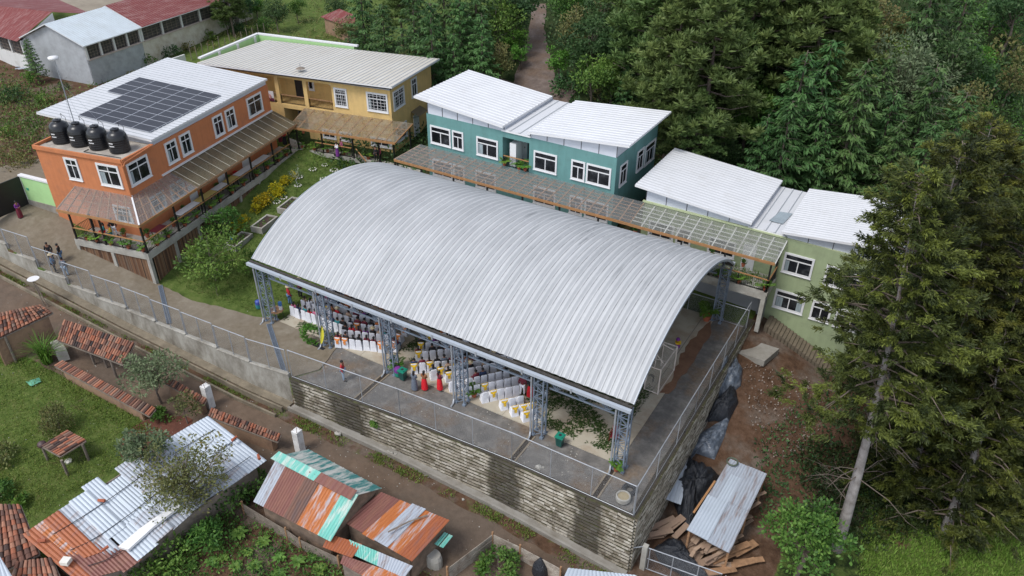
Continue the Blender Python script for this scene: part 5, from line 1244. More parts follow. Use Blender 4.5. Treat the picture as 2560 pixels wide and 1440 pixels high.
R9=random.Random(5)
def brush(name,label,poly,n,mat,L,W,h,per,rad):
    m=MB(); xs=[p[0] for p in poly]; ys=[p[1] for p in poly]; k=0
    while k<n:
        x,y=R9.uniform(min(xs),max(xs)),R9.uniform(min(ys),max(ys)); c=False
        for i in range(len(poly)):
            (x1,y1),(x2,y2)=poly[i],poly[i-1]
            if (y1>y)!=(y2>y) and x<(x2-x1)*(y-y1)/(y2-y1)+x1: c=not c
        if not c: continue
        k+=1; clump(m,hit(x,y)+V3(0,0,h*R9.random()),rad*R9.uniform(.6,1.3),per,L,W,R9,R9.uniform(.1,.9),.2,.9)
    o=m.build(name,mat); tag(o,label,'undergrowth'); o['kind']='stuff'; return o
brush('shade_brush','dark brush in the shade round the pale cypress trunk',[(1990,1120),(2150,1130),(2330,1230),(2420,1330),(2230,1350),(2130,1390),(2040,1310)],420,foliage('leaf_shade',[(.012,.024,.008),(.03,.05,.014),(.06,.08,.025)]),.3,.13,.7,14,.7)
brush('hill_brush','green and brown brush on the slope left of the orange building',[(0,215),(160,235),(230,260),(120,340),(60,420),(0,440)],130,leaf_ol,.3,.15,.7,14,.7)
brush('hill_brush','fresh green scrub patches on the slope left of the orange building',[(0,190),(150,225),(110,330),(90,400),(0,330)],150,leaf_g,.3,.15,.8,14,.8)
# ------------------------------------------------------------ people
skin_m=M('skin',(.27,.13,.08),.6,.08)
hair_m=M('hair_black',(.008,.007,.007),.5,.2); straw=M('straw_hat',(.62,.52,.34),.8,.12)
CL={n:M('cloth_'+n,c,.85,.15,sc=8) for n,c in dict(red=(.45,.02,.03),maroon=(.14,.015,.03),black=(.012,.012,.015),navy=(.02,.035,.09),pink=(.5,.14,.25),brown=(.25,.1,.04),denim=(.1,.19,.33),denim_pale=(.28,.38,.5),grey=(.12,.14,.18),purple=(.16,.03,.22),white=(.65,.65,.66),yellow=(.55,.36,.04),teal=(.03,.2,.22),tan=(.4,.28,.2),bright_red=(.6,.01,.02),orange=(.5,.14,.03)).items()}
def skinned(name,V,E,Rd,mat,parent,sub=1):
    me=bpy.data.meshes.new('t'); me.from_pydata([tuple(v) for v in V],E,[]); o=bpy.data.objects.new('t',me); COL.objects.link(o)
    s=o.modifiers.new('s','SKIN'); me.skin_vertices.new() if not me.skin_vertices else None
    for i,sv in enumerate(me.skin_vertices[0].data): r=Rd[i]; sv.radius=r if isinstance(r,tuple) else (r,r); sv.use_root=(i==0)
    sb=o.modifiers.new('b','SUBSURF'); sb.levels=sub; sb.render_levels=sub
    dg=bpy.context.evaluated_depsgraph_get(); nm=bpy.data.meshes.new_from_object(o.evaluated_get(dg)); bpy.data.objects.remove(o)
    nm.name=name; nm.materials.clear(); nm.materials.append(mat); nm.polygons.foreach_set('use_smooth',[True]*len(nm.polygons))
    ob=bpy.data.objects.new(name,nm); COL.objects.link(ob); ob.parent=parent; return ob
def figure(kind):
    """standing man / standing woman / seated, template at origin facing +y"""
    t=thing('person','','person'); seat=kind.startswith('seat'); fem=kind.endswith('f'); P={}
    hz=.5 if seat else .92; k=.93 if fem else 1.
    P['pel']=(0,0,hz); P['sp']=(0,.0,hz+.2); P['ch']=(0,.0,hz+.4); P['nk']=(0,.01,hz+.54); P['h0']=(0,.02,hz+.63); P['h1']=(0,.025,hz+.74); P['ns']=(0,.125,hz+.67)
    V=[];E=[];Rr=[];I={}
    def v(n,p,r,par=None):
        I[n]=len(V); V.append(Vector(p)*k); Rr.append(tuple(x*k for x in r) if isinstance(r,tuple) else r*k)
        if par: E.append((I[par],I[n]))
    v('pel',P['pel'],(.15,.11)); v('sp',P['sp'],(.125,.095),'pel'); v('ch',P['ch'],(.16,.11),'sp'); v('nk',P['nk'],.052,'ch'); v('h0',P['h0'],(.078,.09),'nk'); v('h1',P['h1'],(.08,.092),'h0'); v('ns',P['ns'],.014,'h0')
    arm={}
    for s in (-1,1):
        if kind=='standf': A=[(s*.17,0,hz+.46),(s*.23,.02,hz+.22),(s*.1,.2,hz+.2)]
        elif seat: A=[(s*.17,0,hz+.46),(s*.23,.0,hz+.2),(s*.12,.24,hz+.12)]
        else: A=[(s*.18,0,hz+.46),(s*.25,-.03,hz+.2),(s*.24,.08,hz-.03)]
        n=str(s); v('sh'+n,A[0],.06,'ch'); v('el'+n,A[1],.042,'sh'+n); v('wr'+n,A[2],.03,'el'+n); arm[s]=A
        d=Vector(A[2])-Vector(A[1]); d.normalize(); pl=Vector(A[2])+d*.06; v('pm'+n,pl,(.035,.018),'wr'+n)
        side=d.cross(Vector((0,1,0.2))).normalized()
        for f_,(o_,l_) in enumerate(((-.03,.065),(-.01,.08),(.01,.075),(.03,.055))): v('f%d'%f_+n,pl+side*o_+d*l_,.009,'pm'+n)
        v('th'+n,Vector(A[2])+d*.04+side*.055,.01,'wr'+n)
        if seat: L=[(s*.09,.04,hz),(s*.1,.42,hz+.0),(s*.1,.44,.09),(s*.11,.58,.04)]
        elif fem: L=[(s*.08,0,hz-.04),(s*.08,.02,.5),(s*.08,-.01,.09),(s*.09,.13,.035)]
        else: L=[(s*.09,0,hz-.04),(s*.11,.04*s,.5),(s*.12,.05*s-.02,.09),(s*.13,.05*s+.13,.035)]
        v('hp'+n,L[0],.085,'pel'); v('kn'+n,L[1],.06,'hp'+n); v('an'+n,L[2],.04,'kn'+n); v('to'+n,L[3],(.04,.03),'an'+n); arm[('l',s)]=L
    skinned('body',V,E,Rr,skin_m,t)
    def sub(names,add,name,mat,par):
        ix={n:i for i,n in enumerate(names)}; vs=[V[I[n]] for n in names]; rs=[]
        for n in names: r=Rr[I[n]]; rs.append(tuple(x+add for x in r) if isinstance(r,tuple) else r+add)
        es=[(ix[p],ix[q]) for p,q in par]; return skinned(name,vs,es,rs,mat,t)
    sub(['sp','pel','ch','nk','sh-1','el-1','wr-1','sh1','el1','wr1'],.018,'shirt',CL['red'],[('sp','pel'),('sp','ch'),('ch','nk'),('ch','sh-1'),('sh-1','el-1'),('el-1','wr-1'),('ch','sh1'),('sh1','el1'),('el1','wr1')])
    if fem and not seat:
        m=MB(); m.lathe((0,0,0),[(.25,.1),(.235,.45),(.2,.75),(.165,.93),(.15,.98)],16,1*k,.85*k,cap=False); m.build('skirt',CL['red'],t,smooth=True)
    else:
        sub(['pel','hp-1','kn-1','an-1','hp1','kn1','an1'],.02,'trousers',CL['denim'],[('pel','hp-1'),('hp-1','kn-1'),('kn-1','an-1'),('pel','hp1'),('hp1','kn1'),('kn1','an1')])
    m=MB(); c=Vector(P['h1'])*k; m.blob((c[0],c[1]-.015,c[2]-.02),(.098*k,.112*k,.105*k),12,.03)
    if fem: m.blob((c[0],c[1]-.09,c[2]-.16),(.075*k,.05*k,.17*k),8,.05)
    m.build('hair',hair_m,t,smooth=True)
    m=MB(); e=Vector(P['h0'])*k
    for s in (-1,1): m.blob((s*.033,e[1]+.093*k,e[2]+.035),(.011,.006,.007),6,0)
    m.build('eyes',hair_m,t)
    m=MB(); m.blob((0,e[1]+.092*k,e[2]-.03),(.024,.006,.007),6,0); m.build('mouth',CL['maroon'],t)
    if not seat or not fem:
        m=MB()
        for s in (-1,1):
            L=arm[('l',s)]; m.blob((L[2][0]*k+.005*s,(L[2][1]+L[3][1])/2*k+.01,.05),(.05,.13,.055),8,.03)
        m.build('shoes',CL['black'],t,smooth=True)
    return t
FG={k:figure(k) for k in ('standm','standf','seatm','seatf')}
FU=set()
def hat_on(p,kind,rz_=0,m_=None):
    k=.93 if kind.endswith('f') else 1.; hz=.5 if kind.startswith('seat') else .92
    z=(hz+.8)*k; o=MB(); o.lathe((0,.02,z-.03),[(.21,-.02),(.205,0),(.105,.005),(.1,.09),(.075,.125),(0,.13)],18); ob_=o.build('straw_hat',m_ or straw); 
    ob_.parent=p; return ob_
HATM=None
def person(kind,loc,rz_,lab,shirt,bottom,hat=False,sc=1.,group=None):
    mt={'shirt':CL[shirt],'skirt':CL[bottom],'trousers':CL[bottom]}
    p=dup(FG[kind],loc,rz_,sc,lab,group,mats=mt)
    if hat:
        global HATM
        h=hat_on(p,kind)
        if HATM is None: HATM={}
        if kind in HATM: h.data=HATM[kind]
        else: HATM[kind]=h.data
    return p
def face(d): return math.atan2(-d[0],d[1])   # rotation so that local +y points along d
Z0=.1
def PX(px,py,z=0.): return up(px,py,z)
person('standm',PX(860,951,.04),-1.1,'person in red jacket and pale jeans walking alone on the gravel','red','denim_pale')
person('standf',PX(1037,975,.03),.2,'person in a blue grey wrap carrying a baby beside the green bin','grey','grey')
person('standf',PX(1062,974,.04),.1,'person in brown top and bright red skirt, middle of three on the gravel','brown','bright_red')
person('standf',PX(1100,974,.1),-.3,'person with dark hair and long red skirt, right of three on the gravel','maroon','bright_red')
person('standm',PX(727,762,.1),-.4,'person in red jacket and straw hat at the left edge of the seating','red','denim',hat=True)
person('standm',PX(752,743,.1),-.3,'person in dark red shawl and pale hat standing left behind the first column','maroon','black',hat=True)
person('standm',PX(1306,988,.1),.2,'person in maroon shirt and white trousers on the strewn leaves','maroon','white')
person('standf',PX(1325,992,.1),.5,'person in bright red skirt beside the fifth lattice column','black','bright_red')
for (px,py),kd,lab,a,b_,hat,rz_ in (((141,681),'standm','person in blue denim jacket and straw hat looking at papers by the fence','denim','black',True,-.8),((168,690),'standm','person in dark jacket and light blue jeans nearest the fence','grey','denim_pale',False,.5),((131,652),'standm','person in black jacket, left rear of the group of four','black','black',False,-2.2),((157,655),'standm','person in black hooded jacket, right rear of the group of four','black','denim',False,2.4),((53,545),'standf','person in purple blouse and dark red skirt by the black gate','purple','maroon',False,-1.3)):
    person(kd,hit(px,py,.03),rz_,lab,a,b_,hat,.97)
for (px,py),kd,lab,a,b_,rz_ in (((713,362),'standf','person in red top with white bag on the veranda end','red','black',-1.8),((702,356),'standf','person in dark maroon shawl beside the veranda end','maroon','maroon',1.2),((845,392),'standf','person in white blouse and dark purple skirt at the yellow walkway rail','white','purple',2.9),((856,386),'standm','person in pink striped shawl in front of the yellow wall','pink','black',2.7),((941,404),'standm','person in black coat leaning at the yellow building post','black','black',2.9),((951,404),'standm','person in dark red jacket beside the person in black coat','maroon','black',2.6),((290,590),'standm','person in dark coat and light trousers on the orange veranda','black','white',.8)):
    person(kd,up(px,py,3.41),rz_,lab,a,b_,False,.95)
for a,b_,lab,s1,s2 in ((-5.0,1.15,'person in red and blue seated on the orange veranda, left','teal','bright_red'),(-4.3,1.1,'person in yellow and teal seated on the orange veranda, right','yellow','teal')):
    person('seatf',FO(a,b_,3.42),2.6,lab,s1,s2)
# ------------------------------------------------------------ covered chairs
def chair(kind,sash=None):
    t=thing('covered_chair','','chair'); m=MB()
    V=[];Fc=[]; prof=[(0,.27,.29),(.2,.25,.27),(.45,.235,.25),(.7,.225,.0),(.86,.21,0),(.93,.15,0)]
    rings=[[(-w,-.27+.05*z,z),(w,-.27+.05*z,z),(w,-.2+.05*z if z>.46 else .27,z),(-w,-.2+.05*z if z>.46 else .27,z)] for z,w,_ in ((0,.245,0),(.15,.225,0),(.3,.215,0),(.455,.205,0))]
    for r in rings: V+=r
    for i in range(3):
        for k in range(4): Fc.append((i*4+k,i*4+(k+1)%4,(i+1)*4+(k+1)%4,(i+1)*4+k))
    Fc.append((12,13,14,15)); m.addf(V,Fc)
    V=[];Fc=[]
    for z,w,d in ((.4,.21,.07),(.62,.205,.08),(.8,.205,.075),(.87,.18,.06),(.9,.11,.03)):
        y=-.25+.0*z-.03*(z-.4); V+=[(-w,y,z),(-w*.5,y-.015,z),(w*.5,y-.015,z),(w,y,z),(w,y+d,z),(-w,y+d,z)]
    for i in range(4):
        for k in range(6): Fc.append((i*6+k,i*6+(k+1)%6,(i+1)*6+(k+1)%6,(i+1)*6+k))
    Fc.append((24,25,26,27,28,29)); m.addf(V,Fc); m.build('cover',cloth_white,t,smooth=False)
    if sash:
        m=MB(); m.addf([(-.212,-.27,.85),(.212,-.27,.85),(.05,-.31,.62),(-.05,-.31,.62),(-.208,-.262,.7),(.208,-.262,.7)],[(4,3,0),(3,2,1,0),(2,5,1)])
        for s in (-1,1): m.addf([(s*.01,-.31,.68),(s*.1,-.33,.6),(s*.07,-.32,.34),(s*.0,-.32,.38)],[(0,1,2,3)])
        m.tube([(-.23,-.23,.84),(-.23,-.15,.84),(.23,-.15,.84),(.23,-.23,.84)],.02,4); m.blob((0,-.32,.66),(.05,.03,.04),6,.1); m.build('sash',sash,t)
    return t
CH={'':chair('p'),'y':chair('y',sash_y),'o':chair('o',sash_o)}; CHU={'':0,'y':0,'o':0}
SASH={'':'plain white','y':'yellow sashed','o':'orange sashed'}
R5=random.Random(21); used_p={}
HS=['black hair','straw hat']
def place_row(sec,row,x0,y0,ang,n,pocc,sashes,sp=.52,rowname=None,jit=.04,facing=None):
    d=V3(math.cos(ang),math.sin(ang)); f=V3(-d[1],d[0])
    for i in range(n):
        x=x0+d[0]*sp*i+R5.uniform(-jit,jit); y=y0+d[1]*sp*i+R5.uniform(-jit,jit); rz_=ang+R5.uniform(-.06,.06)
        s=sashes.get(i,''); where='%s block, %s row, %s from left'%(sec,ORD[row],ORD[i])
        lab='%s covered chair in %s'%(SASH[s],where); tp=CH[s]
        if not CHU[s]:
            CHU[s]=1; tp.location=(x,y,Z0); tp.rotation_euler=(0,0,rz_); tp['label']=lab; tp['group']='white covered chairs under the arched roof'
        else: dup(tp,(x,y,Z0),rz_,1,lab,'white covered chairs under the arched roof')
        if R5.random()<pocc:
            c=R5.choice(['maroon','black','navy','maroon','black','red','pink','brown','white','yellow','teal','grey','tan','purple','orange','black'])
            hat=R5.random()<.1; kd=R5.choice(['seatf','seatf','seatm']) if not hat else 'seatm'
            lab='person in %s%s, seated in %s'%(c,' and straw hat' if hat else '',where)
            person(kd,(x,y,Z0-.02),rz_+R5.uniform(-.2,.2),lab,c,R5.choice(['maroon','black','navy','denim']),hat,R5.uniform(.92,1.03),'people seated under the arched roof')
for r_ in range(6): place_row('left',r_,1.3+.15*r_,1.7+1.02*r_,.04,10,.88,{1:'o'} if r_==4 else {},.52)
sB=[{0:'o',1:'o',6:'o'},{},{1:'o'},{},{0:'o'},{}]
for r_ in range(6):
    a=.37; fx,fy=-math.sin(a),math.cos(a); place_row('middle',r_,6.75+fx*r_*.98+.1*r_,.55+fy*r_*.98,a,7 if r_<3 else 8,.9,sB[r_])
for k,(x,y) in enumerate(((10.45,2.25),(10.1,3.1),(9.95,4.05),(9.85,5.0))): place_row('aisle',k,x,y,.2,1,.7,{0:'o'} if k<3 else {})
rowsC=[(11.95,4.2,7,.8,{0:'y'}),(12.05,3.1,7,.75,{0:'y'}),(12.45,2.2,7,.7,{0:'y'}),(13.05,1.0,8,.85,{0:'y',2:'y'}),(14.5,1.15,7,.6,{1:'y'}),(15.55,1.45,7,.5,{0:'y'}),(16.35,.85,8,.3,{}),(17.5,.95,8,.0,{2:'y',7:'y'}),(18.7,1.05,5,0,{1:'y'}),(20.15,1.1,3,0,{0:'y'}),(21.05,.95,3,0,{0:'y',1:'y',2:'y'}),(21.9,.9,2,0,{0:'y'})]
for r_,(x,y,n,po,ss) in enumerate(rowsC): place_row('right',r_,x,y,.87 if r_>3 else .7,n,po,ss)
for r_,(x,y,n) in enumerate(((15.2,3.1,7),(16.3,3.3,6))): place_row('far right',r_,x,y,.87,n,.6,{})
# unused templates for figures
for k,tp in FG.items():
    for c in [tp]+kids(tp): bpy.data.objects.remove(c)
# ------------------------------------------------------------ court furniture
goal=thing('football_goal','pale steel football goal with net and brace bars at the right end of the court','goal',(27.7,8.9,.1)); m=MB()
x0,x1,y0,y1,h=27.15,28.1,7.5,10.4,2.15
for x,y in ((x0,y0),(x0,y1),(x1,y0),(x1,y1)): m.tube([(x,y,.1),(x,y,h)],.045,6)
for a,b in (((x0,y0),(x0,y1)),((x1,y0),(x1,y1)),((x0,y0),(x1,y0)),((x0,y1),(x1,y1))): m.tube([(*a,h),(*b,h)],.045,6)
m.tube([(x1,y0,.15),(x1,y1,.15)],.03,6); m.tube([(x0,y0,.15),(x1,y0,.15)],.03,6); m.tube([(x0,y0+.9,h),(x1,y0+1.0,h)],.03,5); m.tube([(x0-.2,y1-.9,h+.6),(x1,y1-.5,h)],.03,5)
m.tube([(x0-.25,y0+.9,h+.9),(x1-.1,y0+.7,h)],.03,5)
for y in (y0+.9,y1-.5): m.tube([(x0-.25,y,.1),(x0-.25,y,3.3)],.05,6)
m.build('frame',M('goal_paint',(.6,.53,.48),.6,.15),goal)
m=MB(); m.face([(x1,y0,.15),(x1,y1,.15),(x1,y1,h),(x1,y0,h)]); m.face([(x0,y0,.15),(x1,y0,.15),(x1,y0,h),(x0,y0,h)]); m.face([(x0,y1,.15),(x1,y1,.15),(x1,y1,h),(x0,y1,h)]); m.face([(x0,y0,h),(x1,y0,h),(x1,y1,h),(x0,y1,h)]); m.build('net',net_m,goal)
m=MB(); m.blob((27.5,7.62,1.35),(.22,.08,.1),8,.2); m.blob((27.62,7.62,1.1),(.08,.07,.3),8,.2); tag(m.build('jacket',CL['black'],origin=(27.5,7.6,1)),'small black jacket hanging on the goal net','jacket')
def bin_(loc,label,body,lid,name='waste_bin'):
    t=thing(name,label,'bin',loc); c=np.array(loc,float); m=MB()
    q=[(-.2,-.2),(.2,-.2),(.2,.2),(-.2,.2)]; lo=[(c[0]+a*.85,c[1]+b*.85,c[2]+.02) for a,b in q]; hi=[(c[0]+a*1.15,c[1]+b*1.15,c[2]+.72) for a,b in q]
    m.addf(lo+hi,[(3,2,1,0)]+[(i,(i+1)%4,4+(i+1)%4,4+i) for i in range(4)]); m.build('bin_body',body,t)
    m=MB(); m.box((c[0],c[1],c[2]+.75),(.54,.54,.07)); m.box((c[0],c[1],c[2]+.8),(.4,.4,.05)); l=m.build('lid',lid,t); m=MB(); m.box((c[0],c[1],c[2]+.829),(.17,.17,.012)); m.build('opening',frame_dark,l); return t
dkt=M('plastic_dark_teal',(.012,.07,.06),.45,.2); tealp=M('plastic_teal',(.015,.22,.15),.4,.1)
bin_((24.8,.02,.1),'dark green lidded bin alone on the gravel near the last column',dkt,tealp)
bin_((12.85,-.02,.1),'dark green lidded bin beside the third lattice column',dkt,tealp)
t=thing('drum','purple and green barrel with white label next to the green bin','barrel',(12.35,.1,.1)); m=MB(); m.lathe((12.35,.1,.1),[(.22,0),(.25,.1),(.25,.35)],14); m.build('lower_body',tealp,t); m=MB(); m.lathe((12.35,.1,.45),[(.25,0),(.25,.25),(.2,.33),(.1,.36)],14); m.build('upper_body',CL['purple'],t)
B=hit(648,770); t=thing('barrel','blue and green barrel standing on the grass left of the first column','barrel',B); m=MB(); m.lathe(B,[(.2,0),(.24,.1),(.24,.4)],14); m.build('lower_body',CL['teal'],t); m=MB(); m.lathe(B+V3(0,0,.4),[(.24,0),(.22,.25),(.1,.32)],14); m.build('upper_body',M('blue_paint',(.05,.08,.35),.4),t)
t=thing('litter_bin','small purple and yellow bin on the court behind the goal','bin',(27.45,12.7,.1)); m=MB(); m.lathe((27.45,12.7,.35),[(.16,0),(.2,.4)],12); m.build('bin_body',CL['purple'],t); m=MB(); m.lathe((27.45,12.7,.7),[(.22,0),(.22,.12)],12); m.build('rim',M('paint_yellow',(.7,.45,.02),.4),t); m=MB(); m.tube([(27.45,12.7,.1),(27.45,12.7,.35)],.04,6); m.blob((27.4,12.75,.98),(.16,.16,.14),8,0); m.build('swing_lid',CL['purple'],t)
# table with water bottle
P=PX(695,795,.05); t=thing('round_table','brown wooden table with black legs beside the first lattice column','table',P); m=MB(); m.lathe(P+V3(0,0,.72),[(.02,0),(.56,0),(.57,.02),(.56,.045),(.0,.046)],8); m.build('table_top',wood,t)
for k in range(4): m=MB(); a=.5+k*1.57; m.tube([P+V3(.4*math.cos(a),.4*math.sin(a),.72),P+V3(.5*math.cos(a),.5*math.sin(a),0)],.02,5); m.build('leg',black_metal,t)
q=P+V3(.25,.22,.766); t=thing('water_bottle','blue water cooler bottle on a white dispenser on the round table','water bottle',q); m=MB(); m.lathe(q+V3(0,0,.3),[(.05,0),(.14,.06),(.14,.34),(.1,.36)],14); m.build('bottle',M('bottle_blue',(.04,.15,.4),.2),t); m=MB(); m.lathe(q,[(.13,0),(.14,.28),(.06,.3)],12); m.build('dispenser',white_trim,t)
q=P+V3(-.05,-.15,.768); m=MB(); m.box(q+V3(0,0,.006),(.2,.28,.01),.4); tag(m.build('paper',white_trim,origin=q),'white sheets of paper lying on the round table','paper')
# ring of leaves with yellow feather flag
q=V3(5.2,-.25,.05); t=thing('leaf_hoop','big leafy hoop stand with cut out lettering before the second column','hoop decoration',q); m=MB(); ring=[q+V3(-.25+.0*math.cos(a),0,0)+V3(.62*math.cos(a),.25*math.cos(a),.85+.72*math.sin(a)) for a in np.linspace(0,6.283,30)]; m.tube(ring,.018,5); m.box(q+V3(.1,0,.04),(.5,.4,.05)); m.build('hoop_frame',black_metal,t)
m=MB(); 
for k,p in enumerate(ring[3:24]): clump(m,p,.17,26,.2,.09,R5,.6)
m.build('garland',leaf_b,t)
def text(s,size,loc,rot,mat,parent,ext=.008,name='lettering'):
    cu=bpy.data.curves.new('t','FONT'); cu.body=s; cu.size=size; cu.extrude=ext; o=bpy.data.objects.new('t',cu); COL.objects.link(o)
    dg=bpy.context.evaluated_depsgraph_get(); dg.update(); me=bpy.data.meshes.new_from_object(o.evaluated_get(dg)); bpy.data.objects.remove(o)
    me.name=name; me.materials.clear(); me.materials.append(mat); ob=bpy.data.objects.new(name,me); COL.objects.link(ob)
    if parent: ob.parent=parent
    ob.location=[float(x) for x in loc]; ob.rotation_euler=rot; return ob
text('nubian',.24,(-.35,-.03,.75),(1.57,.35,.4),black_metal,t)
q=V3(5.9,-.35,.05); t=thing('feather_flag','slim yellow feather flag leaning beside the leafy hoop','flag',q); m=MB(); pts=[q+V3(-.1+.33*u+.1*math.sin(u*3),0,.35+1.75*u) for u in np.linspace(0,1,9)]; w_=[.01,.09,.13,.15,.15,.13,.1,.06,.01]
m.addf([p+V3(w,.01*i,0) for i,(p,w) in enumerate(zip(pts,w_))]+[p-V3(w,0,0) for p,w in zip(pts,w_)]+[p+V3(0,.03,0) for p in pts],[(i,i+1,10+i,9+i) for i in range(8)]+[(18+i,19+i,i+1,i) for i in range(8)]+[(9+i,10+i,19+i,18+i) for i in range(8)]); m.build('flag_cloth',M('flag_yellow',(.65,.6,.05),.6),t)
m=MB(); m.tube([q,q+V3(-.1,0,.35),pts[-1]],.015,4); m.box(q+V3(0,0,.03),(.35,.25,.05)); m.build('pole',black_metal,t)
# red chair, tyre, tub, debris
q=V3(27.45,2.1,.1); t=thing('plastic_chair','dark red plastic armchair standing by the last lattice column','chair',q); rp_=M('red_plastic',(.16,.015,.02),.4); m=MB(); m.box(q+V3(0,0,.42),(.48,.46,.04),.3); m.build('seat',rp_,t); m=MB(); m.obox(q+V3(-.24,.2,.44),V3(.46,.12,0),V3(-.01,.04,0),V3(-.05,.12,.42)); m.build('backrest',rp_,t)
for a,b in ((-.2,-.2),(.2,-.2),(.2,.2),(-.2,.2)): m=MB(); m.bar(q+V3(a,b,.42),q+V3(a*1.25,b*1.25,0),.04); m.build('leg',rp_,t)
for s in (-1,1): m=MB(); m.bar(q+V3(s*.25,-.2,.64),q+V3(s*.25,.2,.66),.05,.03); m.bar(q+V3(s*.25,-.2,.42),q+V3(s*.25,-.2,.64),.03); m.build('armrest',rp_,t)
def tyre(c,label,R_=.42,mat=tyre_m,rr=.15,nm='old_tyre',cat='tyre'):
    m=MB(); vs=[];fs=[];n=24;k_=10
    for i in range(n):
        for j in range(k_):
            a=6.283*i/n;b=6.283*j/k_; r=R_+rr*math.cos(b)*.8; vs.append((c[0]+r*math.cos(a),c[1]+r*math.sin(a),c[2]+rr+rr*math.sin(b)))
    for i in range(n):
        for j in range(k_): fs.append((i*k_+j,((i+1)%n)*k_+j,((i+1)%n)*k_+(j+1)%k_,i*k_+(j+1)%k_))
    m.addf(vs,fs); return tag(m.build(nm,mat,smooth=True,origin=c),label,cat)
tyre(PX(1573,1228,.03),'black car tyre lying in the fence corner behind the white tub',.33)
q=PX(1557,1252,.03); t=thing('round_tub','round white concrete tub filled with sand at the fence corner','tub',q); m=MB(); m.lathe(q,[(.3,0),(.42,.15),(.42,.42),(.36,.46),(.33,.42),(.33,.3)],20); m.build('tub_body',concrete_pale,t); m=MB(); m.lathe(q,[(.0,.35),(.34,.35),(.33,.37),(0,.4)],18,cap=False); m.build('sand',M('sand',(.35,.29,.18),.95,.15),t)
R6=random.Random(44)
for k,(px,py) in enumerate(((845,1088),(988,1137),(1195,980),(1347,1170),(1357,1171),(1350,985),(975,1136),(1158,1250))):
    P=hit(px,py); r_=R6.uniform(.1,.24) if k not in (0,6) else .28; m=MB(); m.blob(P+V3(0,0,r_*.5),(r_,r_*.8,r_*.6),7,.25); tag(m.build('loose_stone',concrete_pale,origin=P),['pale boulder on the road edge near the teal shack','grey stone on the grass strip below the block wall','small stone near the seats on the gravel','left one of two small stones near the fifth column','right one of two small stones near the fifth column','pale stone beside the last yellow sashed chairs','stone next to the rusty tin on the road verge','light stone beside the road under the block wall'][k],'stone')
deb=MB()
for _ in range(900):
    px,py=R6.choice([(R6.uniform(760,1560),R6.uniform(880,1220)),(R6.uniform(0,1500),R6.uniform(660,1440))]); P=hit(px,py)
    if P[1]>.3: continue
    s=R6.uniform(.015,.06); deb.blob(P+V3(0,0,.04+s*.3),(s,s*.8,s*.5),4,.3)
o=deb.build('pebbles',M('pebble',(.36,.34,.3),.9,.3)); tag(o,'small pale pebbles and bits of litter scattered on road and gravel','pebbles'); o['kind']='stuff'
# verge grass along road
vg=MB()
for _ in range(5200):
    x=R6.uniform(-22,30.5); s=R6.choice([R6.uniform(.8,1.5),R6.uniform(.8,1.7),R6.uniform(6.4,7.4)])
    if s<3 and math.sin(x*.9)+math.sin(x*2.3+1)+R6.uniform(-.8,.8)<.15: continue
    y=yw(x)-s; P=V3(x,y,g(x,y)+.02)
    for k in range(3): vg.tv=R6.uniform(.2,.95); leafq(vg,P+V3(R6.uniform(-.15,.15),R6.uniform(-.1,.1),0),V3(R6.uniform(-.8,.8),R6.uniform(-.8,.8),.9)*.9,unit(R6),R6.uniform(.1,.24),.06)
o=vg.build('verge_grass',grass_m); tag(o,'strip of grass along both edges of the dirt road','grass'); o['kind']='stuff'
# veranda furniture
def vtable(a0,a1,b0,b1,mat,label,leg=black_metal,z=.74):
    c=FO((a0+a1)/2,(b0+b1)/2,3.4); t=thing('long_table',label,'table',c,'tables on the orange veranda'); m=MB(); m.obox(FO(a0,b0,3.4+z),FO.U*(a1-a0),FO.W*(b1-b0),V3(0,0,.045)); m.build('table_top',mat,t)
    for a in (a0+.08,a1-.12):
        for b in (b0+.12,b1-.16): m=MB(); m.obox(FO(a,b,3.4),FO.U*.045,FO.W*.045,V3(0,0,z)); m.build('leg',leg,t)
yt=M('table_yellow',(.52,.4,.13),.6,.1)
for k,(b0,b1,mt,l) in enumerate(((4.9,7.3,white_trim,'white long table nearest the clear canopy'),(7.4,9.6,yt,'yellow long table after the first white one'),(9.7,11.2,white_trim,'short white table between two yellow tables'),(11.3,12.7,yt,'short yellow table in the middle of the row'),(12.8,15.2,white_trim,'white long table with a red flower behind it'),(15.3,17.6,white_trim,'white long table nearest the far veranda end'))): vtable(-1.35,-.62,b0,b1,mt,l)
vtable(-1.25,-.5,1.9,3.1,M('table_red',(.1,.012,.02),.4),'dark red wooden table near the veranda corner',M('leg_red',(.1,.012,.02),.4))
pp_=[(-1.75,2.1,'terracotta potted bush left of the red table'),(-3.5,1.5,'round potted plant behind the seated people'),(-1.0,4.3,'potted plant with dark basin before the white tables'),(-1.6,6.4,'terracotta pot between wall and first white table'),(-1.7,8.9,'pot beside the first yellow table'),(-1.7,11.0,'bushy pot by the middle veranda door'),(-1.7,13.6,'potted red poinsettia by the wall of the orange veranda'),(-1.7,12.6,'pot with pale flower next to the poinsettia')]
pl=bush('pot_plant',.3,.35,leaf_g,95,n=140,L=.14,W=.07,label='x',cat='potted plant'); m=MB(); m.lathe((0,0,-.3),[(.12,0),(.19,.28),(.2,.32),(.16,.32)],12); m.build('pot',terracotta,pl)
for k,(a,b,l) in enumerate(pp_):
    if k==0: pl.location=FO(a,b,3.72); pl['label']=l; pl['group']='potted plants on the orange veranda'
    else: dup(pl,FO(a,b,3.72),k,1.,l,'potted plants on the orange veranda',mats={'foliage':foliage('leaf_red',[(.5,.02,.03),(.7,.05,.05)])} if k==6 else None)
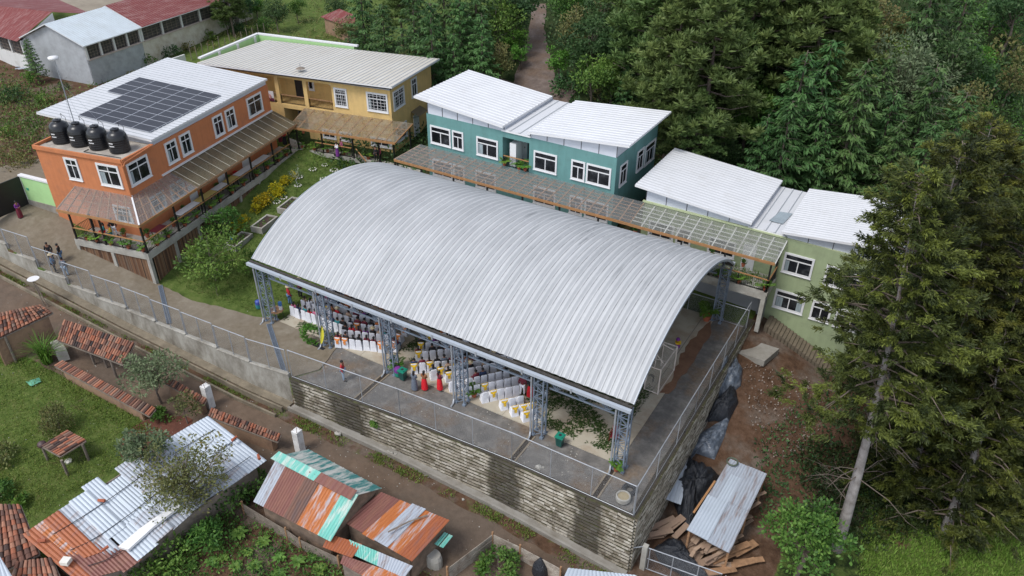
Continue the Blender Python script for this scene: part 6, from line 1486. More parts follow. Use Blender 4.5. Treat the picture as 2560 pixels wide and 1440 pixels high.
hb=[(FY(-9.9,.1,5.3),'hanging fern basket under the yellow canopy'),(V3(27.3,18.3,5.2),'hanging pot under the green canopy, left of two'),(V3(29.6,18.6,4.9),'hanging pot with white flowers under the green canopy, right of two'),(V3(21.3,18.2,5.3),'hanging pot in front of the green building window')]
for k,(P,l) in enumerate(hb): o=dup(pl,P,k,.8,l,'hanging pots')
lm=MB()
for _ in range(260): clump(lm,V3(R6.uniform(26.2,31.2),R6.uniform(18.4,20.3),3.46),.2,7,.22,.06,R6,R6.uniform(.1,.9),.2,.1)
o=lm.build('walkway_leaves',leaf_g); tag(o,'pine leaves heaped on the walkway before the green building','leaves'); o['kind']='stuff'
P=V3(28.0,17.3,.1); dup(pt,P,.4,1.9,'tall leafy plant tied to the far right lattice column')
P=V3(11.9,.55,.1); dup(pt,P,.4,1.3,'leafy palm fronds at the foot of the third column'); dup(pt,V3(17.9,1.0,.1),.4,1.2,'leafy fronds behind the fourth column'); dup(pt,V3(28.6,-.1,.1),1.4,1.,'green fronds lying at the foot of the last column')
for P,l in ((V3(20.6,6.2,1.5),'bunch of blue balloons hanging under the arched roof'),):
    t=thing('balloon_bunch',l,'balloons',P)
    for k in range(5): m=MB(); m.blob(P+V3(R6.uniform(-.4,.4),R6.uniform(-.4,.4),R6.uniform(0,.6)),(.3,.3,.36),12,0); m.build('balloon',M('balloon_blue',(.04,.2,.4),.3),t,smooth=True)
# ------------------------------------------------------------ cottages below the road
def Q(px,py,h): return hit(px,py,h)
R7=random.Random(70)
def bil(A,B,C,D,u,v): return (A*(1-u)+B*u)*(1-v)+(D*(1-u)+C*u)*v
def tiles(mb,A,B,C,D,tw=.19,tl=.36,R=R7,missing=0.):
    """barrel tiles laid on the quad: A-B ridge edge, D-C eave edge"""
    A,B,C,D=[np.array(p,float) for p in (A,B,C,D)]; n=max(2,int(np.linalg.norm(B-A)/tw)); m=max(1,int(round(np.linalg.norm(D-A)/tl)))
    N=np.cross(B-A,D-A); N/=np.linalg.norm(N); N=N if N[2]>0 else -N
    mb.tv=.3; mb.addf([A-N*.03,B-N*.03,C-N*.03,D-N*.03],[(0,1,2,3)])
    for i in range(n):
        for j in range(m):
            if R.random()<missing: continue
            mb.tv=min(1,max(.01,R.betavariate(1.6,1.6)+(.0))); o=R.uniform(-.018,.018); z0=.02+R.uniform(0,.02)
            u0,u1=(i+.04)/n,(i+.96)/n; v0,v1=(j-.08)/m,(j+1.06)/m; vs=[]
            for v,zz,sq in ((v0,z0,.12),(v1,z0+.035,0)):
                for k in range(5):
                    a=math.pi*k/4; uu=(u0+u1)/2-(u1-u0)*(.5-sq*.5)*math.cos(a); vs.append(bil(A,B,C,D,uu,v)+N*(zz+.075*math.sin(a))+(B-A)/np.linalg.norm(B-A)*o)
            mb.addf(vs,[(k,k+1,6+k,5+k) for k in range(4)]+[(5,6,7,8,9)])
def polywall(mb,pts,zt,drop=.5):
    """walls under a roof outline (list of 3D roof points), down to the ground"""
    n=len(pts)
    for i in range(n):
        a,b=np.array(pts[i]),np.array(pts[(i+1)%n]); a2=V3(a[0],a[1],g(a[0],a[1])-drop); b2=V3(b[0],b[1],g(b[0],b[1])-drop)
        d=(b-a); L=np.hypot(d[0],d[1]); 
        if L<.1: continue
        r=V3(-d[1],d[0])/L*.05; mb.addf([a2-r,b2-r,b-V3(0,0,zt)-r,a-V3(0,0,zt)-r,a2+r,b2+r,b-V3(0,0,zt)+r,a-V3(0,0,zt)+r],[(0,1,2,3),(7,6,5,4),(3,2,6,7),(1,5,6,2),(0,3,7,4)])
def inset(pts,k):
    c=np.mean(pts,axis=0); return [c+(np.array(p)-c)*k+V3(0,0,(np.array(p)-c)[2]*(1-k)) for p in pts]
def tile_thing(name,label,cat,px,hts,legs=(),wall=None,missing=0.,mat=wood_grey):
    P=[Q(x,y,h) for (x,y),h in zip(px,hts)]; c=np.mean(P,axis=0); t=thing(name,label,cat,(c[0],c[1],g(c[0],c[1])))
    m=MB(); tiles(m,*P,missing=missing); m.build('tile_roof',tile_m,t)
    m=MB(); 
    for a,b in ((0,1),(3,2),(0,3),(1,2)): m.bar(P[a]-V3(0,0,.09),P[b]-V3(0,0,.09),.08)
    m.build('roof_beam',mat,t)
    for (x,y) in legs:
        b=hit(x,y); best=min(((i,j) for i in np.linspace(.03,.97,12) for j in np.linspace(.03,.97,6)),key=lambda q:np.hypot(*(bil(*P,*q)-b)[:2])); tp=bil(*P,*best)
        m=MB(); m.tube([b-V3(0,0,.2),V3(b[0],b[1],tp[2]-.08)],.09,7); m.build('leg',mat,t)
    if wall: m=MB(); polywall(m,inset(P,.82),.12); m.build('wall',wall,t)
    return t,P
tile_thing('gate_shelter','tile roofed adobe shelter with a wooden door at the left edge of the photo','shelter',[(-30,790),(103,762),(132,781),(-30,858)],[2.9,2.9,2.3,2.3],legs=[(40,905)],wall=adobe)
t,P=tile_thing('tiled_fence_roof','long tiled lean-to roof on grey posts along the road','lean-to roof',[(160,800),(336,858),(308,911),(144,850)],[2.3,2.3,1.75,1.75],legs=[(237,912),(268,920),(292,945)])
m=MB(); a=Q(165,858,.2); m.obox(Q(160,872,0),V3(1.5,-.5,0),V3(-.3,-.6,0),V3(0,0,.9)); m.build('water_trough',concrete_pale,t)
tile_thing('tiled_garden_wall','narrow tile capped garden wall crossing the green lawn','garden wall',[(155,902),(389,1022),(374,1040),(137,914)],[1.0,1.0,.85,.85],wall=adobe)
tile_thing('tiled_wall','tile capped roadside wall behind the grey green tree','garden wall',[(420,942),(517,998),(508,1012),(412,956)],[1.3,1.3,1.15,1.15],wall=adobe,missing=.15)
tile_thing('tiled_wall','tile capped roadside wall above the bright tin roof','garden wall',[(528,1020),(702,1086),(694,1104),(520,1040)],[1.3,1.3,1.1,1.1],wall=adobe,missing=.1)
t,P=tile_thing('tiled_stand','small tile topped wooden stand on four legs in the lawn','wooden stand',[(167,1076),(214,1101),(150,1140),(105,1115)],[1.5,1.5,1.3,1.3],legs=[(222,1150),(170,1188),(120,1150),(180,1120)])
b=P[3]; m=MB(); m.blob(b+V3(-.2,.1,-.05),(.28,.28,.22),12,.02); tag(m.build('clay_pot',M('clay_dark',(.07,.04,.04),.5,.2),smooth=True,origin=b),'round dark clay pot on the corner of the tile topped stand','pot')
q=hit(172,1155); m=MB(); m.lathe(q,[(.02,.0),(.2,0),(.22,.12),(.0,.14)],10); tag(m.build('stone_mortar',stone_w,origin=q),'flat pale round stone on the ground below the tiled stand','stone')
tile_thing('tiled_cottage','cottage roof of orange and black clay tiles at the bottom left corner','cottage',[(-20,1262),(50,1262),(98,1385),(-20,1440)],[3.1,3.1,2.3,2.3],wall=adobe)
tile_thing('tiled_outbuilding','lower clay tile roof cut by the bottom edge of the photo','outbuilding',[(40,1405),(130,1395),(160,1470),(20,1470)],[2.4,2.4,2.0,2.0],wall=adobe)
m=MB(); A=[Q(x,y,3.3) for x,y in ((-20,1370),(2,1394),(36,1450),(-20,1450))]; sheet(m,*A,pitch=.2,hgt=.03,prof='sin'); o=m.build('tin_sheet',tin,origin=A[0]); tag(o,'pale corrugated sheet at the very bottom left corner','roof sheet')
# bright tin roof compound
def plyint(P,t):
    P=[np.array(p,float) for p in P]; L=[0]
    for a,b in zip(P,P[1:]): L.append(L[-1]+np.linalg.norm(b-a))
    s=t*L[-1]
    for i in range(len(P)-1):
        if s<=L[i+1]+1e-9: return P[i]+(P[i+1]-P[i])*((s-L[i])/(L[i+1]-L[i]))
    return P[-1]
def strips(root,top,bot,h0,h1,spec,name='roof_sheet',prof='sin',pitch=.2,hgt=.035,inn=.0):
    """corrugated sheets between the pixel edges top and bot; spec=(t0,t1,material,v0,v1)"""
    for k,(t0,t1,mt,v0,v1) in enumerate(spec):
        def pt(t,v):
            a=plyint(top,t); b=plyint(bot,t); p=a+(b-a)*v; return Q(p[0],p[1],h0+(h1-h0)*v+(k%3)*.035)
        m=MB(); sheet(m,pt(t0,v0),pt(t1,v0),pt(t1,v1),pt(t0,v1),pitch=pitch,hgt=hgt,prof=prof); m.build(name,mt,root)
c=hit(350,1230); tr_=thing('tin_roofed_house','long low house under patchwork of bright and rusty corrugated sheets','house',c)
top=[(55,1337),(150,1273),(247,1212),(305,1173),(433,1087),(520,1040)]; bot=[(190,1452),(308,1423),(400,1350),(483,1276),(594,1204),(667,1151)]
spec=[(0,.07,tin_rust,0,1),(.065,.12,tin_or,0,.62),(.115,.2,tin_rust,0,.7),(.19,.27,tin_b,0,.8),(.07,.22,tin_mar,.55,1.02),(.26,.36,tin,-.02,.62),(.35,.44,tin,-.09,.62),(.43,.53,tin,.06,.62),(.52,.6,tin_b,-.06,.62),(.2,.3,tin_mar,.75,1.05),(.28,.4,tin,.6,1.03),(.39,.5,tin_b,.6,1.0),(.49,.6,tin_b,.6,1.02),(.59,.68,tin_b,0,1.),(.67,.78,tin_b,0,.98),(.77,.9,tin,0,.55),(.77,.9,tin_b,.53,1.),(.89,1.,tin,0,.5),(.89,1.,tin,.48,1.)]
strips(tr_,top,bot,2.7,2.0,spec)
rp_=[Q(*plyint(top,t),2.5) for t in (.02,.25,.5,.75,.98)]+[Q(*plyint(bot,t),1.9) for t in (.98,.75,.5,.25,.02)]
m=MB(); polywall(m,inset(rp_,.93),.1); m.build('wall',wood_grey,tr_)
for k,v in enumerate((.22,.52,.82)):
    m=MB(); m.tube([Q(*(plyint(top,t)*(1-v)+plyint(bot,t)*v),2.72-.7*v+.12) for t in np.linspace(.1,.97,12)],.025,4); m.build('tie_cable',black_metal,tr_)
f=MB(); A=[Q(x,y,h) for (x,y),h in (((443,1259),2.35),((452,1268),2.3),((385,1320),2.3),((322,1377),2.3),((297,1370),2.4),((350,1325),2.45))]; f.addf([p+V3(0,0,.12) for p in A]+[p-V3(0,0,.04) for p in A],[(0,1,2,3,4,5)]+[(i,6+i,6+(i+1)%6,(i+1)%6) for i in range(6)]); tag(f.build('plastic_sheet',M('plastic_white',(.8,.8,.8),.35,.05),origin=A[0]),'rolled white plastic sheet lying on the bright tin roof','plastic sheet')
for k,(x,y,l) in enumerate(((105,1352,'clay tile lying on the left end of the rusty roof'),(586,1097,'clay tile on the upper right edge of the tin roof'),(647,1143,'clay tile on the right corner of the tin roof'),(254,1252,'orange broken tile near the middle of the tin roof'),(262,1373,'red brick tile where rusty and bright sheets meet'))):
    p=Q(x,y,2.75); m=MB(); a_=.6+k; m.tube([p-V3(.2*math.cos(a_),.2*math.sin(a_),-.03),p+V3(.2*math.cos(a_),.2*math.sin(a_),.03)],[.1,.08],6); tag(m.build('clay_tile',terracotta,origin=p),l,'roof tile')
p=Q(166,1406,2.5); m=MB(); m.box(p+V3(0,0,.1),(.45,.4,.25),.4); tag(m.build('stone_block',stone_w,origin=p),'pale square stone weighing down the maroon roof sheets','stone')
# teal and rust cottage
c=hit(760,1260); tc_=thing('teal_cottage','wooden cottage with teal back roof slope and rusty front roof slope','cottage',c)
ridge=[(691,1137),(893,1235)]; 
ridge_=[(694,1140),(896,1237)]
strips(tc_,[(771,1123),(955,1221)],[(694,1140),(896,1237)],2.5,3.5,[(0,.55,tin_teal2,0,1),(.54,1,tin_teal2,0,1)],pitch=.35,prof='seam',hgt=.03)
strips(tc_,ridge_,[(633,1254),(826,1354)],3.5,2.1,[(0,.14,tin_b,0,1),(.13,.4,tin_mar,0,1),(.39,.55,tin_brown,0,1),(.54,.84,tin_or,0,1),(.83,1,tin_teal,0,1)],pitch=.18)
strips(tc_,[(697,1128),(893,1226)],[(676,1146),(876,1250)],3.62,3.5,[(0,.55,tin_teal,0,1),(.54,1.05,tin_mar,0,1)],pitch=.3,name='ridge_cap')
P=[Q(771,1127,2.4),Q(951,1222,2.4),Q(824,1348,2.0),Q(640,1252,2.0)]; plank_d=M('plank_weathered',(.2,.14,.1),.9,.35,sc=2,dirt=(.09,.07,.055),da=.5); m=MB(); polywall(m,inset(P,.9),.15); m.build('wall',plank_d,tc_)
m=MB(); a,b,r_=Q(951,1222,2.4),Q(826,1350,2.05),Q(893,1237,3.4); m.addf([a,b,r_,a+V3(-.1,0,0),b+V3(-.1,0,0),r_+V3(-.1,0,0)],[(0,1,2),(5,4,3)]); m.build('gable',plank_d,tc_)
c=hit(990,1330); lt=thing('rusty_lean_to','rust streaked lean-to roof joined to the right side of the teal cottage','lean-to',c)
strips(lt,[(952,1230),(1124,1301)],[(858,1305),(1030,1404)],2.5,2.1,[(0,.3,tin_mar,0,1),(.28,.46,tin_or,0,1.02),(.44,.64,tin_b,-.03,1),(.62,.82,tin_or,0,1),(.8,1,tin_rust,0,1)],pitch=.18)
P=[Q(952,1234,2.4),Q(1120,1302,2.4),Q(1028,1400,2.0),Q(862,1306,2.0)]; m=MB(); polywall(m,inset(P,.92),.12); m.build('wall',plank_d,lt)
m=MB(); m.tube([Q(970,1330,2.55),Q(1020,1305,2.6),Q(1068,1288,2.6)],.05,5); m.build('branch_pole',wood_grey,lt)
c=hit(900,1390); fs=thing('front_shed','low shed of mixed teal and rusty sheets below the lean-to','shed',c)
strips(fs,[(822,1335),(905,1360)],[(806,1368),(880,1395)],1.9,1.75,[(0,1,tin_rust,0,1)],pitch=.18)
strips(fs,[(868,1343),(1035,1412)],[(880,1386),(1010,1445)],1.95,1.7,[(.02,.5,tin_teal,.1,1),(.48,1,tin_b,.1,1)],pitch=.18)
strips(fs,[(858,1388),(1010,1440)],[(850,1408),(960,1470)],1.7,1.5,[(0,.5,tin_mar,0,1),(.48,1,tin_or,0,1)],pitch=.18)
strips(fs,[(1110,1330),(1132,1340)],[(1085,1360),(1108,1370)],1.7,1.6,[(0,.45,tin_teal,0,1),(.55,1,tin_teal,0,1)],pitch=.15)
P=[Q(850,1350,1.6),Q(1030,1415,1.6),Q(1000,1450,1.5),Q(850,1410,1.5)]; m=MB(); polywall(m,inset(P,.9),.1); m.build('wall',wood_grey,fs)
q=hit(1085,1410); m=MB(); m.lathe(q,[(.6,-.3),(.6,.6),(.5,.9)],14,.9,.7); tag(m.build('concrete_stub',concrete_pale,origin=q),'rounded pale concrete wall stub at the right end of the sheds','concrete wall')
def plank_fence(name,label,px,h,mat=wood_grey):
    P=[hit(*p) for p in px]; t=thing(name,label,'fence',P[0]); m=MB()
    for a,b in zip(P,P[1:]):
        for k in range(int(h/.22)):
            m.bar(a+V3(0,0,.12+k*.23),b+V3(0,0,.12+k*.23+R7.uniform(-.03,.03)),.03,.2)
    m.build('board_panel',mat,t)
    for p in P: m=MB(); m.bar(p-V3(0,0,.2),p+V3(0,0,h+.15),.1); m.build('post',wood,t)
plank_fence('plank_fence','grey plank fence below the teal cottage above the vegetable plot',[(612,1285),(720,1350),(755,1375),(850,1420)],.95)
plank_fence('plank_fence','whitewashed plank enclosure round a bush at the bottom middle',[(1120,1455),(1232,1368),(1300,1400),(1400,1455)],1.2,M('plank_white',(.36,.32,.27),.9,.3,sc=2,dirt=(.16,.11,.08),da=.5))
m=MB(); A=[Q(x,y,2.0) for x,y in ((1420,1420),(1590,1438),(1640,1475),(1395,1475))]; sheet(m,*A,pitch=.2,hgt=.03,prof='sin'); t=thing('tin_roofed_shed','corner of a shed with pale blue tin roof at the bottom edge','shed',A[0]); m.build('roof_sheet',tin,t); m=MB(); polywall(m,inset(A,.85),.1); m.build('wall',wood_grey,t)
p=hit(1350,1430); m=MB(); m.lathe(p,[(.5,0),(.42,.6),(.2,1.0),(.05,1.25)],12); tag(m.build('tarp_bundle',tarp,origin=p),'dark tied tarpaulin bundle behind the bottom plank fence','tarpaulin')
for (x,y,x2,y2,l) in ((527,1018,512,975,'white painted masonry gate pillar by the bright tin roof'),(752,1130,738,1088,'white painted pillar with bare rebar behind the teal cottage')):
    b=hit(x,y); hgt=1.9; t=thing('gate_pillar',l,'pillar',b); m=MB(); m.obox(b-V3(.24,.24,.3),V3(.48,0,0),V3(0,.48,0),V3(0,0,hgt+.3)); m.build('pillar_body',white_pillar,t)
    m=MB()
    for k in range(4): m.tube([b+V3((k%2-.5)*.3,(k//2-.5)*.3,hgt),b+V3((k%2-.5)*.3+R7.uniform(-.1,.1),(k//2-.5)*.3,hgt+.45)],.015,4)
    m.build('rebar',M('rebar_rust',(.2,.08,.04),.8),t)
b=hit(112,765); t=thing('satellite_dish','small round dish on leaning white poles above the tiled gate shelter','satellite dish',b); m=MB(); m.tube([b,b+V3(-.4,0,2.3)],.04,5); m.tube([b+V3(.3,.1,0),b+V3(-.1,0,1.9)],.04,5); m.build('pole',wood_grey,t); m=MB(); m.lathe(b+V3(-.15,0,2.25),[(.05,0),(.3,.06),(.42,.15)],16); m.build('dish',white_trim,t)
q=hit(85,955); m=MB(); m.addf([q+V3(*p) for p in ((-.45,-.3,.06),(.3,-.4,.03),(.5,.25,.09),(-.1,.45,.05),(0,0,.2))],[(0,1,4),(1,2,4),(2,3,4),(3,0,4)]); tag(m.build('cloth',M('cloth_green',(.1,.3,.2),.8,.2),origin=q),'faded green cloth dropped on the lawn','cloth')
# reed clump, bushes and trees of the lower gardens
B=hit(118,905); t=thing('reed_clump','big clump of long arching green reeds beside the tiled lean-to','reeds',B); m=MB()
for k in range(150):
    a=R7.uniform(0,6.28); d=V3(math.cos(a),math.sin(a)); L=R7.uniform(1.4,2.7); o_=B+V3(R7.uniform(-.4,.4),R7.uniform(-.3,.3),0); s=V3(-d[1],d[0])*.035; sp=R7.uniform(.3,.9); m.tv=R7.uniform(.1,1)
    pts=[o_+d*L*sp*u*u+V3(0,0,L*(u*1.15-u*u*.55*sp*1.3)) for u in (0,.3,.6,.85,1)]
    m.addf([p+s*(1-i*.2) for i,p in enumerate(pts)]+[p-s*(1-i*.2) for i,p in enumerate(pts)],[(i,i+1,6+i,5+i) for i in range(4)])
m.build('blades',leaf_b,t)
broadleaf('garden_tree',4.0,2.0,leaf_gr,101,nc=34,nl=62,L=.26,W=.11,trunk=.08,sparse=True,label='grey green tree standing in front of the tiled lean-to',base=hit(405,1010),crown_h=.65)
broadleaf('garden_tree',2.6,1.1,leaf_ol,102,nc=18,nl=35,L=.2,W=.09,trunk=.05,sparse=True,label='thin twiggy tree by the left white pillar',base=hit(470,1060),crown_h=.7,)
broadleaf('garden_tree',6.2,2.4,leaf_ol,103,nc=52,nl=80,L=.2,W=.1,trunk=.12,sparse=True,label='large twiggy tree rising between the bright tin roof and teal cottage',base=hit(492,1300),crown_h=.7)
broadleaf('garden_tree',5.4,1.3,leaf_gr,104,nc=26,nl=60,L=.24,W=.12,trunk=.09,sparse=True,label='round grey green tree crown over the upper edge of the tin roof',base=hit(395,1230),crown_h=.5)
conifer_c=bush('conical_shrub',.95,2.2,leaf_ol,105,n=1700,L=.15,W=.08,label='bushy olive conical shrub on the lawn beside the tiled stand',base=hit(150,1075))
for k,(x,y,r_,h_,mt,l,n_) in enumerate(((400,1050,.7,.8,leaf_g,'low green bush below the grey green tree',400),(10,1150,1.0,1.2,leaf_ol,'olive bush at the left edge of the lawn',500),(0,1240,.9,1.0,leaf_g,'green bush at the left edge above the tiled cottage',500),(560,1255,1.6,1.8,leaf_g,'broad green bush against the left side of the teal cottage',1300),(640,1230,1.2,1.3,leaf_g,'green bush under the tin roof corner by the teal cottage',800),(430,1400,1.5,1.5,leaf_g,'dense green bush below the lower tin roof eave',1200),(360,1440,1.3,1.2,leaf_g,'green bush at the bottom edge beneath the tin roof',900),(520,1360,1.4,1.3,leaf_g,'green shrub between the twiggy tree and the plot',900),(1245,1425,1.2,1.3,leaf_g,'green bush growing inside the bottom plank enclosure',800),(1205,1425,.3,.5,leaf_b,'small bright seedling tuft by the clothes line',80),(60,1260,.5,.6,leaf_b,'bright broad leafed plant above the tiled cottage',90),(940,1060,.3,.3,leaf_g,'weed tuft on the road verge',80))):
    bush('garden_bush',r_,h_,mt,200+k,n=n_,L=.24,W=.13,label=l,base=hit(x,y))
# broad leafed seedlings of the plot
bp=None; R8=random.Random(61)
for k,(x,y) in enumerate(((540,1370),(560,1400),(600,1340),(640,1420),(700,1400),(745,1410),(480,1420),(590,1420),(660,1360),(700,1440),(800,1430),(530,1410),(620,1385),(780,1400))):
    P=hit(x,y); lab='broad leafed plant in the dark plot, %s of the group from the left'%ORD[sorted([540,560,600,640,700.1,745,480,590,660,700,800,530,620,780]).index(x if not (x==700 and y==1400) else 700.1)]
    if bp is None:
        bp=thing('broadleaf_plant',lab,'plant',(0,0,0),'broad leafed plants in the plot'); m=MB()
        for i in range(9):
            a=i*2.4; d=V3(math.cos(a),math.sin(a)); s=V3(-d[1],d[0]); L=.75; m.tv=R8.uniform(.3,1)
            pts=[d*L*u+V3(0,0,.25+L*(u*.9-u*u*.75)) for u in (0,.25,.5,.75,1)]; w=[.02,.12,.16,.12,.01]
            m.addf([p+s*q for p,q in zip(pts,w)]+[p-V3(0,0,.03) for p in pts]+[p-s*q for p,q in zip(pts,w)],[(i_,i_+1,6+i_,5+i_) for i_ in range(4)]+[(5+i_,6+i_,11+i_,10+i_) for i_ in range(4)])
        m.build('leaves',leaf_g,bp); m=MB(); m.tube([(0,0,0),(0,0,.3)],.03,5); m.build('stem',leaf_g,bp); bp.location=P; bp.scale=(.6,.6,.6)
    else: dup(bp,P,R8.uniform(0,6),R8.uniform(.45,.8),lab,'broad leafed plants in the plot')
def scatter_px(name,label,cat,poly,n,mat,L,W,h,per,rad,R=R8):
    m=MB(); xs=[p[0] for p in poly]; ys=[p[1] for p in poly]
    def ins(x,y):
        c=False
        for i in range(len(poly)):
            (x1,y1),(x2,y2)=poly[i],poly[i-1]
            if (y1>y)!=(y2>y) and x<(x2-x1)*(y-y1)/(y2-y1)+x1: c=not c
        return c
    k=0
    while k<n:
        x,y=R.uniform(min(xs),max(xs)),R.uniform(min(ys),max(ys))
        if not ins(x,y): continue
        k+=1; clump(m,hit(x,y)+V3(0,0,h*R.random()),rad,per,L,W,R,R.uniform(.1,.9),.2,.9)
    o=m.build(name,mat); tag(o,label,cat); o['kind']='stuff'; return o
scatter_px('plot_weeds','leafy weeds filling the dark vegetable plot at the bottom','weeds',[(330,1450),(480,1300),(600,1290),(860,1430),(860,1460)],330,leaf_g,.2,.1,.4,12,.4)
scatter_px('lawn_grass','short patchy grass of the cottage lawn at the lower left','grass',[(-20,880),(140,920),(380,1060),(300,1160),(60,1320),(-20,1260)],2600,grass_m,.14,.05,.02,9,.32)
# ------------------------------------------------------------ earth yard at the right
def blanket(name,label,pts,hmax,mat,seed,cat='tarpaulin',n=26,z0=.1,rid=3.):
    """draped sheet over a heap: px outline, bulging in the middle, creased"""
    R=random.Random(seed); W_=[hit(*p) for p in pts]; poly=[(p[0],p[1]) for p in W_]; cx=np.mean([p[0] for p in poly]); cy=np.mean([p[1] for p in poly]); ph=R.uniform(0,6)
    m=MB(); rings=14; N=len(poly)*8; V=[]
    def edge(t):
        t=t*len(poly); i=int(t)%len(poly); f=t-int(t); a,b=poly[i],poly[(i+1)%len(poly)]; return a[0]*(1-f)+b[0]*f,a[1]*(1-f)+b[1]*f
    for r_ in range(rings+1):
        for k in range(N):
            ex,ey=edge(k/N); q=r_/rings; x=cx+(ex-cx)*q; y=cy+(ey-cy)*q; th=k/N*6.283
            h=hmax*(1-q**2.6)+.09*hmax*math.sin(th*rid*2+ph+3*q)*q*(1.1-q)*3+.07*hmax*math.sin(th*17+5*q)*q+R.uniform(-.07,.07)*hmax+.1*hmax*math.sin(th*5+9*q+ph)*math.sin(q*9+ph)
            V.append((x,y,g(x,y)+z0*(1 if r_<rings else .3)+max(0,h)))
    Fc=[(r_*N+k,r_*N+(k+1)%N,(r_+1)*N+(k+1)%N,(r_+1)*N+k) for r_ in range(rings) for k in range(N)]
    a=sum(poly[i][0]*poly[(i+1)%len(poly)][1]-poly[(i+1)%len(poly)][0]*poly[i][1] for i in range(len(poly)))
    if a>0: Fc=[f[::-1] for f in Fc]
    m.addf(V,Fc); c=(cx,cy,g(cx,cy)); return tag(m.build(name,mat,smooth=True,origin=c),label,cat)
blanket('tarpaulin','large creased black tarpaulin over a lumber heap beside the tin shed',[(1697,1128),(1722,1128),(1752,1165),(1800,1190),(1790,1230),(1750,1290),(1722,1335),(1705,1325),(1690,1280),(1683,1200)],1.5,tarp,301)
blanket('tarpaulin','crumpled black tarpaulin at the bottom behind the wire gate',[(1632,1375),(1665,1350),(1700,1352),(1722,1385),(1740,1410),(1770,1450),(1720,1450),(1650,1410)],.7,tarp,302)
blanket('tarpaulin','grey dusty plastic sheet heap at the upper end beside the block wall',[(1806,908),(1840,900),(1856,930),(1852,965),(1825,990),(1790,970)],1.0,tarp_grey,303)
blanket('tarpaulin','dark blue plastic sheet heap in the middle along the block wall',[(1788,955),(1835,960),(1846,1008),(1822,1055),(1768,1055),(1757,1010)],.9,tarp,304)
blanket('tarpaulin','flat worn blue grey sheet below the dark heap by the wall',[(1757,1020),(1826,1040),(1812,1090),(1786,1150),(1728,1132),(1708,1105)],.5,tarp_grey,305)
# lumber shed
c=hit(1800,1280); ls=thing('lumber_shed','open lumber shed with grey corrugated tin roof on wooden posts','shed',c)
def S_(px,py,h): return Q(px,py,h)
ra,rb,rc_,rd=S_(1825,1147,2.3),S_(1917,1186,2.1),S_(1823,1383,2.0),S_(1716,1327,2.2)
def lb(u,v,dz=0): return bil(ra,rb,rc_,rd,u,v)+V3(0,0,dz)
for k,(u0,u1,v0,v1,mt) in enumerate(((0,.5,0,.55,tin_b),(.48,1,0,.5,tin_b),(0,.5,.53,1,tin),(.48,1,.48,1,tin_b),(.22,.5,.18,.56,tin))):
    m=MB(); dz=.04*(k%3); sheet(m,lb(u0,v0,dz),lb(u1,v0,dz),lb(u1,v1,dz),lb(u0,v1,dz),pitch=.17,hgt=.035,prof='sin'); m.build('roof_sheet',mt,ls)
for u,v in ((.04,.04),(.96,.04),(.96,.96),(.04,.96),(.96,.5),(.04,.5)):
    p=lb(u,v); m=MB(); m.bar(V3(p[0],p[1],g(p[0],p[1])-.2),p-V3(0,0,.05),.12); m.build('post',wood,ls)
for v in (.03,.5,.97): m=MB(); m.bar(lb(0,v,-.08),lb(1,v,-.08),.08); m.build('beam',wood,ls)
m=MB()
for k in range(60): p=lb(R8.uniform(.1,.9),R8.uniform(.05,.95)); z=g(p[0],p[1])+R8.uniform(.1,1.4); a=R8.gauss(1.2,.15); d=V3(math.cos(a),math.sin(a),R8.uniform(-.05,.05)); m.bar(V3(p[0],p[1],z)-d*1.1,V3(p[0],p[1],z)+d*1.1,.2,.04)
o=m.build('stored_boards',plank_m,origin=c); tag(o,'boards stacked under the grey tin roofed lumber shed','lumber'); o['kind']='stuff'
tyre(lb(.1,.04,.06),'thin green tyre lying on the upper corner of the lumber shed roof',.33,M('tyre_green',(.08,.1,.07),.8),.06)
m=MB(); m.bar(lb(-.02,.35,.12),lb(-.06,.8,.12),.12,.05); tag(m.build('loose_plank',wood_orange,origin=lb(0,.5)),'orange plank on the left edge of the lumber shed roof','plank')
m=MB(); A=[up(1700,1140,-3.2),up(1730,1150,-3.2),up(1702,1262,-3.4),up(1650,1243,-3.4)]; sheet(m,*A,pitch=.17,hgt=.03,prof='sin'); o=tag(m.build('tin_sheets',tin,origin=A[0]),'bright tin sheets laid between block wall and black tarpaulin','tin sheet')
# planks
pk=0
for k,(x,y,a,L,zz) in enumerate(((1640,1325,.85,2.6,.3),(1655,1318,1.0,2.8,.42),(1668,1330,1.15,2.8,.5),(1680,1325,1.2,3.,.45),(1650,1345,.75,2.4,.5),(1700,1338,1.3,2.2,.4),(1630,1345,.7,2.2,.2),(1725,1380,1.5,2.4,.3),(1738,1365,1.75,2.6,.42),(1750,1385,.6,2.2,.5),(1740,1400,1.55,2.0,.35),(1765,1410,1.0,2.4,.3),(1790,1420,.4,2.6,.4),(1810,1405,1.0,3.2,.5),(1830,1390,.95,3.6,.6),(1845,1420,.85,3.6,.4),(1780,1385,2.2,1.8,.6),(1860,1380,1.1,3.,.35),(1800,1440,.8,3.,.5),(1870,1410,.7,3.,.3))):
    L*=.62; P=hit(x,y)+V3(0,0,zz); d=V3(math.cos(a),math.sin(a),R8.uniform(-.12,.12)); m=MB(); m.bar(P-d*L/2,P+d*L/2,R8.uniform(.3,.5),.05)
    o=m.build('sawn_plank',plank_m if k<13 else wood,origin=P); tag(o,('pale sawn plank in the pile by the wall, %s from the left'%ORD[k] if k<7 else 'sawn plank in the heap below the shed, %s from the left'%ORD[k-7]),'plank'); o['group']='sawn planks lying in the earth yard'
b=hit(1606,1420); t=thing('wire_gate','galvanised wire gate on a concrete post at the yard entrance','gate',b); m=MB(); m.obox(b-V3(.15,.15,.3),V3(.3,0,0),V3(0,.3,0),V3(0,0,2.3)); m.build('concrete_post',concrete_pale,t)
e=hit(1790,1500); m=MB(); 
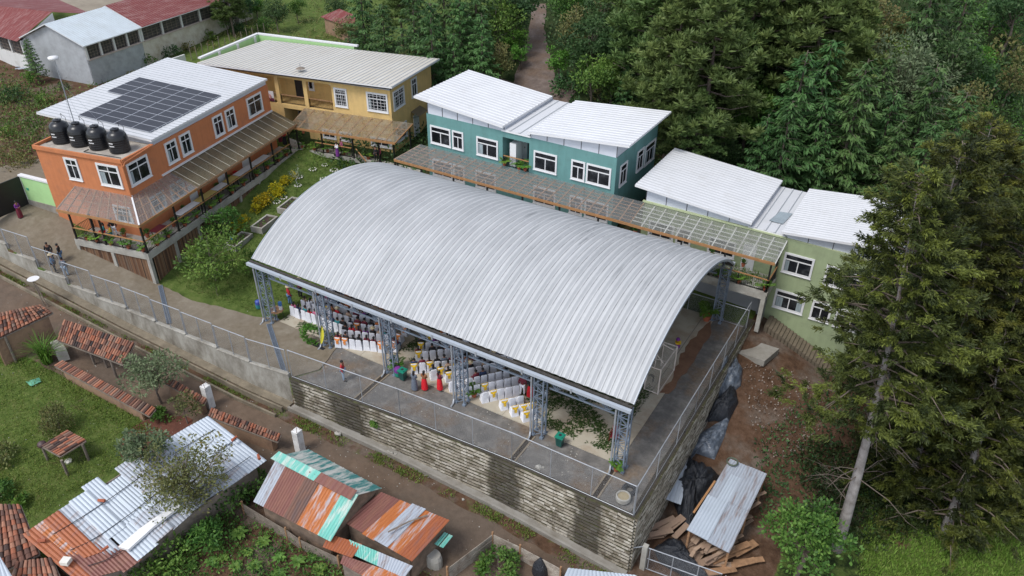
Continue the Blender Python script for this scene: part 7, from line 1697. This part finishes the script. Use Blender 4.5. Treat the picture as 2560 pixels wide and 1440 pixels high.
for z in (1.9,.1,1.0): m.tube([b+V3(.2,0,z),V3(e[0],e[1],b[2]+z)],.03,6)
for u in (.02,.33,.66,1.): p=b+V3(.2,0,0)+(V3(e[0],e[1],b[2])-b)*u; m.tube([p+V3(0,0,.1),p+V3(0,0,1.9)],.03,6)
m.build('frame',galv,t); m=MB(); m.face([b+V3(.2,0,.1),V3(e[0],e[1],b[2]+.1),V3(e[0],e[1],b[2]+1.9),b+V3(.2,0,1.9)]); m.build('mesh_panel',chain,t)
a=V3(31.0,-2.75,-2.4); m=MB(); m.tube([a,b+V3(0,0,1.95)],.03,6); tag(m.build('gate_rail',galv,origin=a),'steel rail from wall corner to the concrete gate post','rail')
scatter_px('yard_rubble','small broken blocks and rubble strewn over the earth yard','rubble',[(1850,900),(2060,960),(2040,1120),(1930,1180),(1880,1060)],420,M('rubble',(.24,.2,.17),.9,.3),.16,.12,.03,2,.35)
scatter_px('yard_weeds','green weeds and fallen sprays in the shade of the cypresses','weeds',[(1900,1080),(2200,900),(2330,1250),(2100,1380),(1900,1300)],500,leaf_dk,.26,.12,.3,10,.5)
# ------------------------------------------------------------ old school sheds top left
cz=hit(239,214); cz[2]-=.2
s0=up(228,150,cz[2]+3.15); s1=up(586,26,cz[2]+3.15); ax_=(s1-s0); ax_[2]=0; LN=np.linalg.norm(ax_); ax_/=LN; ac=V3(-ax_[1],ax_[0])   # ac points away from the yard side
if ac[0]>0: ac=-ac
ap=onp(118,60,cz,ax_); lf_=onp(58,76,cz,ax_); wd=float((lf_-cz)@ac); hz_=4.75; apz=ap[2]
wd=max(6,min(wd,16)); apw=float((ap-cz)@ac)
print('SHED',cz,ax_,wd,apw,apz-cz[2],LN)
sh=thing('school_shed','old grey block classroom with pale metal roof and steel grid windows','classroom block',cz)
def E_(a,c_,z): return cz+ax_*a+ac*c_+V3(0,0,z)
LA=float((up(302,82,cz[2]+hz_)-cz)@ax_); LA=max(8,min(LA,20))
hA=apz-cz[2]
gw=M('block_grey',(.4,.42,.44),.85,.1,sc=.6,dirt=(.28,.29,.3),da=.5)
m=MB(); m.prism([E_(0,0,0)[:2],E_(LA,0,0)[:2],E_(LA,.2,0)[:2],E_(0,.2,0)[:2]],cz[2]-1,cz[2]+3.1)
m.addf([E_(0,0,-1),E_(0,wd,-1),E_(0,wd,hz_),E_(0,apw,hA-.1),E_(0,0,hz_)],[(0,4,3,2,1)]); m.addf([E_(.2,0,-1),E_(.2,wd,-1),E_(.2,wd,hz_),E_(.2,apw,hA-.1),E_(.2,0,hz_)],[(0,1,2,3,4)])
m.obox(E_(0,wd-.2,-1),ax_*LA,ac*.2,V3(0,0,hz_+1)); m.obox(E_(.2,2.2,-1),ax_*LA,ac*.1,V3(0,0,hz_+.8)); m.build('wall',gw,sh)
def bays(root,a0,a1,n,rail):
    for k in range(n+1):
        a=a0+(a1-a0)*k/n; m=MB(); m.obox(E_(a-.12,-.01,3.1),ax_*.24,ac*.22,V3(0,0,hz_-3.1)); m.build('pier',white_wall,root)
    for k in range(n):
        b0=a0+(a1-a0)*k/n+.12; b1=a0+(a1-a0)*(k+1)/n-.12; m=MB()
        for j in range(6): m.bar(E_(b0,.1,3.15+j*(hz_-3.2)/5),E_(b1,.1,3.15+j*(hz_-3.2)/5),.03)
        for j in range(5): m.bar(E_(b0+(b1-b0)*j/4,.1,3.1),E_(b0+(b1-b0)*j/4,.1,hz_),.03)
        w_=m.build('window',wood_grey,root); m=MB(); m.obox(E_(b0,.25,3.1),ax_*(b1-b0),ac*.02,V3(0,0,hz_-3.1)); m.build('pane',M('pane_murky',(.06,.055,.055),.4,.5,sc=2),w_)
    m=MB(); m.obox(E_(a0,-.12,3.0),ax_*(a1-a0),ac*.4,V3(0,0,.12)); m.build('sill',M('sill_pink',(.45,.37,.33),.8),root)
bays(sh,.12,LA,4,1)
roofslab(sh,E_(-.4,-.35,hz_+.02),E_(LA+.2,-.35,hz_+.02),E_(LA+.2,apw,hA+.1),E_(-.4,apw,hA+.1),pale_roof,th=.1,pitch=.35,hgt=.02)
roofslab(sh,E_(-.4,apw,hA+.1),E_(LA+.2,apw,hA+.1),E_(LA+.2,wd+.6,hz_-.1),E_(-.4,wd+.6,hz_-.1),pale_roof,th=.1,pitch=.35,hgt=.02)
sh2=thing('school_shed','long whitewashed classroom block with dark red metal roof beside the tall trunks','classroom block',E_(LA,0,0))
m=MB(); m.obox(E_(LA+.02,0,-1.5),ax_*(LN-LA+4),ac*.2,V3(0,0,4.6)); m.obox(E_(LA+.4,2.2,-1),ax_*(LN-LA+3.5),ac*.1,V3(0,0,hz_+.8)); m.build('wall',M('lime_wash',(.62,.58,.5),.85,.1,sc=.7,dirt=(.4,.34,.25),da=.5),sh2)
bays(sh2,LA+.3,LN+4,6,1)
roofslab(sh2,E_(LA+.25,-.35,hz_+.04),E_(LN+6,-.35,hz_+.04),E_(LN+6,apw,hA+.2),E_(LA+.25,apw,hA+.2),red_roof,th=.1,pitch=.4,hgt=.02)
roofslab(sh2,E_(LA+.25,apw,hA+.2),E_(LN+6,apw,hA+.2),E_(LN+6,wd+1,hz_-.1),E_(LA+.25,wd+1,hz_-.1),red_roof,th=.1,pitch=.4,hgt=.02)
o_=hit(60,185); z=o_[2]; sh3=thing('school_shed','classroom block with rusty red roof at the top left corner','classroom block',o_)
e0=up(42,104,z+3.6); e1=up(-60,75,z+3.6); r0=up(130,30,z+5.6); r1=up(-60,8,z+5.6)
m=MB(); sheet(m,e1,e0,r0,r1,.4,.02,'seam'); m.build('roof',red_roof,sh3)
b0=up(184,28,z+4.6); m=MB(); sheet(m,r1,r0,up(230,35,z+4.4),up(100,-20,z+4.4),.4,.02,'seam'); m.build('rear_roof',red_roof,sh3)
d=(e1-e0)/np.linalg.norm(e1-e0); n_=V3(-d[1],d[0]); n_=n_ if n_@(r0-e0)>0 else -n_
m=MB(); m.obox(V3(e0[0],e0[1],z-1.5)+n_*.4,d*22,n_*.2,V3(0,0,3.3)); m.addf([V3(e0[0],e0[1],z-1)+n_*.4,V3(r0[0],r0[1],z-1),V3(r0[0],r0[1],r0[2]-.1),V3(e0[0],e0[1],e0[2]-.1)+n_*.4],[(0,1,2,3),(3,2,1,0)]); m.obox(V3(e0[0],e0[1],z+1.8)+n_*1.5,d*22,n_*.1,V3(0,0,1.7)); m.build('wall',white_wall,sh3)
for k in range(7): m=MB(); m.obox(V3(e0[0],e0[1],z+1.8)+n_*.38+d*k*2.6,d*.2,n_*.25,V3(0,0,1.75)); m.build('pier',white_wall,sh3)
for k in range(6):
    m=MB(); q0=V3(e0[0],e0[1],z+1.8)+n_*.5+d*(k*2.6+.2)
    for j in range(5): m.bar(q0+V3(0,0,j*.4),q0+d*2.4+V3(0,0,j*.4),.03)
    for j in range(4): m.bar(q0+d*.8*j,q0+d*.8*j+V3(0,0,1.7),.03)
    w_=m.build('window',wood_grey,sh3); m=MB(); m.obox(q0+n_*.1,d*2.4,n_*.02,V3(0,0,1.7)); m.build('pane',M('pane_murky',(.06,.055,.055),.4),w_)
b=hit(100,205); k_=dup(T['con'][0],b,1.,.42,'small dark conifer against the grey block classroom wall')
# small hut on the slope
P=[Q(848,22,2.6),Q(896,42,2.6),Q(874,70,2.0),Q(800,42,2.0)]; c=np.mean(P,axis=0); ht=thing('small_hut','small hut with rusty red tin roof on the grassy slope','hut',(c[0],c[1],g(c[0],c[1])))
m=MB(); sheet(m,*P,pitch=.3,hgt=.03,prof='sin'); m.build('roof',red_roof,ht); m=MB(); polywall(m,inset(P,.8),.15); m.build('wall',adobe,ht)
m=MB(); A=hit(468,175); B=hit(425,190); m.obox(A-V3(0,0,.5),B-A,V3(.2,0,0),V3(0,0,2.4)); tag(m.build('panel_wall',white_wall,origin=A),'weathered pale panel wall behind the orange building roof','wall')
fp=thing('stake_fence','row of thin wooden stakes along the slope by the classroom block','fence',hit(520,110))
for k in range(14):
    a=hit(480+k*14,150-k*5); m=MB(); m.tube([a,a+V3(R8.uniform(-.15,.15),0,R8.uniform(1.2,1.8))],.05,5); m.build('stake',wood_grey,fp)
for k,(x,y) in enumerate(((577,70),(593,62))):
    b=hit(x,y); cypress('tall_tree','tall bare trunk beside the red roofed classroom, %s of two'%ORD[k],b,b+V3(.2,.3,13),1.8,400+k,.5,nb=20,trunk=.3,dead=4,mat=leaf_dk,dens=.6)
m=MB(); P=hit(70,178)
for k in range(7): m.bar(P+V3(-3+k*.6,R8.uniform(-.8,.8),.1+.06*k),P+V3(-1.5+k*.6,R8.uniform(-.8,.8)+1.5,.15+.06*k),.3,.04)
tag(m.build('scrap_sheets',tin_b,origin=P),'pile of scrap metal sheets below the left classroom block','scrap metal')
a=hit(935,117); b=hit(985,122)
# overhead: none
